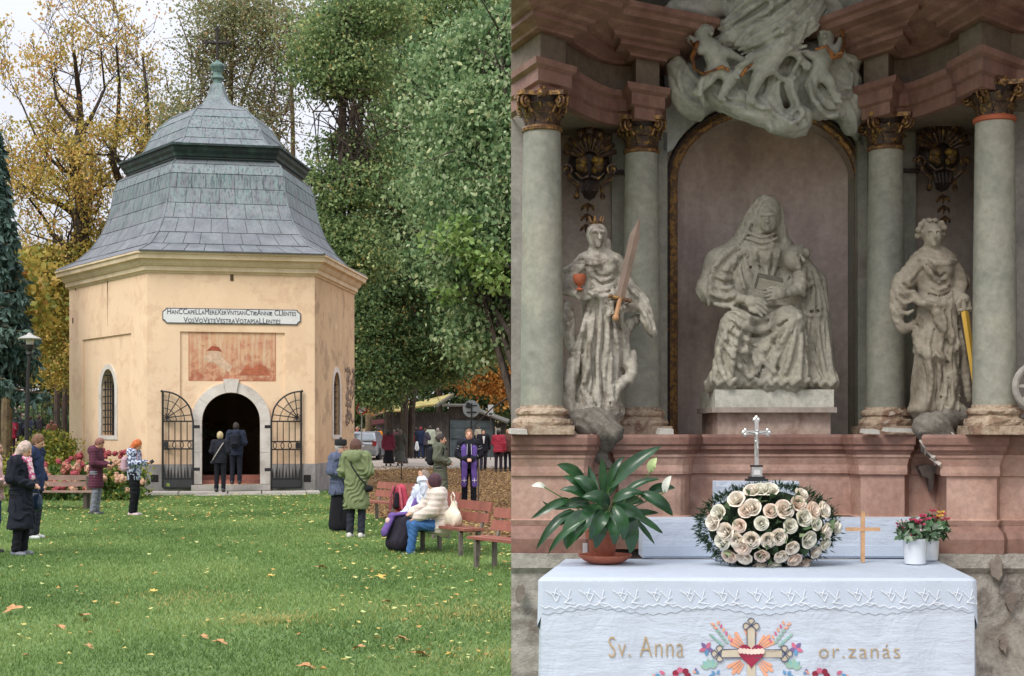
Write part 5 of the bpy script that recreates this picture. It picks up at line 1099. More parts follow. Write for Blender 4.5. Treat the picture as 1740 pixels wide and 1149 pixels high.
item('shoulder_bag','thin black strap and bag of the woman in the olive parka','bag',r9,[('strap',tubepart([(.10,.07,1.34),(.02,.19,1.18),(-.12,.19,.98),(-.20,.10,.86)],.011),cm('1d1d20')),('bag_body',[rc((-.22,-.05,.80),.055,(-.22,.07,.80),.055,.03)],cm('1d1d20'))])
r12,J=person('dark haired woman in an olive vest beside the man in the stole',748,31.5,1.68,78,res=.013,hair=('2e2320','bun'),coat=dict(m='5d6152',hem=.45,flare=.03,th=.04,hood=1.1),pants='2a2c33',pose='front',pitch=8)
sculpted('sleeves',[q for k in (0,1) for q in (rc(J['sh'][k],.083,J['el'][k],.076,.03,fold=(0,0,50,.005,1)),rc(J['el'][k],.074,J['wr'][k],.056,.02,fold=(0,0,50,.005,1)))],.014,cm('343b52'),r12)
backpack(r12,J,'1f2127','large black backpack on the woman in the olive vest','1b1c20',.15,.24)
r13,J=person('smiling man in a black striped jersey wearing a wide purple stole, hands clasped',797,32.1,1.79,3,res=.012,hair=('8a6548','short'),coat=dict(m='1f2028',hem=.85,flare=.0,th=.03),pants='1c1d24',pose='front')
sculpted('stole',[rc((sx*.10,-.0,1.50),.06,(sx*.11,-.13,1.30),.07,.02,sc=(1,.45,1)) for sx in (-1,1)]+[rc((sx*.115,-.15,1.32),.068,(sx*.10,-.19,.98),.062,.02,sc=(1,.35,1)) for sx in (-1,1)]+[rc((sx*.10,-.18,1.0),.062,(sx*.125,-.17,.52),.066,.02,sc=(1,.35,1),fold=(30,0,0,.004,1)) for sx in (-1,1)],.014,cm('5c4788'),r13)
m=MB()
for sx in (-1,1):
    m.tube([(sx*.045,-.19,1.44),(sx*.05,-.2,1.2)],.014,5,sc=(1,.4)); m.box((sx*.115,-.215,.62),(.10,.006,.012)); m.box((sx*.115,-.215,.62),(.012,.007,.10))
m.build('stole_trim',plain('stole_white','d9d4dc',.8),r13)
m=MB()
for k in (0,1):
    for t_ in (.3,.5): 
        a=Vector(J['sh'][k]).lerp(Vector(J['el'][k]),t_); u=(Vector(J['el'][k])-Vector(J['sh'][k])).normalized(); s_=u.orthogonal().normalized(); v_=u.cross(s_); m.tube([a+(s_*math.cos(b)+v_*math.sin(b))*.088 for b in [2*PI*q_/12 for q_ in range(13)]],.007,4,cap=False)
    a=Vector(J['el'][k]).lerp(Vector(J['wr'][k]),.5); u=(Vector(J['wr'][k])-Vector(J['el'][k])).normalized(); s_=u.orthogonal().normalized(); v_=u.cross(s_); m.tube([a+(s_*math.cos(b)+v_*math.sin(b))*.072 for b in [2*PI*q_/12 for q_ in range(13)]],.007,4,cap=False)
m.build('jersey_stripe',plain('stripe_grey','9aa0a2',.8),r13)
# --- the seated pair on the third bench
bx=BEN[2]; bx.location=(-.84,19.75,0); fz=-57
def onbench(t_,off=-.05): 
    a=bx.rotation_euler.z; return Vector(bx.location)+Vector((math.cos(a),math.sin(a),0))*t_+Vector((math.sin(a),-math.cos(a),0))*(-off)
def seat_person(label,pos,**kw):
    px=PX0+pos.x*F/pos.y; return person(label,px,pos.y,z=-.055,**kw)
r11,J=seat_person('woman in a beige quilted jacket and jeans seated on the bench embracing the priest',onbench(-.18),H=1.62,facing=-72,res=.011,seated=True,pose='front',pitch=-8,turn=-45,hair=('4a2430','short',1.08),coat=dict(m='cfc3b8',hem=.12,th=.045,quilt=.07,hood=1.1,bulk=1.02),pants='3d6596',shoes='dfe0de',lean=-.10,
 ov={'el':[(-.22,-.22,.72),(.20,-.20,.70)],'wr':[(-.1,-.42,.66),(.10,-.40,.60)]})
r10,J=seat_person('seated priest in a white surplice with a purple stole on his lap',onbench(-.66,.0),H=1.68,facing=-52,res=.011,seated=True,pose='front',pitch=5,turn=40,hair=('8a7a6a','short'),coat=dict(m='c9cfe0',hem=.45,th=.04,bulk=1.02,name='surplice'),shoes='4a4a4e',lean=-.06,
 ov={'el':[(-.24,-.12,.72),(.26,-.20,.88)],'wr':[(-.14,-.34,.58),(.20,-.26,1.10)]})
sculpted('cassock',[rc((-.09,-.1,.46),.13,(-.12,-.46,.48),.10,.04,fold=(30,0,0,.01,1)),rc((.09,-.1,.46),.13,(.12,-.46,.48),.10,.04,fold=(30,0,0,.01,1)),rc((-.12,-.46,.46),.10,(-.13,-.50,.20),.14,.04,fold=(40,0,6,.014,1)),rc((.12,-.46,.46),.10,(.12,-.56,.20),.14,.04,fold=(40,0,6,.014,1)),rc((0,-.46,.4),.10,(0,-.5,.2),.14,.04)],.014,cm('26222c'),r10)
sculpted('stole',[rc((-.09,-.24,.60),.07,(-.12,-.54,.58),.07,.02,sc=(1,1,.45)),rc((-.12,-.56,.56),.06,(-.14,-.68,.34),.07,.02,sc=(1,.5,1)),rc((-.12,-.02,.98),.05,(-.11,-.22,.66),.05,.02,sc=(1,.6,1))],.013,cm('695190'),r10)
sculpted('stole_embroidery',[el((-.13,-.63,.50),(.045,.03,.05),.01),el((-.14,-.66,.40),(.035,.03,.045),.01),rc((-.10,-.62,.52),.012,(-.17,-.66,.40),.012,.01)],.012,cm('d9b9b0'),r10)
bg_=thing('tote_bag','cream cloth bag on the bench behind the woman in the beige jacket','bag',onbench(.16)+Vector((0,0,.40)),R(-57)); sculpted('bag_body',[rc((-.08,0,.10),.11,(.08,0,.10),.11,.05,sc=(1,.7,1),fold=(20,10,8,.01,1.4)),rc((0,0,.15),.12,(0,.02,.30),.06,.05,sc=(1,.7,1),fold=(26,0,10,.01,1.4))],.013,cm('ddd0bd'),bg_)
m=MB(); m.tube([(-.03,.0,.34),(-.05,.0,.42),(0,.0,.47),(.05,0,.42),(.03,0,.34)],.01,6); m.build('strap',cm('ddd0bd'),bg_)
b2=BEN[1]; a=b2.rotation_euler.z; p=Vector(b2.location)+Vector((math.cos(a),math.sin(a),0))*-.62+Vector((0,0,.40)); bp=thing('backpack','red and black backpack standing on the second bench','backpack',p,R(-40))
sculpted('bag_body',[rc((-.04,0,.12),.12,(-.02,0,.34),.09,.05,sc=(1,.75,1)),rc((.06,0,.12),.11,(.03,0,.36),.08,.05,sc=(1,.75,1))],.014,cm('b04456'),bp); sculpted('side_panel',[rc((-.14,.03,.08),.06,(-.13,.03,.36),.05,.03),rc((.0,-.09,.10),.06,(.0,-.085,.28),.04,.03)],.014,cm('2a272e'),bp)
m=MB(); m.tube([(-.06,-.10,.42),(-.10,-.13,.25),(-.12,-.12,.02)],.02,6); m.tube([(.06,-.10,.42),(.12,-.12,.25),(.14,-.10,.04)],.02,6); m.build('strap',cm('c26473'),bp)
wb=thing('water_bottle','clear plastic water bottle beside the red backpack','bottle',Vector(b2.location)+Vector((math.cos(a),math.sin(a),0))*-.30+Vector((0,0,.402))); m=MB(); m.lathe([(.033,0),(.036,.02),(.036,.14),(.03,.19),(.013,.23),(.013,.245)],n=14); m.build('bottle_body',plain('bottle_clear','b9c3cf',.15,var=.05),wb,smooth=True); m=MB(); m.lathe([(.015,.245),(.015,.265)],n=10); m.build('cap',plain('cap_blue','5673a8',.4),wb)
# --- strollers on the right
fr=dict(res=.026,fine=False,hair=('3b2c26','short'))
def far(label,px,ytop,H,d,facing,coat,hem,low,group=None,**kw):
    k=dict(fr); k.update(kw); c=dict(m=coat,hem=hem,flare=.02,th=.04); sk={}
    if isinstance(low,tuple): sk['skirt']=low
    else: sk['pants']=low
    return person(label,px,d,H,facing,coat=c,group=group,**sk,**k)
G1='people strolling on the gravel behind the benches'
far('man in a dark suit and white shirt walking behind the man in the stole',821,733,1.72,58,8,'23232a',.78,'3a3a44',G1,pose='walk_f',poseR='walk_b',stride=.6,hair=('2a2523','short'),res=.02)
m=MB(); m.add([(-.05,-.205,1.42),(.05,-.205,1.42),(.015,-.215,1.12),(-.015,-.215,1.12),(-.05,-.19,1.42),(.05,-.19,1.42),(.015,-.19,1.12),(-.015,-.19,1.12)],[(0,1,2,3),(0,1,5,4),(1,2,6,5),(2,3,7,6),(3,0,4,7)]); m.build('shirt_front',plain('shirt_white','dcdcdc',.8),[o for o in COL.objects if o.get('label')=='man in a dark suit and white shirt walking behind the man in the stole'][0])
far('child in a cream jacket held up by a person beside the round sign post',813,718,1.05,63,200,'dcd2bb',.3,'c9c0b0',G1,hair=('8a6a48','short'),pose='phone')
[o for o in COL.objects if o.get('label','').startswith('child in a cream')][0].location.z+=.72
far('person in a dark coat carrying the child in the cream jacket',815,733,1.62,63.6,190,'3a3238',.6,'26262c',G1,pose='phone',poseR='front')
far('man in a red jacket with dark trousers walking away near the right edge',847,738,1.70,57,170,'963040',.80,'2a2127',G1,pose='hang',poseR='phone',hair=('1f1b1a','short'),res=.02)
far('bald man in a brown jacket walking at the boundary of the altar wall',863,737,1.72,57.5,185,'5e4038',.78,'26242a',G1,pose='hang',hair=('b98a70','short'))
far('woman in a maroon jacket and long black skirt walking away under the trees',660,725,1.62,62.8,185,'733040',.76,('17161b',.16,.24),G1,pose='hang',res=.02,hair=('2a2226','bob'))
far('woman in a dark grey jacket and long grey skirt walking beside the one in maroon',680,725,1.64,63.2,175,'56564f',.72,('5c5c58',.2,.26),G1,pose='pocket',res=.02,hair=('7a6a5c','bob'))
G2='visitors queueing at the wooden hut'
for px,c,hem,low,hc,H,fc,lab in ((696,'b0242f',.55,'2a2127','c9b9a9',1.66,150,'person in a bright red coat at the wooden hut'),(707,'23262e',.5,'202228','3b2c26',1.62,200,'person in a long black coat at the hut'),(715,'26304a',.78,'2f3c5a','8f3038',1.66,180,'person in a navy jacket with a red cap at the hut'),(723,'4a4652',.75,'2c2e38','5a3a30',1.58,160,'person in a mauve grey jacket at the hut'),(731,'b9c0ac',.75,'2a2c30','4a4238',1.72,175,'person in a pale green hooded jacket at the hut'),(744,'8a8478',.7,'3a3a40','a8a095',1.6,150,'grey haired person in a beige jacket at the hut'),
  (645,'d98a34',.75,'4a3a34','3a2a24',1.62,120,'person in a bright orange jacket between car and trunk'),(670,'8f8a84',.7,'3a3a40','6a5a4c',1.5,180,'person in light grey half hidden behind the slim tree'),(676,'6a4048',.7,'2c2c34','3a2c28',1.56,190,'person in a plum jacket between the two trunks'),(689,'5a4440',.7,'2c2c34','9a8a7a',1.6,170,'person in brown beside the twin trunks'),(702,'6a6660',.72,'2c2c34','4a3a30',1.68,210,'tall person in grey behind the red coat'),(607,'a8404a',.7,'2c2c34','b98a70',1.62,90,'person in a red top behind the silver car')):
    far(lab,px,715,H,73 if px!=607 else 76,fc,c,hem,low,G2,hair=(hc,'short'),res=.03,pose=rnd.choice(['hang','front','pocket']))
pb_=thing('carrier_bag','white plastic bag hanging beside the person in black at the hut','bag',((708.5-PX0)*72/F,72,float(gz(0,72))+.45)); sculpted('bag_body',[rc((0,0,.1),.12,(0,0,.4),.07,.03,sc=(1,.6,1))],.03,plain('plastic_white','d5d8da',.5),pb_)
G3='visitors behind the hedge at the far left'
for px,c,low,hc,H,fc,lab in ((6,'2c2a30','2a2a30','3a2c28',1.72,170,'person in black nearest the left edge behind the hedge'),(20,'9c2f48','2a2127','b08a70',1.60,175,'person in a crimson jacket behind the hedge'),(34,'22242c','2a2a30','3a2c28',1.60,180,'person in black under the dark umbrella'),(51,'2a3044','2a2a30','4a3a30',1.64,160,'person in navy right of the lamp post'),(66,'2f2d33','2a2a30','5a4a40',1.68,140,'person in a dark jacket before the pale gatehouse'),(88,'8a5a50','3a3a40','7a5a48',1.45,200,'small person in dusty red beside the fence'),(3,'d9d5cf','c9c5bf','6a5a4a',1.5,180,'person in white trousers at the left edge')):
    far(lab,px,715,H,61+ (px%5)*.5,fc,c,.7,low,G3,hair=(hc,'short'),res=.03,pose=rnd.choice(['hang','front','pocket']))
um=thing('umbrella','dark open umbrella above the crowd at the far left','umbrella',((31-PX0)*60.5/F,60.5,W(0,716,60.5).z-.05)); m=MB()
m.V=[]; m.lathe([(.42,-.02),(.30,.10),(.14,.17),(.01,.19)],n=8,cap=False); m.build('canopy',cm('23272b'),um); m=MB(); m.tube([(0,0,-.6),(0,0,.22)],.01,6); m.build('shaft',M_STEEL,um)
# ================================================================== the altar bay on the right
M_RMAR=stone('red_marble',['6c4e45','805e53','917063','7c685d'],2.6,.6,.25,26,streak=('5e3f38',.4,5)); M_PMAR=stone('pink_marble',['937061','aa8778','bb9b8c','977b6d'],3,.6,.22,30,streak=('7f5a4e',.35,4))
M_FRZ=stone('olive_stone',['5d5247','75695a','84786a'],4,.8,.25,30); M_COLM=stone('column_green_stucco',['75776c','8a8b80','989789','847e72'],2.6,.7,.15,24,streak=('6f7a6c',.4,5))
M_GREYW=stone('grey_stucco',['7d7a76','96928c','aaa69c'],2.4,.9,.25,30); M_BEI=stone('beige_stucco',['8b7f76','a0948a','b0a699'],2.6,.9,.25,30,streak=('6f665e',.35,4)); M_PUR=stone('purple_grey_panel',['ab9a94','bfaea5','cabbb0','b0a19f'],1.8,.8,.2,20,streak=('6a5a5c',.5,3))
M_PEEL=stone('peeling_wall',['5f5851','8d857b','aaa59c','6f6760','b9b4ab'],3.2,.95,.8,22,bd=.03); M_BASE=stone('peeling_column_base',['6a5546','8d7763','b3a28d','7d5f4c','ddd6c8'],7,.9,.8,30)
M_STAT=stone('statue_stone',['77736a','959184','aba798','827c6d'],6,.8,.4,46,obj=True,streak=('77705f',.3,6)); M_STAT2=stone('weathered_statue_stone',['71695f','948d81','b0ab9f','756c60','c6c2b8'],6,.85,.3,40,obj=True)
M_STAT3=stone('brown_statue_stone',['675e52','807768','958d7e','a39e90'],6,.85,.3,40,obj=True); M_CLD=stone('cloud_stucco',['85887f','9c9f95','b2b4a9','959487'],4,.85,.2,30); M_ROCK=stone('dark_rock',['4f4b45','6e6961','8a857b'],9,.95,.7,30)
def gild(name,a,b_,thr=.5,rough=.4):
    t=NT(name); p=t.pos(obj=True); n=t.noise(p,34,6,.7); k=t.ramp(n,[(thr-.04,0),(thr+.06,1)]); t.set(color=t.mix(k,s2l(a),s2l(b_)),rough=rough,metal=t.math('MULTIPLY',k,.7)); t.bump(n,.4,.01); return t.m
M_BRZ=gild('worn_gilding','3c2a20','94733f',.56); M_BRZD=gild('dark_worn_gilding','2b211d','8f6a3c',.62,.5); M_GOLD2=gild('gold_ornament','553a26','a58150',.5); M_FRAME=gild('dark_gilt_frame','5a432f','a37d4a',.5); M_BRGT=plain('bright_gold','d0aa4c',.45,.5)
def AW(px,py,d): return W(px,py,d)
def xy(px,d): return ((px-PX0)*d/F, d)
XR=3.35
altar=thing('altar_retable','baroque altar wall of red marble cornices, pale green columns and an arched niche','altar',(1.4,8,0)); MA=Matrix.Translation((-1.4,-8,0))
def ap(o,par=None):
    if o is None: return o
    o.parent=par or altar
    if par is None: o.matrix_parent_inverse=MA
    return o
# main wall with the arched niche
DN=7.95; nx0=xy(1150,DN)[0]; nx1=xy(1452,DN)[0]; ztop=EYE+(HY-193)*DN/F; rad=(nx1-nx0)/2; RIS=.385; zsp=ztop-RIS
b=MB(); b.plate([(.002,1.6),(XR,1.6),(XR,4.7),(.002,4.7)],[arch(nx0,nx1,1.64,zsp,26,RIS)],.12,lambda u,z,w: Vector((u,DN+w,z))); ap(b.build('wall',M_BEI))
b=MB(); n=20                                                         # curved back of the niche
for k in range(n+1):
    a=PI*k/n; x=(nx0+nx1)/2-(rad+.02)*math.cos(a); y=DN+.10+.17*math.sin(a); b.V+=[(x,y,1.6),(x,y,4.3)]; b.M
b.F=[(2*k,2*k+2,2*k+3,2*k+1) for k in range(n)]; b.M=[0]*n; ap(b.build('niche',M_PUR,smooth=True))
b=MB(); b.box((XR/2+.001,8.75,2.35),(XR-.002,.5,4.7)); ap(b.build('rear_masonry',M_GREYW))
def framering(r,rr,y,mat,name):
    c=(nx0+nx1)/2; P=[Vector((c-rad-r,y,1.69)),Vector((c-rad-r,y,2.3)),Vector((c-rad-r,y,zsp))]+[Vector((c-(rad+r)*math.cos(PI*k/24),y,zsp+(RIS+r)*math.sin(PI*k/24))) for k in range(1,24)]+[Vector((c+rad+r,y,zsp)),Vector((c+rad+r,y,2.3)),Vector((c+rad+r,y,1.69))]
    m=MB(); m.tube(P,rr,8); ap(m.build(name,mat,smooth=True))
framering(.022,.026,DN-.01,M_FRAME,'arch_frame'); framering(.052,.014,DN-.015,M_BRZD,'arch_frame_moulding')
# floor and side wall of the bay; unseen roof added to darken the upper altar
b=MB(); b.box((XR+.15,6.6,2.35),(.3,4.8,4.7)); sw=b.build('side_wall',M_GREYW); tag(sw,'plain grey stucco side wall of the altar bay, outside the right edge','wall')
b=MB(); b.box((XR/2+.15,7.3,4.85),(XR+.3,3.4,.3)); rfo=b.build('shading_roof',M_GREYW); tag(rfo,'flat stuccoed roof slab over the altar bay, above the picture','roof')
b=MB(); b.box((XR/2,5.4,.04),(XR-.004,6.2,.07)); tag(b.build('floor',M_STEP),kind='structure')
# entablature
def arcp(p,q,bul,n=7):
    """quarter-like curve from p to q bulging away from the viewer"""
    P=[];
    for i in range(n+1):
        t=i/n; x=p[0]+(q[0]-p[0])*t; y=p[1]+(q[1]-p[1])*math.sin(PI/2*t)*1.0; P.append((x,y+bul*math.sin(PI*t)))
    return P
EL=[xy(860,7.38),xy(917,7.0),xy(965,7.15)]+arcp(xy(968,7.24),xy(1066,7.66),.02)+[xy(1070,7.66),xy(1078,7.50),xy(1124,7.6),xy(1126,7.95)]
EL[0]=(EL[1][0]-(EL[2][0]-EL[1][0])*2.2,EL[1][1]+.86)
def clipx(o,x=.002):
    bm=bmesh.new(); bm.from_mesh(o.data); r=bmesh.ops.bisect_plane(bm,geom=bm.verts[:]+bm.edges[:]+bm.faces[:],plane_co=(x,0,0),plane_no=(1,0,0),clear_inner=True)
    e=[g for g in r['geom_cut'] if isinstance(g,bmesh.types.BMEdge)]
    try: bmesh.ops.triangle_fill(bm,edges=e,use_beauty=True)
    except Exception: pass
    bm.to_mesh(o.data); bm.free(); return o
ER=[xy(1462,7.95),xy(1464,7.56),xy(1512,7.38),xy(1522,7.53)]+list(reversed([(x,y) for x,y in arcp(xy(1624,7.15),xy(1527,7.53),.02)]))+[xy(1626,7.04),xy(1668,6.8),xy(1722,7.02),xy(1760,7.05),(XR-.02,6.9)]
PA=[(-.05,3.37),(0,3.37),(0,3.43),(.02,3.44),(.02,3.50),(.045,3.515),(.05,3.545),(-.05,3.545)]
PF=[(-.05,3.546),(-.012,3.546),(-.012,3.69),(-.05,3.69)]
PC=[(-.05,3.691),(.03,3.691),(.035,3.705),(.06,3.715),(.1,3.72),(.1,3.745),(.135,3.75),(.15,3.765),(.21,3.785),(.215,3.80),(.275,3.81),(.285,3.835),(.31,3.845),(.31,3.875),(-.05,3.90)]
def core(path,z0,z1,inset,mat,name,yb=8.02):
    V,_=sweep(path,[(-inset,0),(-inset,1)]); P=[(max(v[0],.003),v[1]) for v in V[::2]]; P=[(P[0][0],yb)]+P+[(P[-1][0],yb)]
    Q=[P[0]]
    for p in P[1:]:
        if abs(p[0]-Q[-1][0])+abs(p[1]-Q[-1][1])>.004: Q.append(p)
    m=MB(); m.plate(Q,[],z1-z0,lambda u,v,w: Vector((u,v,z0+w))); ap(m.build(name,mat))
for path in (EL,ER): core(path,3.372,3.89,.016,M_FRZ,'entablature_core')
for path in (EL,ER):
    for pr,mt,nm in ((PA,M_RMAR,'architrave'),(PF,M_FRZ,'frieze'),(PC,M_RMAR,'cornice')):
        V,Fc=sweep(path,pr); b=MB(); b.add(V,Fc); ap(clipx(b.build(nm,mt)))
# attic above the cornice
M_DKST=stone('dark_vault_stucco',['4f4f4a','66675f','7a7b70'],3,.9,.3,25)
for (p,dz) in (([(.003,7.5),xy(1020,7.5),xy(1030,7.75),xy(1130,7.8)],0),([xy(1455,7.8),xy(1540,7.6),xy(1640,7.3),(XR-.02,7.2)],0)):
    V,Fc=sweep(p,[(-.3,3.9),(0,3.9),(.02,4.0),(.1,4.1),(.12,4.7),(-.3,4.7)]); b=MB(); b.add(V,Fc); ap(b.build('attic',M_DKST))
# pedestal zone
def dado(path,name='pedestal'):
    for pr,mt,nm in (([(-.05,1.59),(.035,1.59),(.04,1.60),(.052,1.612),(.052,1.63),(.062,1.64),(.065,1.675),(.06,1.69),(-.05,1.69)],M_RMAR,'pedestal_cap'),
                     ([(-.05,1.235),(.0,1.235),(.012,1.262),(-.004,1.268),(-.004,1.478),(.012,1.484),(.014,1.50),(.012,1.53),(.022,1.565),(.03,1.575),(.03,1.589),(-.05,1.589)],M_PMAR,'pedestal_body'),
                     ([(-.05,1.10),(.035,1.10),(.04,1.17),(.03,1.20),(.008,1.225),(.0,1.234),(-.05,1.234)],M_RMAR,'pedestal_base')):
        V,Fc=sweep(path,pr); b=MB(); b.add(V,Fc); b.V=[(max(x,.002),y,z) for x,y,z in b.V]; ap(b.build(nm,mt))
def rnd_corner(p,q,n=5):   # concave little curve from p (front) back to q
    return [(p[0]+(q[0]-p[0])*math.sin(PI/2*i/n), p[1]+(q[1]-p[1])*(1-math.cos(PI/2*i/n))) for i in range(n+1)]
PD=[(.003,7.07)]+[xy(985,7.05)]+rnd_corner(xy(990,7.05),xy(1004,7.32))+[xy(1046,7.36),xy(1050,7.30)]+[xy(1140,7.33)]+rnd_corner(xy(1148,7.33),xy(1172,7.5))+[xy(1438,7.5)]+[(x,y) for x,y in reversed(rnd_corner(xy(1462,7.31),xy(1444,7.5)))]+[xy(1538,7.27),xy(1545,7.36)]+[xy(1588,7.33)]+list(reversed(rnd_corner(xy(1606,7.04),xy(1592,7.31))))+[xy(1695,7.0),xy(1700,7.05),(XR-.02,7.0)]
dado(PD); core(PD,1.10,1.689,.012,M_RMAR,'pedestal_core')
V,Fc=sweep([(.003,7.02),xy(1000,7.0),xy(1010,7.35),xy(1590,7.35),xy(1605,7.0),(XR-.02,6.98)],[(-.6,0.08),(.02,.08),(.015,.55),(.0,1.0),(.03,1.03),(.03,1.099),(-.6,1.099)]); b=MB(); b.add(V,Fc); b.V=[(max(x,.002),y,z) for x,y,z in b.V]; ap(b.build('lower_wall',M_PEEL))
# sunk outlines on the lower right wall, chips of missing plaster
for (px,py,s) in ((1692,965,.07),(1718,1020,.06),(885,1010,.06),(1705,1095,.05)):
    m=MB(); n=11; c=AW(px,py,6.955); m.plate([(c.x+s*(.35+.35*rnd.random())*math.cos(2*PI*k/n)*.8,c.z+s*(.5+.6*rnd.random())*math.sin(2*PI*k/n)) for k in range(n)],[],.02,lambda u,z,w: Vector((max(u,.003),6.952+w+.0,z))); ap(m.build('plaster_patch',stone('bare_brown_patch',['6c625a','857a70','968b80'],6,.95,.6,25)))
# columns
def spiral(c,r0,turns,dx,dz,n=22,ax='xz'):
    return [Vector((c[0]+dx*r0*(1-.8*k/n)*math.cos(turns*2*PI*k/n), c[1]-.02*k/n, c[2]+dz*r0*(1-.8*k/n)*math.sin(turns*2*PI*k/n))) for k in range(n+1)]
def acanthus(m,c,a,z,h,w,lean):
    """a curled leaf on the bell of a capital: at angle a, from height z"""
    u=Vector((math.cos(a),math.sin(a),0)); s=Vector((-u.y,u.x,0)); r0=c[1]; rows=[]
    for k in range(6):
        t=k/5; rr=r0+lean*(t**2.2)*1.0; zz=z+h*(t if t<.85 else .85-(t-.85)*.9); ww=w*(.75+.45*math.sin(t*PI))*(1 if t<.95 else .6)
        rows.append([Vector(c[0])+u*(rr-.006*abs(q))+s*ww*q*(1+.14*((k+abs(q))%2))+Vector((0,0,zz)) for q in (-1,-.5,0,.5,1)])
    V=[v for r in rows for v in r]; V2=[v-u*.008 for v in V]; Fc=[(i*5+j,i*5+j+1,i*5+j+6,i*5+j+5) for i in range(5) for j in range(4)]; n=len(V)
    m.add(V+V2,Fc+[tuple(n+q for q in f[::-1]) for f in Fc]+[(i*5,i*5+5,n+i*5+5,n+i*5) for i in range(5)]+[(i*5+4,n+i*5+4,n+i*5+9,i*5+9) for i in range(5)]+[(25+j,n+25+j,n+26+j,26+j) for j in range(4)])
def column(px,d,r0,r1,ring,lab,ztop=3.215):
    x=xy(px,d)[0]; root=thing('column',lab,'column',(x,d,1.69),0,'stuccoed altar columns')
    b=MB(); n=26; prof=[(r0*(1-(k/8)**1.6*(1-r1/r0)),.145+(ztop-1.69-.145)*k/8) for k in range(9)]; b.lathe(prof,n=32); b.build('shaft',M_COLM,root,smooth=True)
    b=MB(); b.box((0,0,.022),(r0*2.9,r0*2.9,.044)); b.build('base_plinth',M_BASE,root)
    b=MB(); b.lathe([(r0*1.38,.044),(r0*1.42,.06),(r0*1.36,.075),(r0*1.2,.082),(r0*1.16,.095),(r0*1.26,.102),(r0*1.28,.115),(r0*1.2,.126),(r0*1.06,.132),(r0*1.02,.146)],n=30)
    rr=random.Random(px); b.V=[(v[0]*(1+rr.uniform(-.05,.02)),v[1]*(1+rr.uniform(-.05,.02)),v[2]+rr.uniform(-.003,.003)) for v in b.V]; b.build('base_moulding',M_BASE,root,smooth=False)
    zt=ztop-1.69; b=MB(); b.lathe([(r1,zt-.005),(r1*1.1,zt),(r1*1.13,zt+.012),(r1*1.08,zt+.02),(r1,zt+.024)],n=28); b.build('neck_ring',ring,root,smooth=True)
    cap=thing('capital',None,None); cap.parent=root
    b=MB(); b.lathe([(r1*.9,zt+.02),(r1*.92,zt+.10),(r1*1.15,zt+.17)],n=20); b.build('bell',M_BRZD,cap,smooth=True)
    for tier,(z,h,w,le,off) in enumerate(((zt+.022,.075,.026,.028,0),(zt+.06,.09,.03,.045,PI/8))):
        for k in range(8): m=MB(); acanthus(m,(Vector((0,0,0)),r1*.95),2*PI*k/8+off,z,h,w,le); m.build('acanthus_leaf',M_BRZ,cap,smooth=True)
    m=MB(); q=r1*1.55; P=[]
    for c in range(4):
        a0=PI/4+PI/2*c; P.append((q*1.12*math.cos(a0-.09),q*1.12*math.sin(a0-.09))); P.append((q*1.12*math.cos(a0+.09),q*1.12*math.sin(a0+.09)))
        for t in (.25,.5,.75): a=a0+.09+(PI/2-.18)*t; rr_=q*(.98-.28*math.sin(PI*t)); P.append((rr_*math.cos(a),rr_*math.sin(a)))
    m.plate(P,[],.022,lambda u,v,w: Vector((u,v,zt+.165+w))); m.build('abacus',M_GOLD2,cap)
    for c in range(4):
        a=PI/4+PI/2*c; m=MB(); u=Vector((math.cos(a),math.sin(a),0)); s=Vector((-u.y,u.x,0))
        for sd in (-1,1):
            pts=[Vector((0,0,zt+.085))+u*r1*1.0+s*sd*.02]; cc=u*(r1*1.42)+Vector((0,0,zt+.132))+s*sd*.012; n=20
            pts+=[cc+(u*math.cos(PI*.5+1.7*2*PI*k/n*-1)+Vector((0,0,1))*math.sin(PI*.5+1.7*2*PI*k/n*-1))*.032*(1-.85*k/n)+s*sd*.012*k/n for k in range(n+1)]
            m.tube(pts,[.007]*2+[.007]*(len(pts)-2),5)
        m.build('volute',M_GOLD2,cap)
    for c in range(4):
        a=PI/2*c-PI/2; u=Vector((math.cos(a),math.sin(a),0)); m=MB(); m.ball(u*r1*1.25+Vector((0,0,zt+.175)),(.026,.026,.02),8)
        for k in range(5): m.ball(u*r1*1.28+Vector((.02*math.cos(k*1.26)*abs(u.y)+.0,.02*math.cos(k*1.26)*abs(u.x),zt+.178+.018*math.sin(k*1.26))),.011,6)
        m.build('rosette',M_GOLD2,cap)
    return root
M_RRING=plain('orange_red_ring','a5583c',.6,var=.3)
column(921,7.13,.108,.094,M_GOLD2,'leftmost of the four front columns, cut close by the altar wall edge'); column(1090,7.68,.104,.090,M_GOLD2,'column just left of the niche, partly behind the sword of the crowned statue')
column(1505,7.60,.104,.090,M_GOLD2,'column just right of the niche, its capital showing two gilt volutes'); column(1690,6.99,.106,.093,M_RRING,'right front column with an orange neck ring and pink stains',3.235)
# half pilasters and stained spots
for px0_,px1_,d,mt in ((1040,1060,7.88,M_COLM),(1119,1134,7.86,M_COLM),(1458,1474,7.86,M_COLM),(1529,1556,7.84,M_COLM),(868.5,893,7.5,M_GREYW),(1706,1764,7.35,M_GREYW)):
    m=MB(); x0,x1=xy(px0_,d)[0],xy(px1_,d)[0]; m.box(((x0+x1)/2,d+.2,2.53),(x1-x0,.4,1.68)); ap(m.build('pilaster',mt))
    if d>7.8 and px0_ in (1040,1529): m=MB(); m.box(((x0+x1)/2,d+.18,3.15),(x1-x0+.03,.42,.02)); ap(m.build('pilaster_string',M_BRZD))
M_SPOT=plain('orange_stain','a8644c',.8,var=.3)
def spot(px,py,colx,cold,r,s,root):
    pass
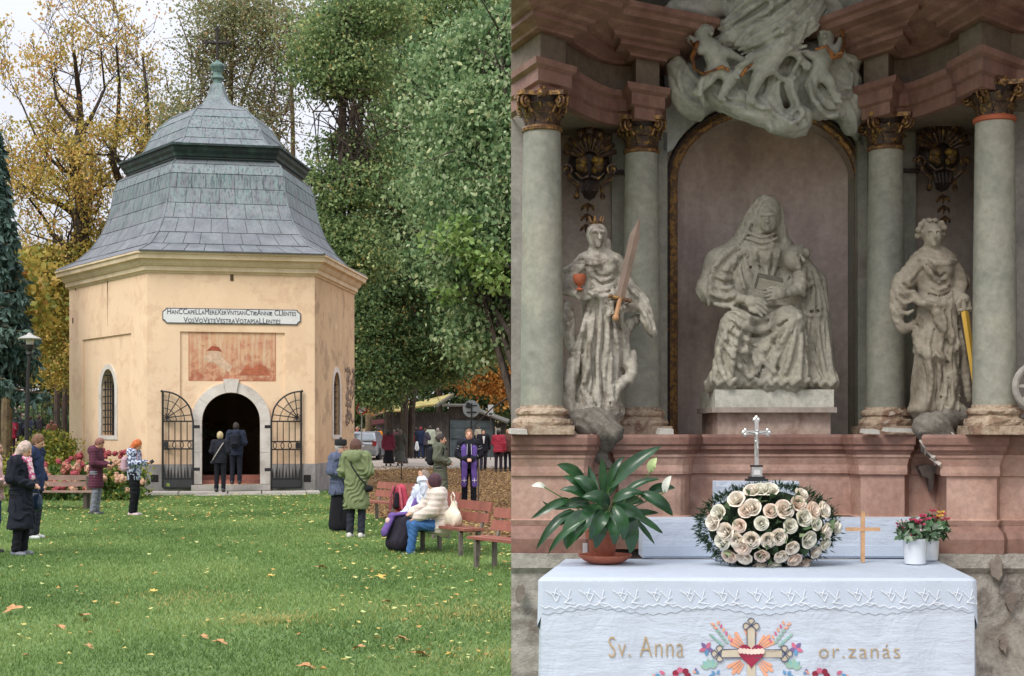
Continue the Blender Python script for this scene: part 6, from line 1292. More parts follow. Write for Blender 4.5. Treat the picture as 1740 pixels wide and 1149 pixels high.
# rocaille cartouches
def cartouche(px,py,d,lab,fl):
    c=AW(px,py,d); root=thing('rocaille_cartouche',lab,'ornament',c,0,'gilt shell cartouches'); k_=d/F
    P=lambda x,y,yo=0: Vector((fl*x*k_,-yo,-y*k_))
    b=MB(); b.ball((0,.02,0),(36*k_,.05,34*k_),14); b.build('backing',M_BRZD,root,smooth=True)
    for k in range(11):
        a=PI*(.08+.84*k/10); m=MB(); r0,r1=14,44+4*math.sin(a); m.tube([P(r0*math.cos(a),-r0*math.sin(a)-4,.05),P(r1*.7*math.cos(a),-r1*.7*math.sin(a)-4,.075),P(r1*math.cos(a),-r1*math.sin(a)-6,.05)],[.006,.013,.015],6); m.build('shell_rib',M_BRZ,root,smooth=True)
    for sx in (-1,1):
        m=MB(); m.ball(P(sx*13,-2,.06),(11*k_,.024,8*k_),9); m.ball(P(sx*15,8,.055),(9*k_,.022,9*k_),9); m.ball(P(sx*8,14,.06),(5*k_,.02,7*k_),8); m.build('gold_boss',gild('gold_boss','4f3a22','a3853a',.53,.6),root,smooth=True)
        m=MB(); m.tube([P(sx*(38+ (11-.5*q)*math.cos(q*.5)),14-(11-.5*q)*math.sin(q*.5),.05) for q in range(16)],.008,5); m.build('scroll',M_BRZ,root,smooth=True)
        m=MB(); m.tube([P(sx*40,8,.04),P(sx*34,30,.06),P(sx*20,42,.05),P(sx*22,56,.04)],[.012,.015,.012,.01],6); m.ball(P(sx*22,58,.04),.018,7); m.build('side_scroll',M_BRZ,root,smooth=True)
        m=MB(); m.tube([P(sx*2,26,.08),P(sx*14,30,.08),P(sx*24,20,.07)],[.008,.01,.006],6); m.build('festoon',M_BRZ,root,smooth=True)
        m=MB(); m.ball(P(sx*16,-46,.05),(9*k_,.025,9*k_),8); m.build('crest_leaf',M_BRZ,root,smooth=True)
    m=MB(); m.ball(P(0,-52,.05),(10*k_,.03,12*k_),8); m.build('crest_leaf',M_BRZ,root,smooth=True)
    for k in range(5):
        x=-14+7*k; m=MB(); m.tube([P(x,30,.05),P(x*.8,50,.07),P(x*.5,64-abs(x)*.3,.03)],[.012,.013,.006],6); m.build('cup_lobe',M_BRZD,root,smooth=True)
    for q,(x,y,s) in enumerate(((3,76,1.0),(4,94,.95),(6,112,.85))):
        m=MB(); 
        for sx in (-1,0,1): m.tube([P(x,y-8,.02),P(x+sx*8*s,y,.035),P(x+sx*11*s,y+7*s-abs(sx)*2,.02)],[.004,.011*s,.003],5)
        m.build('bellflower',M_BRZ,root,smooth=True)
cartouche(1001,278,7.80,'dark gilt shell cartouche above the crowned statue with the chalice',-1); cartouche(1597,264,7.78,'dark gilt shell cartouche above the statue with the golden sword',1)

# ------------------------------------------------------------------ the statues
def SL(px0,py0,d):
    k=d/F; return lambda px,py,y=0: ((px-px0)*k, -y, (py0-py)*k)
def face(S,px,py,y,k,turn=0,tilt=0,rx=.052,m=0):
    """head with brow, nose, lips, eye sockets at pixel px,py; y toward the viewer"""
    c=S(px,py,y); x,yy,z=c; s=rx/.052; q=lambda a,b_,c_: (x+(a*math.cos(turn)+b_*math.sin(turn))*s, yy+(b_*math.cos(turn)-a*math.sin(turn))*s, z+c_*s)
    P=[el(c,(rx,rx*1.12,rx*1.32),.01,m),el(q(0,-.012,-.035),(.034*s,.04*s,.036*s),.02,m)]
    P+=[rc(q(0,-.060,.014),.008*s,q(0,-.084,-.018),.013*s,.006,m),rc(q(-.030,-.052,.024),.010*s,q(.030,-.052,.024),.010*s,.006,m)]
    P+=[el(q(sx*.023,-.064,.006),(.018*s,.020*s,.012*s),.004,m,sub=True) for sx in (-1,1)]+[el(q(sx*.023,-.046,.005),(.012*s,.010*s,.007*s),.002,m) for sx in (-1,1)]
    P+=[rc(q(-.013,-.056,-.032),.006*s,q(.013,-.056,-.032),.006*s,.004,m),rc(q(-.016,-.070,-.039),.006*s,q(.016,-.070,-.039),.006*s,.003,m,sub=True),rc(q(-.009,-.055,-.044),.006*s,q(.009,-.055,-.044),.006*s,.004,m),el(q(0,-.05,-.06),(.016*s,.014*s,.012*s),.01,m)]
    return P
def hand(S,px,py,y,d1,spread=.3,k=1.0,m=0,curl=.3):
    """five separate fingers leaving a palm; d1 = pointing direction (x, y, z)"""
    c=Vector(S(px,py,y)); d=Vector(d1).normalized(); s=d.cross(Vector((0,1,0))); s=s.normalized() if s.length>.1 else Vector((1,0,0)); w=d.cross(s)
    P=[el(tuple(c),(.031*k,.018*k,.030*k),.008,m)]
    for i,(o,l) in enumerate(((-.026,.056),(-.009,.068),(.009,.064),(.026,.050))):
        a=c+s*o*k+d*.018*k; b_=a+(d+s*o*spread*14).normalized()*l*.55*k; e=b_+(d+Vector((0,-.0,-curl))+w*0).normalized()*l*.5*k; P+=[rc(tuple(a),.0088*k,tuple(b_),.008*k,.003,m),rc(tuple(b_),.008*k,tuple(e),.0062*k,.003,m)]
    a=c-s*.02*k; b_=a-s*.016*k+d*.018*k; P+=[rc(tuple(a),.01*k,tuple(b_),.009*k,.004,m),rc(tuple(b_),.009*k,tuple(b_+d*.022*k),.007*k,.003,m)]
    return P
BASE=None
YL=np.arange(-.55,.25,.004)
def surf_y(x,z):
    """front surface of the shapes gathered so far, looking along +y"""
    D=np.full(YL.shape,1.0)
    for q in BASE:
        if 'c' in q:
            r=q['r']; r=max(r) if hasattr(r,'__len__') else r
            if abs(x-q['c'][0])>r+.02 or abs(z-q['c'][2])>r+.02: continue
        else:
            m_=max(q['ra'],q['rb'])*max(q['sc'] or (1,))+.02
            if not(min(q['a'][0],q['b'][0])-m_<x<max(q['a'][0],q['b'][0])+m_ and min(q['a'][2],q['b'][2])-m_<z<max(q['a'][2],q['b'][2])+m_): continue
        d=sdf_prim(q,np.full(YL.shape,x),YL,np.full(YL.shape,z)); D=np.maximum(D,-d) if q['sub'] else np.minimum(D,d)
    h=np.flatnonzero(D<0); return YL[h[0]] if len(h) else None
def stroke(pts,r,k=.007,m=0,groove=True,lift=.45,fold=None):
    """a fold of cloth that follows the surface, with a furrow along one side"""
    Q=[Vector(q) for q in pts]; P3=[]
    n=max(2,int(sum((b_-a_).length for a_,b_ in zip(Q,Q[1:]))/.03))
    for i in range(n+1):                                    # smooth curve through the given points
        t=i/n*(len(Q)-1); j=min(int(t),len(Q)-2); u=t-j; p0,p1,p2,p3=Q[max(j-1,0)],Q[j],Q[j+1],Q[min(j+2,len(Q)-1)]
        P3.append(.5*((2*p1)+(p2-p0)*u+(2*p0-5*p1+4*p2-p3)*u*u+(3*p1-p0-3*p2+p3)*u*u*u))
    last=None; H=[]
    for q in P3:
        y=surf_y(q.x,q.z); y=(q.y if last is None else last) if y is None else y
        if last is not None and abs(y-last)>.035: y=last+(.035 if y>last else -.035)
        last=y; H.append(Vector((q.x,y,q.z)))
    out=[];w=[r*(.35+.65*math.sin(PI*min(1,(i+.6)/(n+1.2)))**.6) for i in range(n+1)]
    for i in range(n):
        a_,b_=H[i],H[i+1]; out.append(rc(tuple(a_-Vector((0,w[i]*lift,0))),w[i],tuple(b_-Vector((0,w[i+1]*lift,0))),w[i+1],k,m,fold=fold))
    if groove:
        G=[]
        for i in range(n+1):
            t=(H[min(i+1,n)]-H[max(i-1,0)]).normalized(); s_=t.cross(Vector((0,1,0))); s_=(s_.normalized() if s_.length>.2 else Vector((1,0,0)))*(r*1.9)
            g=H[i]+s_; y=surf_y(g.x,g.z); G.append(None if y is None or abs(y-H[i].y)>.05 else Vector((g.x,y-.001,g.z)))
        for i in range(n):
            if G[i] is not None and G[i+1] is not None and abs(G[i].y-G[i+1].y)<.03: out.append(rc(tuple(G[i]),w[i]*.75,tuple(G[i+1]),w[i+1]*.75,.005,m,sub=True))
    return out
def drape(pts,r,k=.02,m=0,fold=None):
    if BASE is not None: return stroke(pts,min(r,.022) if fold is None else r,.010,m,groove=fold is None,fold=fold)
    out=[]; n=len(pts)
    for i in range(n-1):
        ra=r*(1 if 0<i else .6); rb=r*(1 if i+1<n-1 else .5); out.append(rc(pts[i],ra,pts[i+1],rb,k,m,fold=fold))
    return out
VF=lambda fx,fz,a,w=1.0,fy=0: (fx,fy,fz,a*.55,w*1.3)
# seated mother with the child
d=7.72; S=SL(1300,663,d); P=[]
P+=[rc(S(1290,560,.02),.15,S(1292,455,.0),.115,.04,sc=(1,.8,1),fold=VF(60,12,.010)),el(S(1292,435,.02),(.155,.10,.08),.05,fold=VF(40,40,.008))]
P+=[rc(S(1300,640,0),.2,S(1300,560,-.0),.16,.04,sc=(1.15,.8,1),fold=VF(55,8,.014,1.3))]
P+=[rc(S(1255,548,.05),.085,S(1238,560,.26),.082,.03,fold=VF(20,60,.012)),rc(S(1238,562,.26),.078,S(1222,645,.24),.085,.035,fold=VF(70,14,.014,1.2))]
P+=[rc(S(1310,548,.05),.085,S(1322,552,.27),.08,.03,fold=VF(-20,60,.012)),rc(S(1322,555,.27),.076,S(1330,645,.26),.088,.035,fold=VF(70,-16,.014,1.2))]
P+=[rc(S(1205,655,.15),.05,S(1395,652,.15),.06,.05,sc=(1,1.6,1),fold=VF(75,0,.016,1.5)),rc(S(1270,600,.22),.06,S(1290,650,.26),.07,.03,fold=VF(64,30,.014,1.2))]
P+=[rc(S(1250,428,.02),.07,S(1222,452,.03),.075,.04,fold=VF(40,40,.006,1.5)),rc(S(1222,446,.03),.078,S(1208,492,.06),.080,.04,fold=VF(38,50,.009,1.8)),rc(S(1206,495,.06),.082,S(1236,512,.17),.055,.03,fold=VF(50,46,.010,1.6)),rc(S(1236,510,.18),.03,S(1256,516,.24),.024,.015)]
P+=hand(S,1262,520,.27,(.9,-.2,-.5),k=1.15)
P+=[rc(S(1330,424,.02),.06,S(1352,480,.05),.06,.03,fold=VF(30,50,.008,1.6))]
P+=[el(S(1256,478,.03),(.08,.09,.14),.04),el(S(1340,500,.05),(.07,.09,.10),.04),el(S(1290,560,.1),(.2,.16,.12),.04),el(S(1290,630,.12),(.24,.2,.16),.05),el(S(1244,600,.1),(.11,.14,.2),.04)]
P+=[rc(S(1284,407,.045),.05,S(1292,426,.055),.085,.02,sc=(1.05,.8,1),fold=VF(6,110,.004,.5))]                                       # wimple
P+=[el(S(1299,366,.02),(.085,.088,.112),.02),rc(S(1272,380,.0),.045,S(1256,418,.02),.05,.03,fold=VF(50,20,.005)),rc(S(1322,380,.0),.034,S(1332,420,.0),.045,.03,fold=VF(50,-20,.005)),el(S(1300,376,.135),(.058,.062,.085),.012,sub=True)]
P+=face(S,1301,377,.066,1,turn=.22,rx=.050)
# child
P+=[rc(S(1368,470,.06),.058,S(1372,530,.08),.078,.03,fold=VF(60,20,.009)),rc(S(1372,535,.08),.085,S(1382,650,.1),.115,.04,sc=(.85,1,1),fold=VF(85,-18,.014,1.1))]
P+=[rc(S(1352,468,.12),.038,S(1345,495,.2),.036,.02,fold=VF(40,70,.008)),rc(S(1345,496,.2),.034,S(1318,508,.27),.022,.015,fold=VF(60,20,.006))]+hand(S,1308,508,.29,(-1,-.1,.05),k=1.0)
P+=face(S,1338,444,.13,1,turn=-.75,rx=.047)+[el(S(1346,436,.1),(.05,.056,.052),.02)]+[el(S(1352+10*math.cos(k),436+12*math.sin(k),.1+.02*math.cos(k*2)),.022,.01) for k in range(7)]
P+=[rc(S(1358,440,.08),.025,S(1378,466,.03),.04,.02,fold=VF(60,40,.007))]
P+=[rc(S(1388,480,.02),.05,S(1398,640,.02),.07,.04)]
BASE=P
for r_,L_ in ((.010,[[(1300,334),(1284,345),(1274,370),(1264,398),(1248,416)],[(1310,335),(1324,352),(1330,380),(1332,412)],[(1288,337),(1270,362),(1258,388)]]),
 (.009,[[(1268,397),(1290,407),(1318,397)],[(1264,406),(1290,417),(1322,405)],[(1262,414),(1290,427),(1324,414)]]),
 (.011,[[(1258,430),(1262,455),(1272,476)],[(1275,434),(1279,455),(1288,478)],[(1300,434),(1298,455),(1296,480)],[(1318,430),(1312,455),(1304,478)],[(1250,440),(1252,470),(1262,500)],[(1332,470),(1322,484),(1316,498)]]),
 (.015,[[(1250,420),(1225,436),(1207,462),(1200,492),(1199,522)],[(1256,430),(1236,450),(1222,480),(1216,512)],[(1246,440),(1233,470),(1231,500)],[(1204,466),(1222,478),(1238,476)],[(1200,484),(1222,496),(1239,491)],[(1201,503),(1225,512),(1238,507)],[(1206,522),(1228,526),(1236,521)]]),
 (.016,[[(1222,546),(1240,560),(1278,568),(1308,550)],[(1220,562),(1250,582),(1292,580),(1322,560)],[(1334,540),(1346,562),(1350,590)],[(1232,528),(1262,548),(1298,542)],[(1214,576),(1240,600),(1270,606)]]),
 (.015,[[(1222,560),(1210,592),(1203,628),(1200,656)],[(1238,572),(1230,606),(1226,656)],[(1254,578),(1250,612),(1260,654)],[(1216,590),(1238,624),(1272,656)],[(1302,572),(1282,602),(1262,644)],[(1318,568),(1302,604),(1286,657)],[(1330,572),(1320,612),(1310,657)],[(1342,574),(1338,612),(1336,657)],[(1348,584),(1362,622),(1372,656)],[(1266,600),(1292,632),(1312,652)],[(1206,600),(1210,630),(1222,655)]]),
 (.012,[[(1368,466),(1373,500),(1367,530)],[(1382,470),(1391,510),(1395,560),(1399,620),(1403,656)],[(1356,536),(1372,542),(1390,536)],[(1364,548),(1362,592),(1378,652)],[(1376,548),(1381,602),(1391,656)],[(1352,480),(1362,490),(1372,486)],[(1346,494),(1352,506),(1360,506)],[(1352,552),(1346,590),(1352,640)]])):
    for l_ in L_: P+=stroke([S(x_,y_,.2) for x_,y_ in l_],r_)
for x0 in range(1200,1402,17): P+=stroke([S(x0,648,.2),S(x0+7,656,.2),S(x0+15,650,.2)],.014,groove=False)
BASE=None
anne=thing('statue','seated stone statue of a veiled woman with child and book in the niche','statue',(xy(1300,d)[0],d,1.93))
sculpted('figure',P,.0062,M_STAT,anne)
m=MB(); m.box((0,0,0),(.135,.045,.075),(0.5,.22,0)); o=m.build('book',stone('book_stone',['55524a','6b675d','7d796d'],8,.8,.3,30,obj=True),anne); o.location=Vector(S(1291,490,.27)); m=MB(); m.box((0,-.004,0),(.128,.05,.058),(0.5,.22,0)); o=m.build('book_pages',M_STAT,anne); o.location=Vector(S(1292,492,.272))
pl=thing('statue_pedestal','stone pedestal carrying the seated mother and child','pedestal',(xy(1296,7.75)[0],7.72,1.69)); 
pb=lambda px0_,px1_,py0,py1,d_,dep,mat,nm: (lambda m: (m.box(((px0_+px1_-2*1296)/2*d_/F,d_-7.72+dep/2,((HY-(py0+py1)/2)*d_/F)+EYE-1.69),((px1_-px0_)*d_/F,dep,(py1-py0)*d_/F)), m.build(nm,mat,pl)))(MB())
pb(1196,1398,662,692,7.42,.6,stone('pale_pedestal',['8f8f84','aaaa9e','bdbcb0','8a7765'],6,.85,.3,30),'upper_block'); pb(1190,1402,692,701,7.40,.62,M_BEI,'moulding'); pb(1202,1394,701,739,7.45,.6,stone('stained_pedestal',['8f7c70','a89488','7c5e50'],7,.85,.2,30),'lower_block')
# standing saints
def saint(kind):
    global BASE
    left=kind=='left'; d=7.32 if left else 7.22; X0,Y0=(1015,705) if left else (1585,700); S=SL(X0,Y0,d); P=[]; BASE=P
    if left:
        hx_,hy_=1013,404; P+=face(S,hx_,hy_,.03,1,turn=-.2,rx=.046)+[el(S(1014,397,-.005),(.056,.056,.058),.015,fold=VF(70,60,.006)),el(S(1032,415,-.02),(.022,.03,.035),.01),rc(S(1015,420,.0),.03,S(1018,440,.0),.034,.015)]
        P+=[rc(S(1018,452,.0),.10,S(1022,470,.0),.095,.03,sc=(1,.72,1),fold=VF(30,50,.005)),rc(S(1022,478,.01),.085,S(1025,505,.02),.082,.03,sc=(1,.8,1),fold=VF(20,60,.004)),el(S(1006,458,.06),.04,.03),el(S(1034,458,.06),.04,.03),el(S(1025,510,.03),(.105,.09,.05),.03,fold=VF(60,30,.008))]
        P+=[rc(S(1022,520,.02),.10,S(1012,690,.03),.125,.04,sc=(1,.85,1),fold=VF(62,6,.017,1.1)),rc(S(1003,560,.09),.055,S(1006,680,.11),.05,.04,fold=VF(70,0,.01))]
        P+=[rc(S(992,446,.0),.045,S(972,470,.03),.048,.03,fold=VF(40,60,.009)),rc(S(972,470,.03),.04,S(962,492,.06),.036,.02),rc(S(962,494,.06),.028,S(980,505,.12),.022,.015)]+hand(S,984,506,.14,(.7,0,.4),k=.95)
        P+=[rc(S(1048,448,.0),.045,S(1066,490,.02),.046,.03,fold=VF(40,60,.009)),rc(S(1068,492,.02),.045,S(1074,520,.05),.04,.02,fold=VF(50,60,.009)),rc(S(1074,522,.05),.028,S(1056,528,.12),.02,.015)]+hand(S,1052,528,.13,(-.8,0,.1),k=.95)
        P+=drape([S(1070,490,.03),S(1092,520,.02),S(1100,552,.0),S(1108,568,-.02)],.035,.02,fold=VF(70,40,.010)); P+=drape([S(1085,540,.0),S(1060,565,.02),S(1062,610,.03),S(1075,640,.0)],.034,.02,fold=VF(80,0,.010)); P+=drape([S(1075,600,.0),S(1070,640,.02),S(1045,660,.04),S(1036,690,.04)],.03,.02,fold=VF(60,40,.008))
        P+=drape([S(1040,505,.1),S(1028,560,.11),S(1034,620,.12),S(1030,690,.1)],.014,.012); P+=drape([S(1005,505,.11),S(990,560,.11),S(974,610,.08),S(968,640,.06)],.016,.012); P+=drape([S(998,520,.12),S(1000,590,.14),S(994,650,.13),S(985,700,.1)],.016,.014); P+=drape([S(965,520,.05),S(966,560,.02),S(972,600,.05)],.032,.02,fold=VF(70,20,.008)); P+=drape([S(975,610,.06),S(962,660,.05),S(965,700,.05)],.04,.03,fold=VF(80,0,.01))
        P+=drape([S(985,440,.05),S(1010,452,.09),S(1045,445,.06)],.018,.012,fold=VF(0,120,.004)); P+=drape([S(960,460,.03),S(990,458,.06)],.02,.012)
        P+=[rc(S(985,700,.05),.07,S(1035,700,.05),.07,.04,sc=(1,1.2,.6),fold=VF(60,0,.01))]
        lab='crowned stone statue on the left holding a red chalice and raised sword'; mt=M_STAT2
    else:
        P+=face(S,1582,402,.03,1,turn=.1,rx=.045)+[el(S(1582,394,-.01),(.055,.055,.055),.015,fold=VF(80,80,.008,2))]+[el(S(1582+22*math.cos(a),394-20*math.sin(a),.02*math.sin(a*3)),.017,.008) for a in [k*.45-.6 for k in range(10)]]+[rc(S(1583,418,.0),.028,S(1585,438,.0),.034,.015)]
        P+=[rc(S(1585,450,.0),.105,S(1586,478,.01),.09,.03,sc=(1,.74,1),fold=VF(40,50,.006)),el(S(1572,462,.055),.042,.03),el(S(1600,462,.055),.042,.03),rc(S(1588,485,.01),.088,S(1592,520,.02),.1,.03,sc=(1,.8,1),fold=VF(30,50,.006))]
        P+=[rc(S(1592,530,.02),.105,S(1585,680,.03),.12,.04,sc=(1,.85,1),fold=VF(64,-8,.017,1.1)),rc(S(1574,580,.09),.05,S(1570,680,.1),.05,.04,fold=VF(70,0,.01))]
        P+=[rc(S(1560,446,.0),.045,S(1535,478,.03),.052,.03,fold=VF(50,50,.01)),rc(S(1530,482,.03),.05,S(1522,530,.04),.04,.02,fold=VF(60,30,.01)),rc(S(1545,505,.06),.03,S(1560,520,.1),.022,.02)]+drape([S(1515,490,.03),S(1518,530,.03),S(1530,560,.04),S(1552,548,.08)],.026,.02,fold=VF(50,50,.008))
        P+=[rc(S(1612,446,.0),.045,S(1632,480,.01),.046,.03,fold=VF(50,50,.009)),rc(S(1632,482,.01),.038,S(1622,508,.08),.024,.015)]+hand(S,1626,512,.11,(.1,0,-1),k=1.0)
        P+=drape([S(1552,520,.08),S(1575,525,.12),S(1590,560,.13),S(1612,585,.14),S(1600,605,.13)],.026,.015,fold=VF(40,60,.006)); P+=drape([S(1550,560,.06),S(1560,600,.08),S(1590,610,.13)],.028,.02,fold=VF(50,60,.008)); P+=drape([S(1560,610,.08),S(1568,650,.11),S(1562,692,.1)],.02,.015); P+=drape([S(1600,610,.1),S(1606,650,.11),S(1600,694,.1)],.018,.015); P+=drape([S(1622,560,.05),S(1632,620,.05),S(1640,680,.03)],.022,.02,fold=VF(90,0,.006))
        P+=drape([S(1555,440,.05),S(1585,452,.1),S(1618,446,.05)],.02,.012,fold=VF(0,120,.004)); P+=drape([S(1560,450,.06),S(1580,480,.1),S(1606,500,.1)],.014,.012)
        P+=[rc(S(1560,697,.05),.06,S(1615,697,.04),.06,.04,sc=(1,1.3,.5),fold=VF(60,0,.01))]
        lab='brown grey stone statue on the right resting one hand on a golden sword'; mt=M_STAT3
    for l_ in ([[(992,450),(984,462),(972,472)],[(1004,470),(1020,480),(1040,474)],[(1005,482),(1022,492),(1044,484)],[(1008,520),(1004,560),(998,600),(1000,650),(996,695)],[(1018,525),(1016,570),(1012,620),(1016,690)],[(1036,520),(1042,560),(1048,600),(1044,650)],[(1030,535),(1030,580),(1024,640),(1028,695)],[(996,530),(986,570),(980,620),(978,660)],[(1000,610),(990,650),(972,690)],[(1050,520),(1056,560),(1060,590)],[(1062,470),(1070,480),(1078,492)],[(1060,484),(1070,496),(1080,506)],[(1084,520),(1094,540),(1102,562)],[(985,660),(1000,690),(1015,703)],[(1040,650),(1036,675),(1048,702)],[(996,500),(1012,508),(1034,506),(1048,498)]] if left else
      [[(1572,470),(1584,480),(1600,474)],[(1570,484),(1586,496),(1604,486)],[(1600,530),(1604,570),(1600,620),(1606,690)],[(1588,530),(1590,560),(1584,600)],[(1580,610),(1582,650),(1576,694)],[(1590,615),(1594,650),(1590,695)],[(1570,560),(1562,600),(1566,650),(1560,690)],[(1614,540),(1618,590),(1616,640),(1622,692)],[(1606,600),(1610,650),(1612,694)],[(1524,490),(1534,500),(1546,498)],[(1518,508),(1530,518),(1542,514)],[(1518,526),(1530,536),(1544,530)],[(1560,450),(1550,465),(1538,478)],[(1624,450),(1632,468),(1636,486)],[(1566,520),(1580,524),(1600,520),(1612,512)],[(1568,508),(1590,514),(1610,502)]]): P+=stroke([S(x_,y_,.08) for x_,y_ in l_],.0105)
    BASE=None
    z0=EYE+(HY-Y0)*d/F; root=thing('statue',lab,'statue',((X0-PX0)*d/F,d,z0)); sculpted('figure',P,.0065,mt,root)
    if left:
        m=MB(); c=S(1013,383,.0); m.lathe([(.03,0),(.034,.012),(.03,.016)],c,14); 
        for k in range(7): a=2*PI*k/7; m.tube([Vector(c)+Vector((.031*math.cos(a),.031*math.sin(a),.014)),Vector(c)+Vector((.04*math.cos(a),.04*math.sin(a),.045))],[.009,.003],5)
        m.build('crown',M_GOLD2,root)
        ch=thing('chalice','red chalice in the right hand of the crowned statue','chalice',root.location+Vector(S(982,500,.17))); m=MB(); m.lathe([(.0,0),(.026,.005),(.008,.014),(.009,.024),(.028,.04),(.034,.07),(.031,.084),(.027,.084),(.024,.05)],n=16); m.build('cup',plain('chalice_red','a65a3c',.8,var=.35),ch,smooth=True)
        sw_=thing('sword','brown wooden sword pointing up in the left hand of the crowned statue','sword',root.location+Vector(S(1048,528,.15))); tip=Vector(S(1084,374,.12))-Vector(S(1048,528,.15)); bl=Vector(S(1050,512,.15))-Vector(S(1048,528,.15)); u=tip.normalized(); s=u.cross(Vector((0,1,0))).normalized()
        m=MB(); m.add([bl-s*.022,bl+Vector((0,-.007,0)),bl+s*.022,bl+Vector((0,.007,0)),bl+u*.33-s*.026,bl+u*.33+Vector((0,-.008,0)),bl+u*.33+s*.026,bl+u*.33+Vector((0,.008,0)),tip],[(0,1,5,4),(1,2,6,5),(2,3,7,6),(3,0,4,7),(4,5,8),(5,6,8),(6,7,8),(7,4,8),(3,2,1,0)]); m.build('blade',plain('sword_wood','7a675a',.6,var=.3),sw_)
        m=MB(); m.tube([bl-s*.06,bl+s*.06],.011,8); m.build('cross_guard',M_GOLD2,sw_); m=MB(); m.tube([bl,bl-u*.09],.012,8); m.ball(bl-u*.1,.018,8); m.build('grip',plain('sword_grip','b58a64',.6),sw_)
    else:
        m=MB(); c=S(1582,379,.0)
        for k in range(6): a=2*PI*k/6; m.ball(Vector(c)+Vector((.026*math.cos(a),.026*math.sin(a),.008)),(.014,.014,.012),6)
        m.build('wreath',M_STAT3,root)
        o_=Vector(S(1622,518,.14)); sw_=thing('sword','bright golden sword pointing down beside the right statue','sword',root.location+o_); tip=Vector(S(1646,684,.14))-o_; bl=Vector(S(1624,530,.14))-o_; u=tip.normalized(); s=u.cross(Vector((0,1,0))).normalized()
        m=MB(); e=bl+u*(tip-bl).length*.93; m.add([bl-s*.019,bl+Vector((0,-.007,0)),bl+s*.019,bl+Vector((0,.007,0)),e-s*.014,e+Vector((0,-.006,0)),e+s*.014,e+Vector((0,.006,0)),tip],[(0,1,5,4),(1,2,6,5),(2,3,7,6),(3,0,4,7),(4,5,8),(5,6,8),(6,7,8),(7,4,8),(3,2,1,0)]); m.build('blade',M_BRGT,sw_)
        m=MB(); m.tube([bl,bl-u*.05],.012,8); m.tube([bl-s*.035,bl+s*.035],.009,6); m.build('hilt',M_STAT3,sw_)
saint('left'); saint('right')
# rocky brackets under the saints
def bracket(pts,lab,tipmat,d):
    S=SL(pts[0][0],pts[0][1],d); P=[]
    for (px,py,r,y) in pts: P.append(el(S(px,py,y),(r*d/F,r*d/F*.9,r*d/F*.8),.03,fold=(50,30,60,.012,1.6)))
    r_=thing('bracket',lab,'bracket',AW(pts[0][0],pts[0][1],d),0); sculpted('rock',P,.009,M_ROCK,r_); return r_,S
br,S=bracket([(1012,722,34,.06),(1035,735,22,.1),(1000,715,24,.05),(1024,752,20,.06),(1018,775,15,.03),(980,715,22,.0),(1030,790,10,.02)],'dark stony bracket under the crowned statue',None,7.2)
m=MB(); m.tube([Vector(S(990,790,.02)),Vector(S(1000,770,.06)),Vector(S(1010,762,.12)),Vector(S(1012,745,.13)),Vector(S(1003,738,.12)),Vector(S(998,742,.12))],[.012,.012,.011,.01,.008,.006],6); m.build('curling_strip',stone('pink_strip',['9c7f74','b09a8e'],8,.8,.3,30),br,smooth=True)
br,S=bracket([(1575,725,30,.06),(1600,712,26,.03),(1590,745,26,.06),(1580,760,20,.05),(1630,708,22,.0),(1592,775,13,.03)],'broken stony bracket with white flakes under the right statue',None,7.15)
for (x0,y0,x1,y1,r) in ((1562,762,1580,790,.012),(1570,778,1592,798,.010),(1606,735,1616,760,.009),(1553,748,1563,772,.010)): m=MB(); m.tube([Vector(S(x0,y0,.10)),Vector(S((x0+x1)/2+3,(y0+y1)/2,.13)),Vector(S(x1,y1,.09))],[r*.5,r,r*.3],5); m.build('plaster_flake',plain('white_flake','bcb2a8',.9,var=.2),br)
m=MB(); m.plate([((x-1575)*7.1/F,(725-y)*7.1/F) for x,y in ((1572,795),(1590,790),(1612,798),(1606,808),(1600,806),(1598,830),(1594,838),(1590,815),(1580,812))],[],.05,lambda u,z,w: Vector((u,.12+w,z))); m.build('broken_stump',stone('dark_plaster',['4f4744','6b625c'],9,.9,.6,30),br)
# chips lying on the ledge
for (px,py,w,h,d,lab) in ((1130,735,26,10,7.3,'square pale flake of plaster on the ledge left of the niche'),(1478,733,28,7,7.2,'pale flake of plaster at the foot of the column right of the niche'),(1530,731,60,6,7.2,'long flat plaster flake beside the base right of the niche'),(1720,735,50,6,6.95,'plaster flake at the far right end of the ledge'),(880,733,30,8,6.95,'plaster flake at the far left end of the ledge')):
    m=MB(); m.box((0,0,0),(w*d/F,.06,h*d/F),(.1,.03,.2),.9); o=m.build('plaster_chip',plain('pale_chip','b3b0a8',.9,var=.25,bump=.4)); o.location=(xy(px,d)[0],d,max(1.69+h*d/F/2,EYE+(HY-py)*d/F)); tag(o,lab,'plaster chip','plaster flakes on the altar ledge')
# broken wheel at the right edge
m=MB(); c=AW(1762,657,6.85); m.tube([(.105*math.cos(2*PI*k/24),0,.105*math.sin(2*PI*k/24)) for k in range(25)],.017,8,cap=False); wh=thing('stone_cartwheel','grey stone spoked attribute cut off by the right picture edge','wheel',c); m.build('rim',M_GREYW,wh,smooth=True)
for k in range(4): a=PI/4*k; m=MB(); m.tube([(-.1*math.cos(a),0,-.1*math.sin(a)),(.1*math.cos(a),0,.1*math.sin(a))],.01,6); m.build('spoke',M_GREYW,wh)
m=MB(); m.tube([(.02,0,-.1),(.03,0,-.17)],.03,8); m.build('foot',M_GREYW,wh)

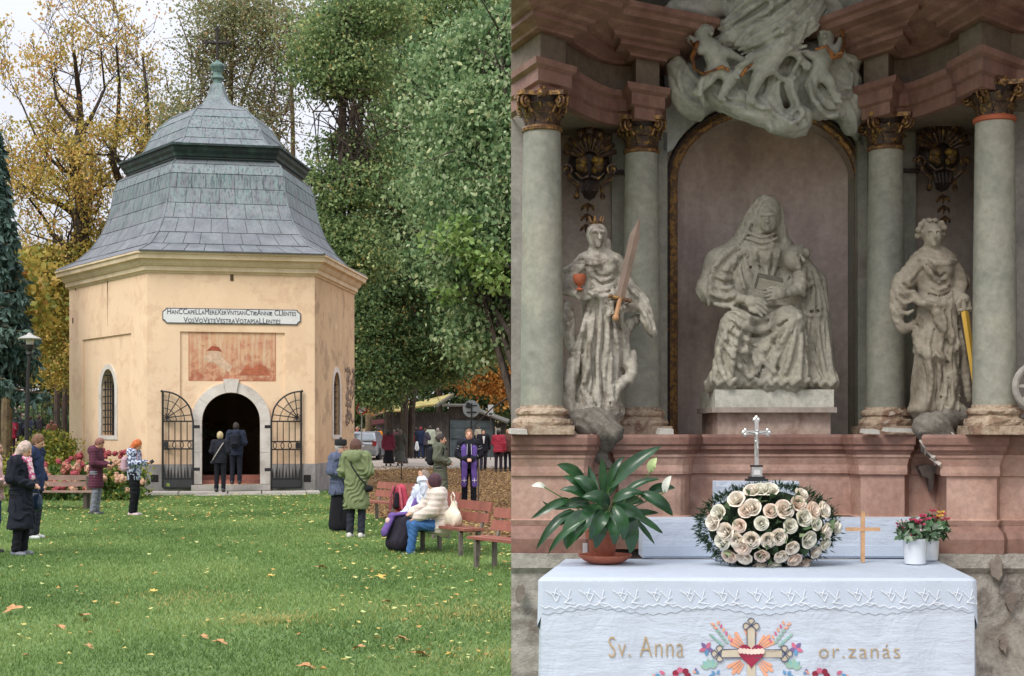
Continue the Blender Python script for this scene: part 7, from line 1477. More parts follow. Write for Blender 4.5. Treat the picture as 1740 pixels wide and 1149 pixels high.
# ------------------------------------------------------------------ cloud and putti group
d=7.62; S=SL(1300,240,d); P=[]; 
for (px,py,rx,ry,y) in ((1345,214,28,26,.12),(1320,224,24,18,.16),(1290,195,34,28,.12),(1250,180,34,26,.08),(1215,160,34,30,.06),(1395,175,44,32,.03),(1430,140,32,46,.0),(1400,110,44,44,.02),(1165,150,26,44,.0),(1180,185,26,20,.0),(1300,150,60,40,.05),(1245,130,50,40,.05),(1445,190,20,40,-.02),(1340,130,50,50,.05),(1440,95,25,30,.0),(1150,120,16,30,-.02)):
    P.append(el(S(px,py,y),(rx*d/F,.09,ry*d/F),.035,fold=(22,0,26,.012,1.2)))
for (px,py,rx,ry,y) in ((1265,28,38,30,.1),(1385,34,40,36,.1),(1200,18,40,24,.05),(1440,12,40,20,.02),(1320,10,60,30,.1),(1160,14,30,18,.0)): P.append(el(S(px,py,y),(rx*d/F,.09,ry*d/F),.03,fold=(26,0,22,.010,1.2)))
for (px,py,r,y) in ((1268,36,20,.19),(1388,38,26,.19)): P.append(el(S(px,py,y),(r*d/F,.04,r*d/F*.9),.012,sub=True))
for pts in ([(1340,-5,.2),(1310,30,.22),(1270,60,.2),(1235,80,.18),(1210,88,.14)],[(1360,10,.2),(1330,45,.24),(1290,75,.24),(1240,95,.2)],[(1385,20,.18),(1360,55,.24),(1320,85,.24),(1270,108,.2)],[(1300,0,.2),(1270,30,.2),(1235,60,.16),(1215,62,.14)],[(1225,70,.15),(1250,90,.2),(1300,100,.22),(1350,90,.22)],[(1345,120,.14),(1330,160,.16),(1345,195,.16),(1350,225,.15)],[(1310,130,.14),(1300,180,.16),(1320,215,.18)],[(1200,175,.1),(1240,195,.14),(1290,215,.16)],[(1360,140,.1),(1390,180,.1),(1430,195,.05)]): P+=[q for o_,r_,yy in ((-7,.020,.0),(0,.026,.012),(7,.019,.0),(13,.014,-.02)) for q in drape([S(p[0]+o_*.8,p[1]+o_,p[2]+yy) for p in pts],r_,.008)]
def putto(hd,tor,hip,kneeL,footL,kneeR,footR,elL,haL,elR,haR,sc=1.0,turn=0):
    Q=face(S,hd[0],hd[1],hd[2],1,turn=turn,rx=.046*sc)+[el(S(hd[0]+2,hd[1]-6,hd[2]-.02),(.052*sc,.05*sc,.05*sc),.01,fold=(60,40,70,.006,2))]
    Q+=[rc(S(*tor),.052*sc,S(*hip),.055*sc,.02),rc(S(hd[0],hd[1]+10,hd[2]-.02),.026*sc,S(*tor),.04*sc,.015)]
    for k,f in ((kneeL,footL),(kneeR,footR)): Q+=[rc(S(*hip),.042*sc,S(*k),.033*sc,.015),rc(S(*k),.032*sc,S(*f),.019*sc,.012),rc(S(*f),.016*sc,S(f[0]+5,f[1]+5,f[2]+.03),.012*sc,.008)]
    for e,h in ((elL,haL),(elR,haR)): Q+=[rc(S(*tor),.032*sc,S(*e),.024*sc,.015),rc(S(*e),.023*sc,S(*h),.015*sc,.01)]+hand(S,h[0],h[1],h[2],(h[0]-e[0],0,-(h[1]-e[1]) or .1),k=.6*sc)
    return Q
P+=putto((1186,76,.2),(1200,100,.2),(1212,128,.18),(1195,150,.2),(1176,172,.18),(1232,150,.2),(1215,182,.2),(1182,104,.22),(1170,92,.22),(1226,108,.22),(1250,118,.2),turn=-.5)
P+=putto((1320,78,.25),(1308,104,.25),(1292,128,.22),(1262,126,.24),(1236,146,.22),(1275,150,.24),(1262,186,.2),(1288,112,.27),(1268,118,.26),(1335,108,.24),(1352,122,.2),1.05,turn=.4)
P+=putto((1392,78,.16),(1392,104,.16),(1380,132,.14),(1398,150,.16),(1412,180,.13),(1366,158,.17),(1374,186,.14),(1408,100,.18),(1416,82,.18),(1370,110,.18),(1352,104,.18),.95,turn=.3)
P+=[el(S(1320,70,.17),(.08,.06,.09),.02,fold=(60,10,40,.008,1.5))]
BASE=P
for l_ in ([(1350,4),(1310,26),(1270,52),(1232,70),(1212,84)],[(1340,20),(1300,50),(1262,70),(1240,92)],[(1372,22),(1345,52),(1310,78),(1262,100)],[(1330,0),(1285,22),(1245,48),(1222,62)],[(1300,4),(1262,20),(1225,50)],[(1352,60),(1342,90),(1322,110)],[(1240,20),(1262,10),(1290,18),(1296,36),(1280,50)],[(1360,22),(1385,8),(1412,20),(1420,44),(1404,60)],[(1345,120),(1332,150),(1342,190),(1355,222)],[(1320,128),(1310,165),(1320,205)],[(1360,150),(1372,185),(1400,205),(1430,200)],[(1290,190),(1310,215),(1340,232),(1362,222)],[(1255,165),(1275,195),(1300,200)],[(1205,165),(1225,190),(1255,196)],[(1190,140),(1180,165),(1190,190)],[(1300,140),(1320,150),(1345,146)],[(1425,110),(1440,135),(1436,165)],[(1395,165),(1420,175),(1445,165)],[(1160,110),(1150,140),(1160,170)],[(1270,110),(1255,128),(1240,132)],[(1330,228),(1350,212),(1345,200),(1332,206)]): P+=stroke([S(x_,y_,.15) for x_,y_ in l_],.014)
BASE=None
cl=thing('cloud_group','grey green stucco cloud with cherubs and swirling drapery above the niche arch','sculpture',AW(1300,240,d)); sculpted('clouds_and_cherubs',P,.0078,M_CLD,cl)
M_SASH=gild('brown_gold_sash','5b3724','a5713c',.5)
for pts in ([(1162,84),(1168,98),(1176,92),(1166,118),(1170,138),(1184,146),(1200,140)],[(1246,150),(1256,136),(1272,122),(1290,134),(1306,126),(1312,112)],[(1368,106),(1386,100),(1398,118),(1410,114),(1420,92),(1412,72),(1418,62)],[(1200,140),(1215,134),(1228,140)]):
    m=MB(); Q=[Vector(S(x,y,.25 if 1165<x<1420 else .2)) for x,y in pts]; m.tube(Q,[.008]+[.017+.006*((k*7)%3-1) for k in range(len(Q)-2)]+[.008],7,sc=(1,.6)); m.build('sash',M_SASH,cl,smooth=True)
# pale wavy backing behind the clouds around the arch head
o_=[(1128,262),(1126,210),(1132,165),(1128,130),(1140,98),(1165,60),(1440,55),(1462,100),(1470,120),(1464,150),(1474,190),(1462,215),(1470,258),(1462,290)]
arc_=[(((nx0+nx1)/2+(rad+.07)*math.cos(a)),zsp+(RIS+.07)*math.sin(a)) for a in [PI*(.12+.76*k/18) for k in range(19)]]
m=MB(); m.plate([(xy(x,7.86)[0],EYE+(HY-y)*7.86/F) for x,y in o_]+arc_,[],.06,lambda u,z,w: Vector((u,7.86+w,z))); m.build('cloud_backing',stone('pale_backing',['8f9692','a6ada8','b4b8b0'],3,.85,.2,30),cl).matrix_parent_inverse=Matrix.Translation(-cl.location)

# ================================================================== altar table
TZ=1.08; YF=5.95; YB=6.86; XL0,XL1=.128,.27; XR0,XR1=1.95,2.05
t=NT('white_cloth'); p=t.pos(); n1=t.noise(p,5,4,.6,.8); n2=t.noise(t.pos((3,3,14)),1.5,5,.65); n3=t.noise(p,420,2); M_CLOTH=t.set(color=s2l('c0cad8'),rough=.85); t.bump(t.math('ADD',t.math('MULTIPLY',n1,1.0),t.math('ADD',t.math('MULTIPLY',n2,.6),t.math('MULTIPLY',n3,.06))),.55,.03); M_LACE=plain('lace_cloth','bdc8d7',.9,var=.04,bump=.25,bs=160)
def fy(x,z):
    k=max(0,(TZ-z)); return YF-.004-.020*k*(1.3+math.sin(x*6.1+.6+.8*math.sin(x*2.3))+.7*math.sin(x*13+1+z*1.6)*math.sin(x*3.1+.5))-.004*math.sin(x*31)*min(1,k*3)
tb=thing('altar_table','altar table hidden under a long white embroidered cloth','table',(1.05,6.4,0)); MT=Matrix.Translation(-tb.location)
m=MB(); m.box((1.08,6.42,.55),(1.6,.72,1.02)); m.build('table_block',M_GREYW,tb).matrix_parent_inverse=MT
def sideL(t,z,e=0): # t 0 front .. 1 back
    return (XL0+(XL1-XL0)*t-.006-.02*(TZ-z)-e+.008*math.sin(t*9)*(TZ-z), YF+(YB-YF)*t, z)
def sideR(t,z,e=0): return (XR0+(XR1-XR0)*t+.006+.02*(TZ-z)+e+.008*math.sin(t*9)*(TZ-z), YF+(YB-YF)*t, z)
def clothsheet(name,zb,off,mat,nx_=90,edge=None,rc_=.03):
    """front drop, rounded edge, top and both side drops as one sheet; edge(u) lowers or raises the hem"""
    rows=[]; 
    def ring(s,drop):   # s 0..1 round the front and both sides
        if s<.2: t=1-s/.2; x,y,_=sideL(t,TZ-drop,off); return x,y
        if s>.8: t=(s-.8)/.2; x,y,_=sideR(t,TZ-drop,off); return x,y
        u=(s-.2)/.6; x=XL0+(XR0-XL0)*u; return x, fy(x,TZ-drop)-off
    N=nx_; S_=[i/N for i in range(N+1)]; L=14; V=[]
    for j in range(L+1):
        for s in S_:
            h=(TZ-zb)+(edge(s) if edge else 0); dr=h*(j/L)**1.2; x,y=ring(s,dr); 
            x,y=ring(s,dr); z=TZ+off-dr
            if j==0: cx,cy=1.09,6.4; x+=(cx-x)*.012; y+=(cy-y)*.03; z=TZ+off
            elif j==1: z=min(z,TZ+off-.012)
            V.append((x,y,z))
    Fc=[(j*(N+1)+i,j*(N+1)+i+1,(j+1)*(N+1)+i+1,(j+1)*(N+1)+i) for j in range(L) for i in range(N)]
    c=len(V); n_=8; top=[V[i] for i in range(N+1)]
    # top: fan between matching left/right samples
    h_=(N+1)//2; m=MB(); m.add(V,Fc)
    for i in range(h_): a,b_,c_,d_=i,i+1,N-i-1,N-i; m.F.append((a,d_,c_,b_) if b_<c_ else (a,d_,c_)); m.M.append(0)
    o=m.build(name,mat,tb,smooth=True); o.matrix_parent_inverse=MT; return o
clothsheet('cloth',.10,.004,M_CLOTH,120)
def lace_edge(s):
    e=.008*abs(((s*62)%1)*2-1)+.012*math.sin(s*40); 
    if s<.2: e+=.10*max(0,1-abs(s-.17)/.06)
    if s>.8: e+=.11*max(0,1-abs(s-.83)/.06)
    return e
cl2=clothsheet('lace_overcloth',TZ-.135,.007,M_LACE,372,lace_edge)
EM_W=plain('white_thread','eceff2',.8,var=.03)
def thread(pts,r,mat,name='embroidery',lift=.010,par=None,closed=False):
    m=MB(); Q=[Vector((xy(px,5.93)[0],0,EYE+(HY-py)*5.93/F)) for px,py in pts]
    if closed: Q.append(Q[0])
    P=[]
    for a,b_ in zip(Q,Q[1:]):
        n=max(1,int((b_-a).length/.02)); P+=[a.lerp(b_,k/n) for k in range(n)]
    P.append(Q[-1]); P=[Vector((p.x,fy(p.x,p.z)-lift,p.z)) for p in P]; m.tube(P,r,5,sc=(1,1)); return m
def patch(pts,mat,name,lift=.009,res=None):
    Q=[(xy(px,5.93)[0],EYE+(HY-py)*5.93/F) for px,py in pts]; cx=sum(q[0] for q in Q)/len(Q); cz=sum(q[1] for q in Q)/len(Q)
    m=MB(); tri=tessellate_polygon([[Vector((x,z,0)) for x,z in Q]]); V=[Vector((x,fy(x,z)-lift,z)) for x,z in Q]; n=len(V)
    m.add(V+[v+Vector((0,.003,0)) for v in V],[tuple(t) for t in tri]+[(i,(i+1)%n,n+(i+1)%n,n+i) for i in range(n)]); o=m.build(name,mat,tb); o.matrix_parent_inverse=MT; return o
def putm(m,mat,name): o=m.build(name,mat,tb); o.matrix_parent_inverse=MT; return o
m=MB()
for k in range(13):
    px=945+k*57
    for pts in ([(px-18,1003),(px-4,1013),(px,1000)],[(px,1022),(px-10,1006),(px+6,1010),(px,1022)],[(px+6,1004),(px+20,1018),(px+24,1002)],[(px+14,1024),(px+26,1014),(px+32,1026),(px+14,1024)]): q=thread(pts,.0015,EM_W,lift=.0135); b_=len(m.V); m.V+=q.V; m.F+=[tuple(i+b_ for i in f) for f in q.F]; m.M+=q.M
o=putm(m,EM_W,'lace_pattern'); o['kind']='stuff'
putm(thread([(918+k*8.35,1029+(3 if k%2 else -1)+3*math.sin(k*.45)) for k in range(88)],.0014,EM_W,lift=.0135),EM_W,'lace_border')
T_BEI=plain('thread_beige','c3b9a6',.8); T_NAV=plain('thread_navy','46506e',.8); T_RED=plain('thread_crimson','8e2340',.7,var=.3); T_ORG=plain('thread_apricot','e0a181',.8,var=.1); T_GRN=plain('thread_sage','8fae9f',.8,var=.2); T_BLU=plain('thread_blue','5f8fb8',.8,var=.2); T_PNK=plain('thread_rose','c46a86',.8,var=.2); T_PUR=plain('thread_plum','7a6596',.8,var=.2); T_GLD=plain('thread_gold','b39a72',.7,var=.1); T_TEA=plain('thread_teal','7fb0ad',.8,var=.2)
for k in range(18):                                                     # rays
    a=[-.95,-.8,-.65,-.5,.5,.65,.8,.95,PI-.95,PI-.8,PI-.65,PI-.5,PI+.5,PI+.65,PI+.8,PI+.95,-PI/2+.2,-PI/2-.2][k]; r0,r1=20,44 if k%2 else 38
    c=(1276,1112); patch([(c[0]+r0*math.cos(a-.03),c[1]+r0*math.sin(a-.03)),(c[0]+r1*math.cos(a-.07),c[1]+r1*math.sin(a-.07)),(c[0]+r1*1.06*math.cos(a),c[1]+r1*1.06*math.sin(a)),(c[0]+r1*math.cos(a+.07),c[1]+r1*math.sin(a+.07)),(c[0]+r0*math.cos(a+.03),c[1]+r0*math.sin(a+.03))],T_ORG,'embroidered_ray',.008)
def trefoil(cx,cy,dx,dy,r=8):
    P=[];
    for off in ((-dy,dx),(dx,dy),(dy,-dx)):
        a0=math.atan2(off[1],off[0]); q=(cx+off[0]*r*.95,cy+off[1]*r*.95); P+=[(q[0]+r*.78*math.cos(a0+t),q[1]+r*.78*math.sin(a0+t)) for t in (-1.35,-.7,0,.7,1.35)]
    return P
for (cx,cy,dx,dy,L) in ((1222,1110,-1,0,54),(1332,1110,1,0,54),(1276,1064,0,-1,44),(1276,1175,0,1,50)):
    px,py=-dy,dx; w=7; bx,by=cx-dx*4,cy-dy*4; ex,ey=1276+dx*6,1110+dy*6
    patch([(bx+px*w,by+py*w),(ex+px*w,ey+py*w),(ex-px*w,ey-py*w),(bx-px*w,by-py*w)],T_BEI,'embroidered_cross_arm',.010)
    T=trefoil(cx,cy,dx,dy); patch(T,T_BEI,'embroidered_trefoil',.0105)
    if (dx,dy)!=(0,1): putm(thread([(ex+px*w,ey+py*w),(bx+px*w,by+py*w)]+(T if (dx*1>=0 and dy<=0 and False) else list(reversed(T)) )+[(bx-px*w,by-py*w),(ex-px*w,ey-py*w)],.0016,T_NAV,lift=.013),T_NAV,'embroidered_outline')
H_=[(1276+22*(math.sin(t)**3),1108-(13*math.cos(t)-5*math.cos(2*t)-2*math.cos(3*t)-math.cos(4*t))*1.42+4) for t in [2*PI*k/30 for k in range(30)]]
patch(H_,T_RED,'embroidered_heart',.014)
for k in range(7): px=1258+6*k; patch([(px+4.4*math.cos(a),1107+abs(k-3)*-.5+5*math.sin(a)) for a in [2*PI*q/8 for q in range(8)]],plain('thread_cream','dcc9bd',.8),'embroidered_thorn',.017)
def leafp(px,py,a,l,w,mat,nm='embroidered_leaf'):
    c,s=math.cos(a),math.sin(a); patch([(px+l*t*c-w*q*s,py+l*t*s+w*q*c) for t,q in ((0,0),(.3,.5),(.65,.42),(1,0),(.65,-.42),(.3,-.5))],mat,nm,.009)
for sx in (-1,1):
    X=lambda x: 1276+sx*x
    A=lambda a: a if sx>0 else PI-a
    for k in range(6): leafp(X(34+k*4.5),1092-k*6,A(-1.9),8,4,T_ORG if k%2 else T_PNK); leafp(X(38+k*4.5),1092-k*6,A(-.3),9,4,T_GRN if k<4 else T_ORG)
    for k in range(5): leafp(X(46+k*4.5),1098-k*4,A(-.6),9,4,T_TEA if k%2 else T_GRN)
    for k in range(5): leafp(X(76),1102,A(k*1.26-.9),13,7,(T_PUR,T_PNK,T_BLU,T_PUR,T_PNK)[k],'embroidered_petal')
    for k in range(5): leafp(X(70),1134,A(k*.62-2.6),16,9,T_TEA if k%2 else T_GRN)
    for k in range(4): leafp(X(58+k*3),1146,A(k*1.2-2),9,5,T_BLU)
    for k in range(7): patch([(X(118)+11*math.cos(2*PI*k/7)+5.5*math.cos(a),1148+9*math.sin(2*PI*k/7)+5*math.sin(a)) for a in [2*PI*q/8 for q in range(8)]],T_PNK if k%2 else T_RED,'embroidered_petal',.009)
    for k in range(3): leafp(X(146+k*9),1146,A(k-.5),11,6,(T_PNK,T_BLU,T_ORG)[k]); leafp(X(88+k*5),1144,A(-k-.5),9,5,(T_BLU,T_PUR,T_ORG)[k])
for body,x0,x1,yb,xs_ in (('Sv. Anna',1034,1162,1117,1),('or.zanás',1391,1529,1118,1)):
    me,a,w=text('embroidered_lettering',body,.2,T_GLD,tb,ext=.002,sp=1.12); X0,X1=xy(x0,5.93)[0],xy(x1,5.93)[0]; k=(X1-X0)/w
    cap=(38 if body[0]=='S' else 27)*5.93/F; up=a[:,1].max(); kz=cap/(.2*.729 if body[0]=='S' else .2*.729*.95); 
    X=(a[:,0]-a[:,0].min())*k+X0; Z=a[:,1]*kz*(1 if body[0]=='S' else .92)+EYE+(HY-yb)*5.93/F
    Y=np.array([fy(float(p),float(q)) for p,q in zip(X,Z)])-.007-a[:,2]*0; Y-= (a[:,2]>0)*.003
    me.vertices.foreach_set('co',np.stack([X,Y,Z],1).astype(np.float32).ravel()); me.update(); o=link('embroidered_lettering',me,tb); o.matrix_parent_inverse=MT
# gradine, box and what stands on the table
def boxth(name,lab,cat,px0_,px1_,z0,z1,d0,dep,mat,part):
    x0,x1=xy(px0_,d0)[0],xy(px1_,d0)[0]; r_=thing(name,lab,cat,((x0+x1)/2,d0+dep/2,z0)); m=MB(); nx_=24
    m.box((0,0,(z1-z0)/2),(x1-x0,dep,z1-z0)); bm_=m.build(part,mat,r_); return r_
ZG=1.7-(883-735)*6.83/F
gr=boxth('gradine','low white covered step along the back of the altar table','altar step',1092,1590,TZ+.0125,ZG,6.83,.22,M_CLOTH,'covered_step')
m=MB(); w_=(xy(1590,6.83)[0]-xy(1092,6.83)[0]); m.box((0,-.115,.035),(w_,.012,.05)); m.build('front_fold',M_LACE,gr)
zb_=1.7-(818-735)*6.72/F
boxth('white_box','white covered box behind the rose arrangement, carrying the crucifix','box',1217,1358,TZ+.0125,zb_,6.70,.12,M_CLOTH,'box_body')
cr=thing('crucifix','silver standing crucifix on a small black stepped base','crucifix',(xy(1286,6.74)[0],6.75,zb_)); k_=6.7/F
M_SIL=plain('silver','cfd0cf',.3,.7); M_BLK2=plain('black_base','2a2a2b',.4)
for w,z,h,mt,nm in ((36,2,4,M_BLK2,'base_step'),(26,6,4,M_BLK2,'base_step'),(18,16,16,M_SIL,'base_block'),(20,26,3,M_BLK2,'base_cap')): m=MB(); m.box((0,0,z*k_),(w*k_,w*k_*.7,h*k_)); m.build(nm,mt,cr)
m=MB(); m.box((0,-9*k_*.75,15*k_),(11*k_,.003,8*k_)); m.build('label_plate',plain('label_white','dcdcda',.6),cr)
m=MB(); m.box((0,0,66*k_),(7*k_,.012,78*k_)); m.box((0,0,83*k_),(38*k_,.0125,7*k_)); 
for x,z in ((-19,83),(19,83),(0,105)):
    for ax_,az_ in ((-3,0),(3,0),(0,3.5),(0,-3.5)): m.ball(((x+ax_)*k_,0,(z+az_)*k_),(4*k_,.007,4*k_),8)
m.build('cross',M_SIL,cr)
q=lambda x,z,y=5: (x*k_,-y*k_,z*k_)
sculpted('figure',[el(q(1,86),2.6*k_,.002),rc(q(0,80),2.9*k_,q(0,68),2.4*k_,.003),rc(q(0,82),1.4*k_,q(-15,84.5,4),1.0*k_,.003),rc(q(0,82),1.4*k_,q(15,84.5,4),1.0*k_,.003),rc(q(0,68),2.4*k_,q(1.2,56,6.5),1.9*k_,.003),rc(q(1.2,56,6.5),1.8*k_,q(0,43),1.1*k_,.003),rc(q(-2.5,68),2*k_,q(2.5,66),2*k_,.002)],.0022,M_SIL,cr)
# rose arrangement
wa=thing('rose_arrangement','oval dome of cream roses edged with dark fir twigs on the altar','flowers',(xy(1303,6.5)[0],6.52,TZ+.012)); kw=6.5/F
def rose(seed,mat):
    g=random.Random(seed); m=MB()
    for lay,(n,r,tilt,h) in enumerate(((3,.009,.05,.036),(4,.016,.12,.037),(5,.024,.3,.036),(5,.030,.6,.030))):
        for k in range(n):
            a=2*PI*k/n+lay*.7+g.uniform(-.15,.15); u=Vector((math.cos(a),math.sin(a),0)); s=Vector((-u.y,u.x,0)); w=r*1.05*(2*math.tan(PI/n) if n>3 else 1.9)*.62; rows=[]
            for i in range(4):
                t=i/3; rr=r*(.35+.65*math.sin(t*PI/2))+ (tilt*.012*(t**3)*2); z=-.012+h*t-(tilt*.012*(t**4)); ww=w*(.5+.5*math.sin(min(1,t*1.15)*PI*.72))
                rows.append([u*rr*math.cos(q*.55)+s*ww*q+Vector((0,0,z-.004*abs(q)**2)) for q in (-1,-.5,0,.5,1)])
            V=[v for r_ in rows for v in r_]; m.add(V,[(i*5+j,i*5+j+1,i*5+j+6,i*5+j+5) for i in range(3) for j in range(4)])
    m.ball((0,0,.004),(.008,.008,.016),8); return m.build('rose',mat,wa,smooth=True,fixn=False)
def petal(name,a,b_):
    t=NT(name); p=t.pos(obj=True); z=t.n('SeparateXYZ',{0:p}).outputs[2]; f=t.n('MapRange',{0:z,1:-.01,2:.035}).outputs[0]; t.set(color=t.mix(f,s2l(b_),s2l(a)),rough=.6,spec=.3); t.b.inputs['Subsurface Weight'].default_value=0; return t.m
RO=[rose(1,petal('cream_rose','f4f0e8','ece0cc')),rose(2,petal('peach_rose','f3e8dc','eed9c6')),rose(3,petal('ivory_rose','f0efe6','e6e2ce'))]
pts=[];g=random.Random(5)
def wsurf(px,py):   # point and normal on the dome
    u=(px-1303)/112; v=(887-py)/68; r=min(.98,math.hypot(u,v)); return Vector(((px-1303)*kw,-(.15*math.sqrt(max(0,1-r*r))),(953-py)*kw)), Vector((u*.9,-1.1*math.sqrt(max(.05,1-r*r)),v*.9)).normalized()
rp_=[(1275,833),(1320,858),(1288,832),(1250,846),(1222,866),(1232,893),(1252,884),(1248,906),(1258,915),(1228,908),(1272,857),(1285,880),(1296,905),(1288,929),(1262,932),(1240,930),(1310,945),(1334,917),(1330,884),(1322,861),(1345,852),(1352,838),(1368,862),(1372,881),(1389,893),(1390,912),(1375,925),(1360,944),(1318,930),(1300,862),(1352,872),(1270,905),(1412,890),(1386,862),(1340,935),(1312,900),(1262,862),(1360,905),(1214,880),(1302,832),(1290,948)]
for k,(px,py) in enumerate(rp_):
    p,nn=wsurf(px,py); src=RO[(0,1,2,0,2,0,1)[k%7]]; o=src if k in(0,1,2) and RO.index(src)==k else shared('rose',src,wa)
    if k<3: o=RO[k]
    o.location=p+nn*.02; o.rotation_euler=(nn.to_track_quat('Z','Y').to_euler()); s=g.uniform(.74,.98); o.scale=(s,s,s*1.3)
m=MB(); m.ball((0,.0,.175),(.27,.11,.165),18); m.build('foam_core',plain('dark_moss','27331f',.95),wa)
P=[]; U=[]
for k in range(5200):
    a=rng.uniform(0,2*PI); e=1.0+.05*rng.normal(); px=1303+113*math.cos(a)*e; py=887-68*math.sin(a)*e
    if k>2600: rr=math.sqrt(rng.uniform(0,.9)); px=1303+108*math.cos(a)*rr; py=887-62*math.sin(a)*rr
    p,nn=wsurf(px,py); 
    if p.z<.0: p.z=.003+abs(p.z)*.2
    P.append(tuple(p+nn*(-.008))); U.append(tuple(nn*(.6 if k>2600 else .2)+Vector((math.cos(a),0,math.sin(a)))*(1.5 if k<=2600 else .3)))
V,Fc,t=leaves(np.array(P),.026,0,.2,out=np.array(U)*1.8); leafobj('fir_needles',V,Fc,t*.6,leafmat('fir_green',[(0,'1f3324'),(.6,'3a5438'),(1,'566b48')],trans=.05),wa,'stuff')
P=[];U=[]
for k in range(90):
    a=rng.uniform(0,2*PI); rr=math.sqrt(rng.uniform(0,.8)); p,nn=wsurf(1303+105*math.cos(a)*rr,887-60*math.sin(a)*rr); P.append(tuple(p+nn*.012)); U.append(tuple(nn*1.2))
V,Fc,t=leaves(np.array(P),.05,0,.62,out=np.array(U)); leafobj('rose_leaves',V,Fc,t,leafmat('rose_leaf_green',[(0,'3a5236'),(.7,'5f7a54'),(1,'9aa77f')],trans=.1),wa,'stuff')
# small wooden cross
wc=thing('wooden_cross','plain light wooden cross standing between the roses and the white pots','cross',(xy(1466,6.62)[0],6.62,TZ+.012)); kk=6.62/F; M_LW=stone('light_wood',['b08660','c79d76','d3ad88'],6,.6,.15,40,obj=True)
m=MB(); m.box((0,0,43*kk),(6.5*kk,.012,86*kk)); m.build('upright',M_LW,wc); m=MB(); m.box((0,-.001,56*kk),(58*kk,.015,6*kk)); m.build('crossbar',M_LW,wc)
# white pots of cyclamen
M_POT=plain('white_ceramic','dde2e6',.25,var=.02); M_CYL=leafmat('cyclamen_leaves',[(0,'2f4d33'),(.6,'54754f'),(1,'a9b9a4')],trans=.1)
for (px,d,w,lab,fl,ns_) in ((1555,6.55,41,'front white ceramic pot with pink and white blossoms near the table end',(('b03a5c',10),('d9c3c8',5)),60),(1579,6.74,34,'rear white ceramic pot with red blossoms partly behind the other pot',(('a33548',9),('c9a23c',3)),40)):
    k=d/F; r_=thing('flower_pot',lab,'flower pot',(xy(px,d)[0],d,TZ+.012),0,'white pots at the right end of the altar'); m=MB(); m.lathe([(w*.42*k,0),(w*.44*k,.01),(w*.49*k,38*k),(w*.52*k,40*k),(w*.52*k,43*k),(w*.46*k,43*k),(w*.44*k,30*k)],n=24); m.build('pot',M_POT,r_,smooth=True)
    n=260; a=rng.uniform(0,2*PI,n); rr=np.sqrt(rng.uniform(0,1,n)); P=np.stack([np.cos(a)*rr*30*k,np.sin(a)*rr*26*k,43*k+rng.uniform(0,32,n)*k*(1.1-rr*.5)],1); V,Fc,t=leaves(P,.034,0,.8); leafobj('leaves',V,Fc,t,M_CYL,r_,'stuff')
    for hexc,num in fl:
        for q in range(num):
            aa=rnd.uniform(0,6.28); R_=rnd.uniform(6,34); m=MB(); bx=Vector((math.cos(aa)*R_*k,math.sin(aa)*20*k,(72+rnd.uniform(-12,16)-R_*.4)*k)); m.tube([(0,0,40*k),bx],.0015,4)
            for j in range(5): b2=j*1.26; u=Vector((math.cos(b2),math.sin(b2)*.7,.5)); s=u.orthogonal().normalized(); m.add([bx,bx+u*.010+s*.008,bx+u*.02,bx+u*.010-s*.008],[(0,1,2,3)])
            m.build('blossom',plain('blossom_'+hexc,hexc,.7,var=.15),r_,fixn=False)
# peace lily
k=6.6/F; pp=thing('potted_peace_lily','terracotta potted plant with long glossy leaves and white spathes at the left of the altar','potted plant',(xy(1028,6.6)[0],6.6,TZ+.012)); M_TER=stone('terracotta',['96503c','a86048','b66f55'],4,.7,.1,40,obj=True)
m=MB(); m.lathe([(28*k,0),(36*k,4*k),(45*k,11*k),(46*k,14*k),(42*k,14*k),(34*k,7*k),(24*k,5*k)],n=30); m.build('saucer',M_TER,pp,smooth=True); m=MB(); m.lathe([(20*k,6*k),(25*k,42*k),(29*k,42*k),(30*k,54*k),(27*k,54*k),(24*k,46*k),(5*k,46*k)],(-4*k,0,0),28); m.build('pot',M_TER,pp,smooth=True)
t=NT('glossy_leaf'); p=t.pos(obj=True); n=t.noise(p,9,4); u_=t.n('Attribute',attribute_name='tint').outputs['Fac']; c=t.mix(t.ramp(n,[(.3,0),(.7,1)]),s2l('173320'),s2l('2e5530')); w=t.n('TexWave',{'Vector':t.n('UVMap').outputs[0],'Scale':9,'Distortion':.3}).outputs[0]
t.set(color=t.mix(t.math('MULTIPLY',u_,.5),c,s2l('5f8050')),rough=.28,spec=.5); M_GLO=t.m
M_SPA=plain('white_spathe','dfe3d2',.5,var=.08); M_SPG=plain('green_spathe','b9c98d',.5,var=.1); M_STM=plain('leaf_stem','4f7038',.5)
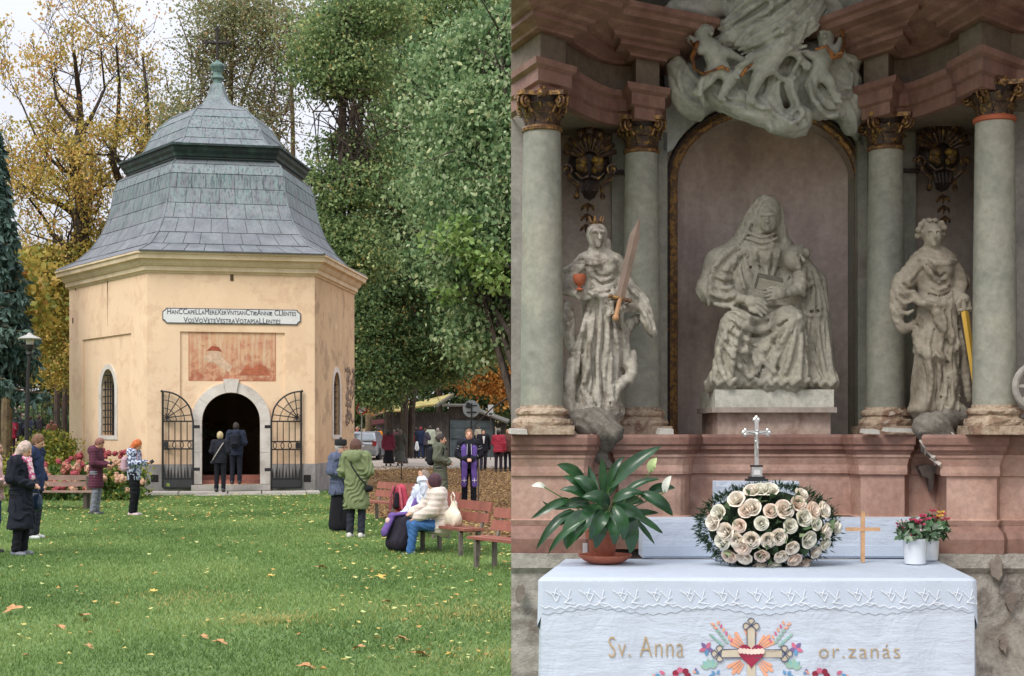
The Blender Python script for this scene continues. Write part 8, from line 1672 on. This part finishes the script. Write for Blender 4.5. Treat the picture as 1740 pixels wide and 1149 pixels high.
def lleaf(pts,w,mat=M_GLO,roll=0.0,name='leaf'):
    """pts (px,py,y) along the midrib from blade base to tip, after a stem from the pot; w full width in pixels"""
    Pq=[Vector(((x-1028)*k,-y,(957-yy)*k)) for x,yy,y in pts]; n=9; sm=[]
    def bez(t):
        A=Pq[:]; 
        while len(A)>1: A=[a.lerp(b_,t) for a,b_ in zip(A,A[1:])]
        return A[0]
    V=[];T=[]
    for i in range(n+1):
        t=i/n; c=bez(t); tg=(bez(min(1,t+.02))-bez(max(0,t-.02))).normalized(); s=tg.cross(Vector((0,-1,.35))).normalized(); s=(s*math.cos(roll)+tg.cross(s)*math.sin(roll)); nn=s.cross(tg)
        ww=w*.84*k*.5*(math.sin(PI*min(1,t*.96+.04)**.75))**.85 if t<1 else 0
        for q in (-1,-.5,0,.5,1): V.append(c+s*ww*q+nn*(abs(q)*ww*.35)+nn*.002*math.sin(i*2.5)*abs(q))
    Fc=[(i*5+j,i*5+j+1,i*5+j+6,i*5+j+5) for i in range(n) for j in range(4)]; m=MB(); m.add(V,Fc); o=m.build(name,mat,pp,smooth=True,fixn=False); 
    base=Vector((-4*k,0,48*k)); m=MB(); mid=base.lerp(Pq[0],.5)+Vector((0,-.01,.03)); m.tube([base,mid,Pq[0],Pq[0].lerp(Pq[1],.3)],[.0035,.003,.0028,.002],5); m.build('stem',M_STM,o); return o
LV=[([(1034,828,.06),(1062,795,.1),(1092,772,.1),(1122,759,.08)],30),([(990,816,.05),(975,800,.09),(958,792,.1),(945,790,.1)],24),([(965,848,.1),(945,850,.14),(920,868,.15),(901,880,.13)],17),([(970,866,.1),(945,880,.15),(925,905,.16),(910,932,.12)],20),([(1086,838,.1),(1110,845,.14),(1128,860,.13),(1139,876,.1)],27),([(1075,880,.1),(1088,895,.13),(1100,910,.12),(1109,924,.1)],11),([(1045,868,.14),(1062,885,.2),(1070,910,.2),(1066,938,.15)],40),([(1018,865,.15),(1015,885,.22),(1012,905,.22),(1008,930,.16)],34),([(995,868,.12),(975,885,.18),(965,905,.2),(960,930,.16)],44),
([(1100,838,.05),(1115,826,.06),(1130,826,.06),(1146,830,.05)],20),([(1024,840,.0),(1026,815,.0),(1025,795,.0),(1022,778,.0)],18),([(1005,850,.08),(985,835,.14),(965,828,.14),(950,832,.12)],22),([(1010,845,.1),(1000,825,.14),(985,812,.12),(972,812,.1)],30),([(1040,850,.1),(1055,838,.14),(1075,832,.14),(1090,838,.12)],24),([(1030,860,.15),(1020,845,.22),(1005,838,.22),(985,842,.2)],34),([(1035,870,.16),(1050,860,.22),(1070,862,.22),(1088,876,.18)],30),([(1015,858,.1),(1000,868,.2),(985,890,.22),(975,915,.18)],32),([(1030,872,.18),(1036,890,.24),(1040,905,.24),(1038,922,.2)],26),([(1050,880,.1),(1075,870,.1),(1100,868,.08),(1118,872,.05)],16),([(1000,880,.1),(975,872,.12),(950,880,.14),(935,895,.12)],24),([(1022,850,.02),(1040,830,.02),(1050,812,.02),(1058,800,.02)],18),([(1012,846,.04),(1006,824,.02),(1004,808,.0),(1000,792,.0)],20),([(1042,862,.0),(1060,850,.0),(1080,848,.0),(1096,856,.0)],24),([(1002,862,.0),(984,852,.0),(966,856,.0),(950,866,.0)],26),([(1026,866,.2),(1014,876,.26),(1004,894,.26),(998,914,.2)],28),([(1038,858,.2),(1052,874,.25),(1056,894,.25),(1052,914,.2)],26),([(1030,835,.05),(1034,805,.08),(1046,785,.08),(1060,776,.05)],16),([(995,850,.1),(960,862,.1),(935,868,.1),(920,850,.1)],14),([(1060,865,.15),(1090,880,.18),(1112,896,.15),(1122,905,.12)],14),([(1000,840,.1),(975,818,.1),(962,806,.1),(955,812,.1)],14),([(990,880,.2),(960,895,.22),(940,915,.2),(930,938,.16)],16),([(1050,845,.1),(1075,820,.12),(1100,812,.12),(1118,815,.1)],16)]
for i,(pts,w) in enumerate(LV): lleaf(pts,w,roll=rnd.uniform(-.35,.35))
lleaf([(925,828,.1),(918,822,.12),(910,822,.12),(902,826,.1)],11,M_SPA,name='spathe'); lleaf([(1103,802,.1),(1100,790,.12),(1106,784,.12),(1112,778,.12)],18,M_SPG,name='spathe'); lleaf([(1126,836,.1),(1124,822,.12),(1130,814,.12),(1136,808,.12)],15,M_SPA,name='spathe')
m=MB(); m.box((0,0,.04),(.022,.003,.08),(.1,0,.1)); cd_=m.build('paper_card',plain('card_white','d9dbe0',.7,var=.02)); cd_.location=(xy(994,6.72)[0],6.72,TZ+.014); tag(cd_,'small white paper card standing behind the terracotta pot','card')
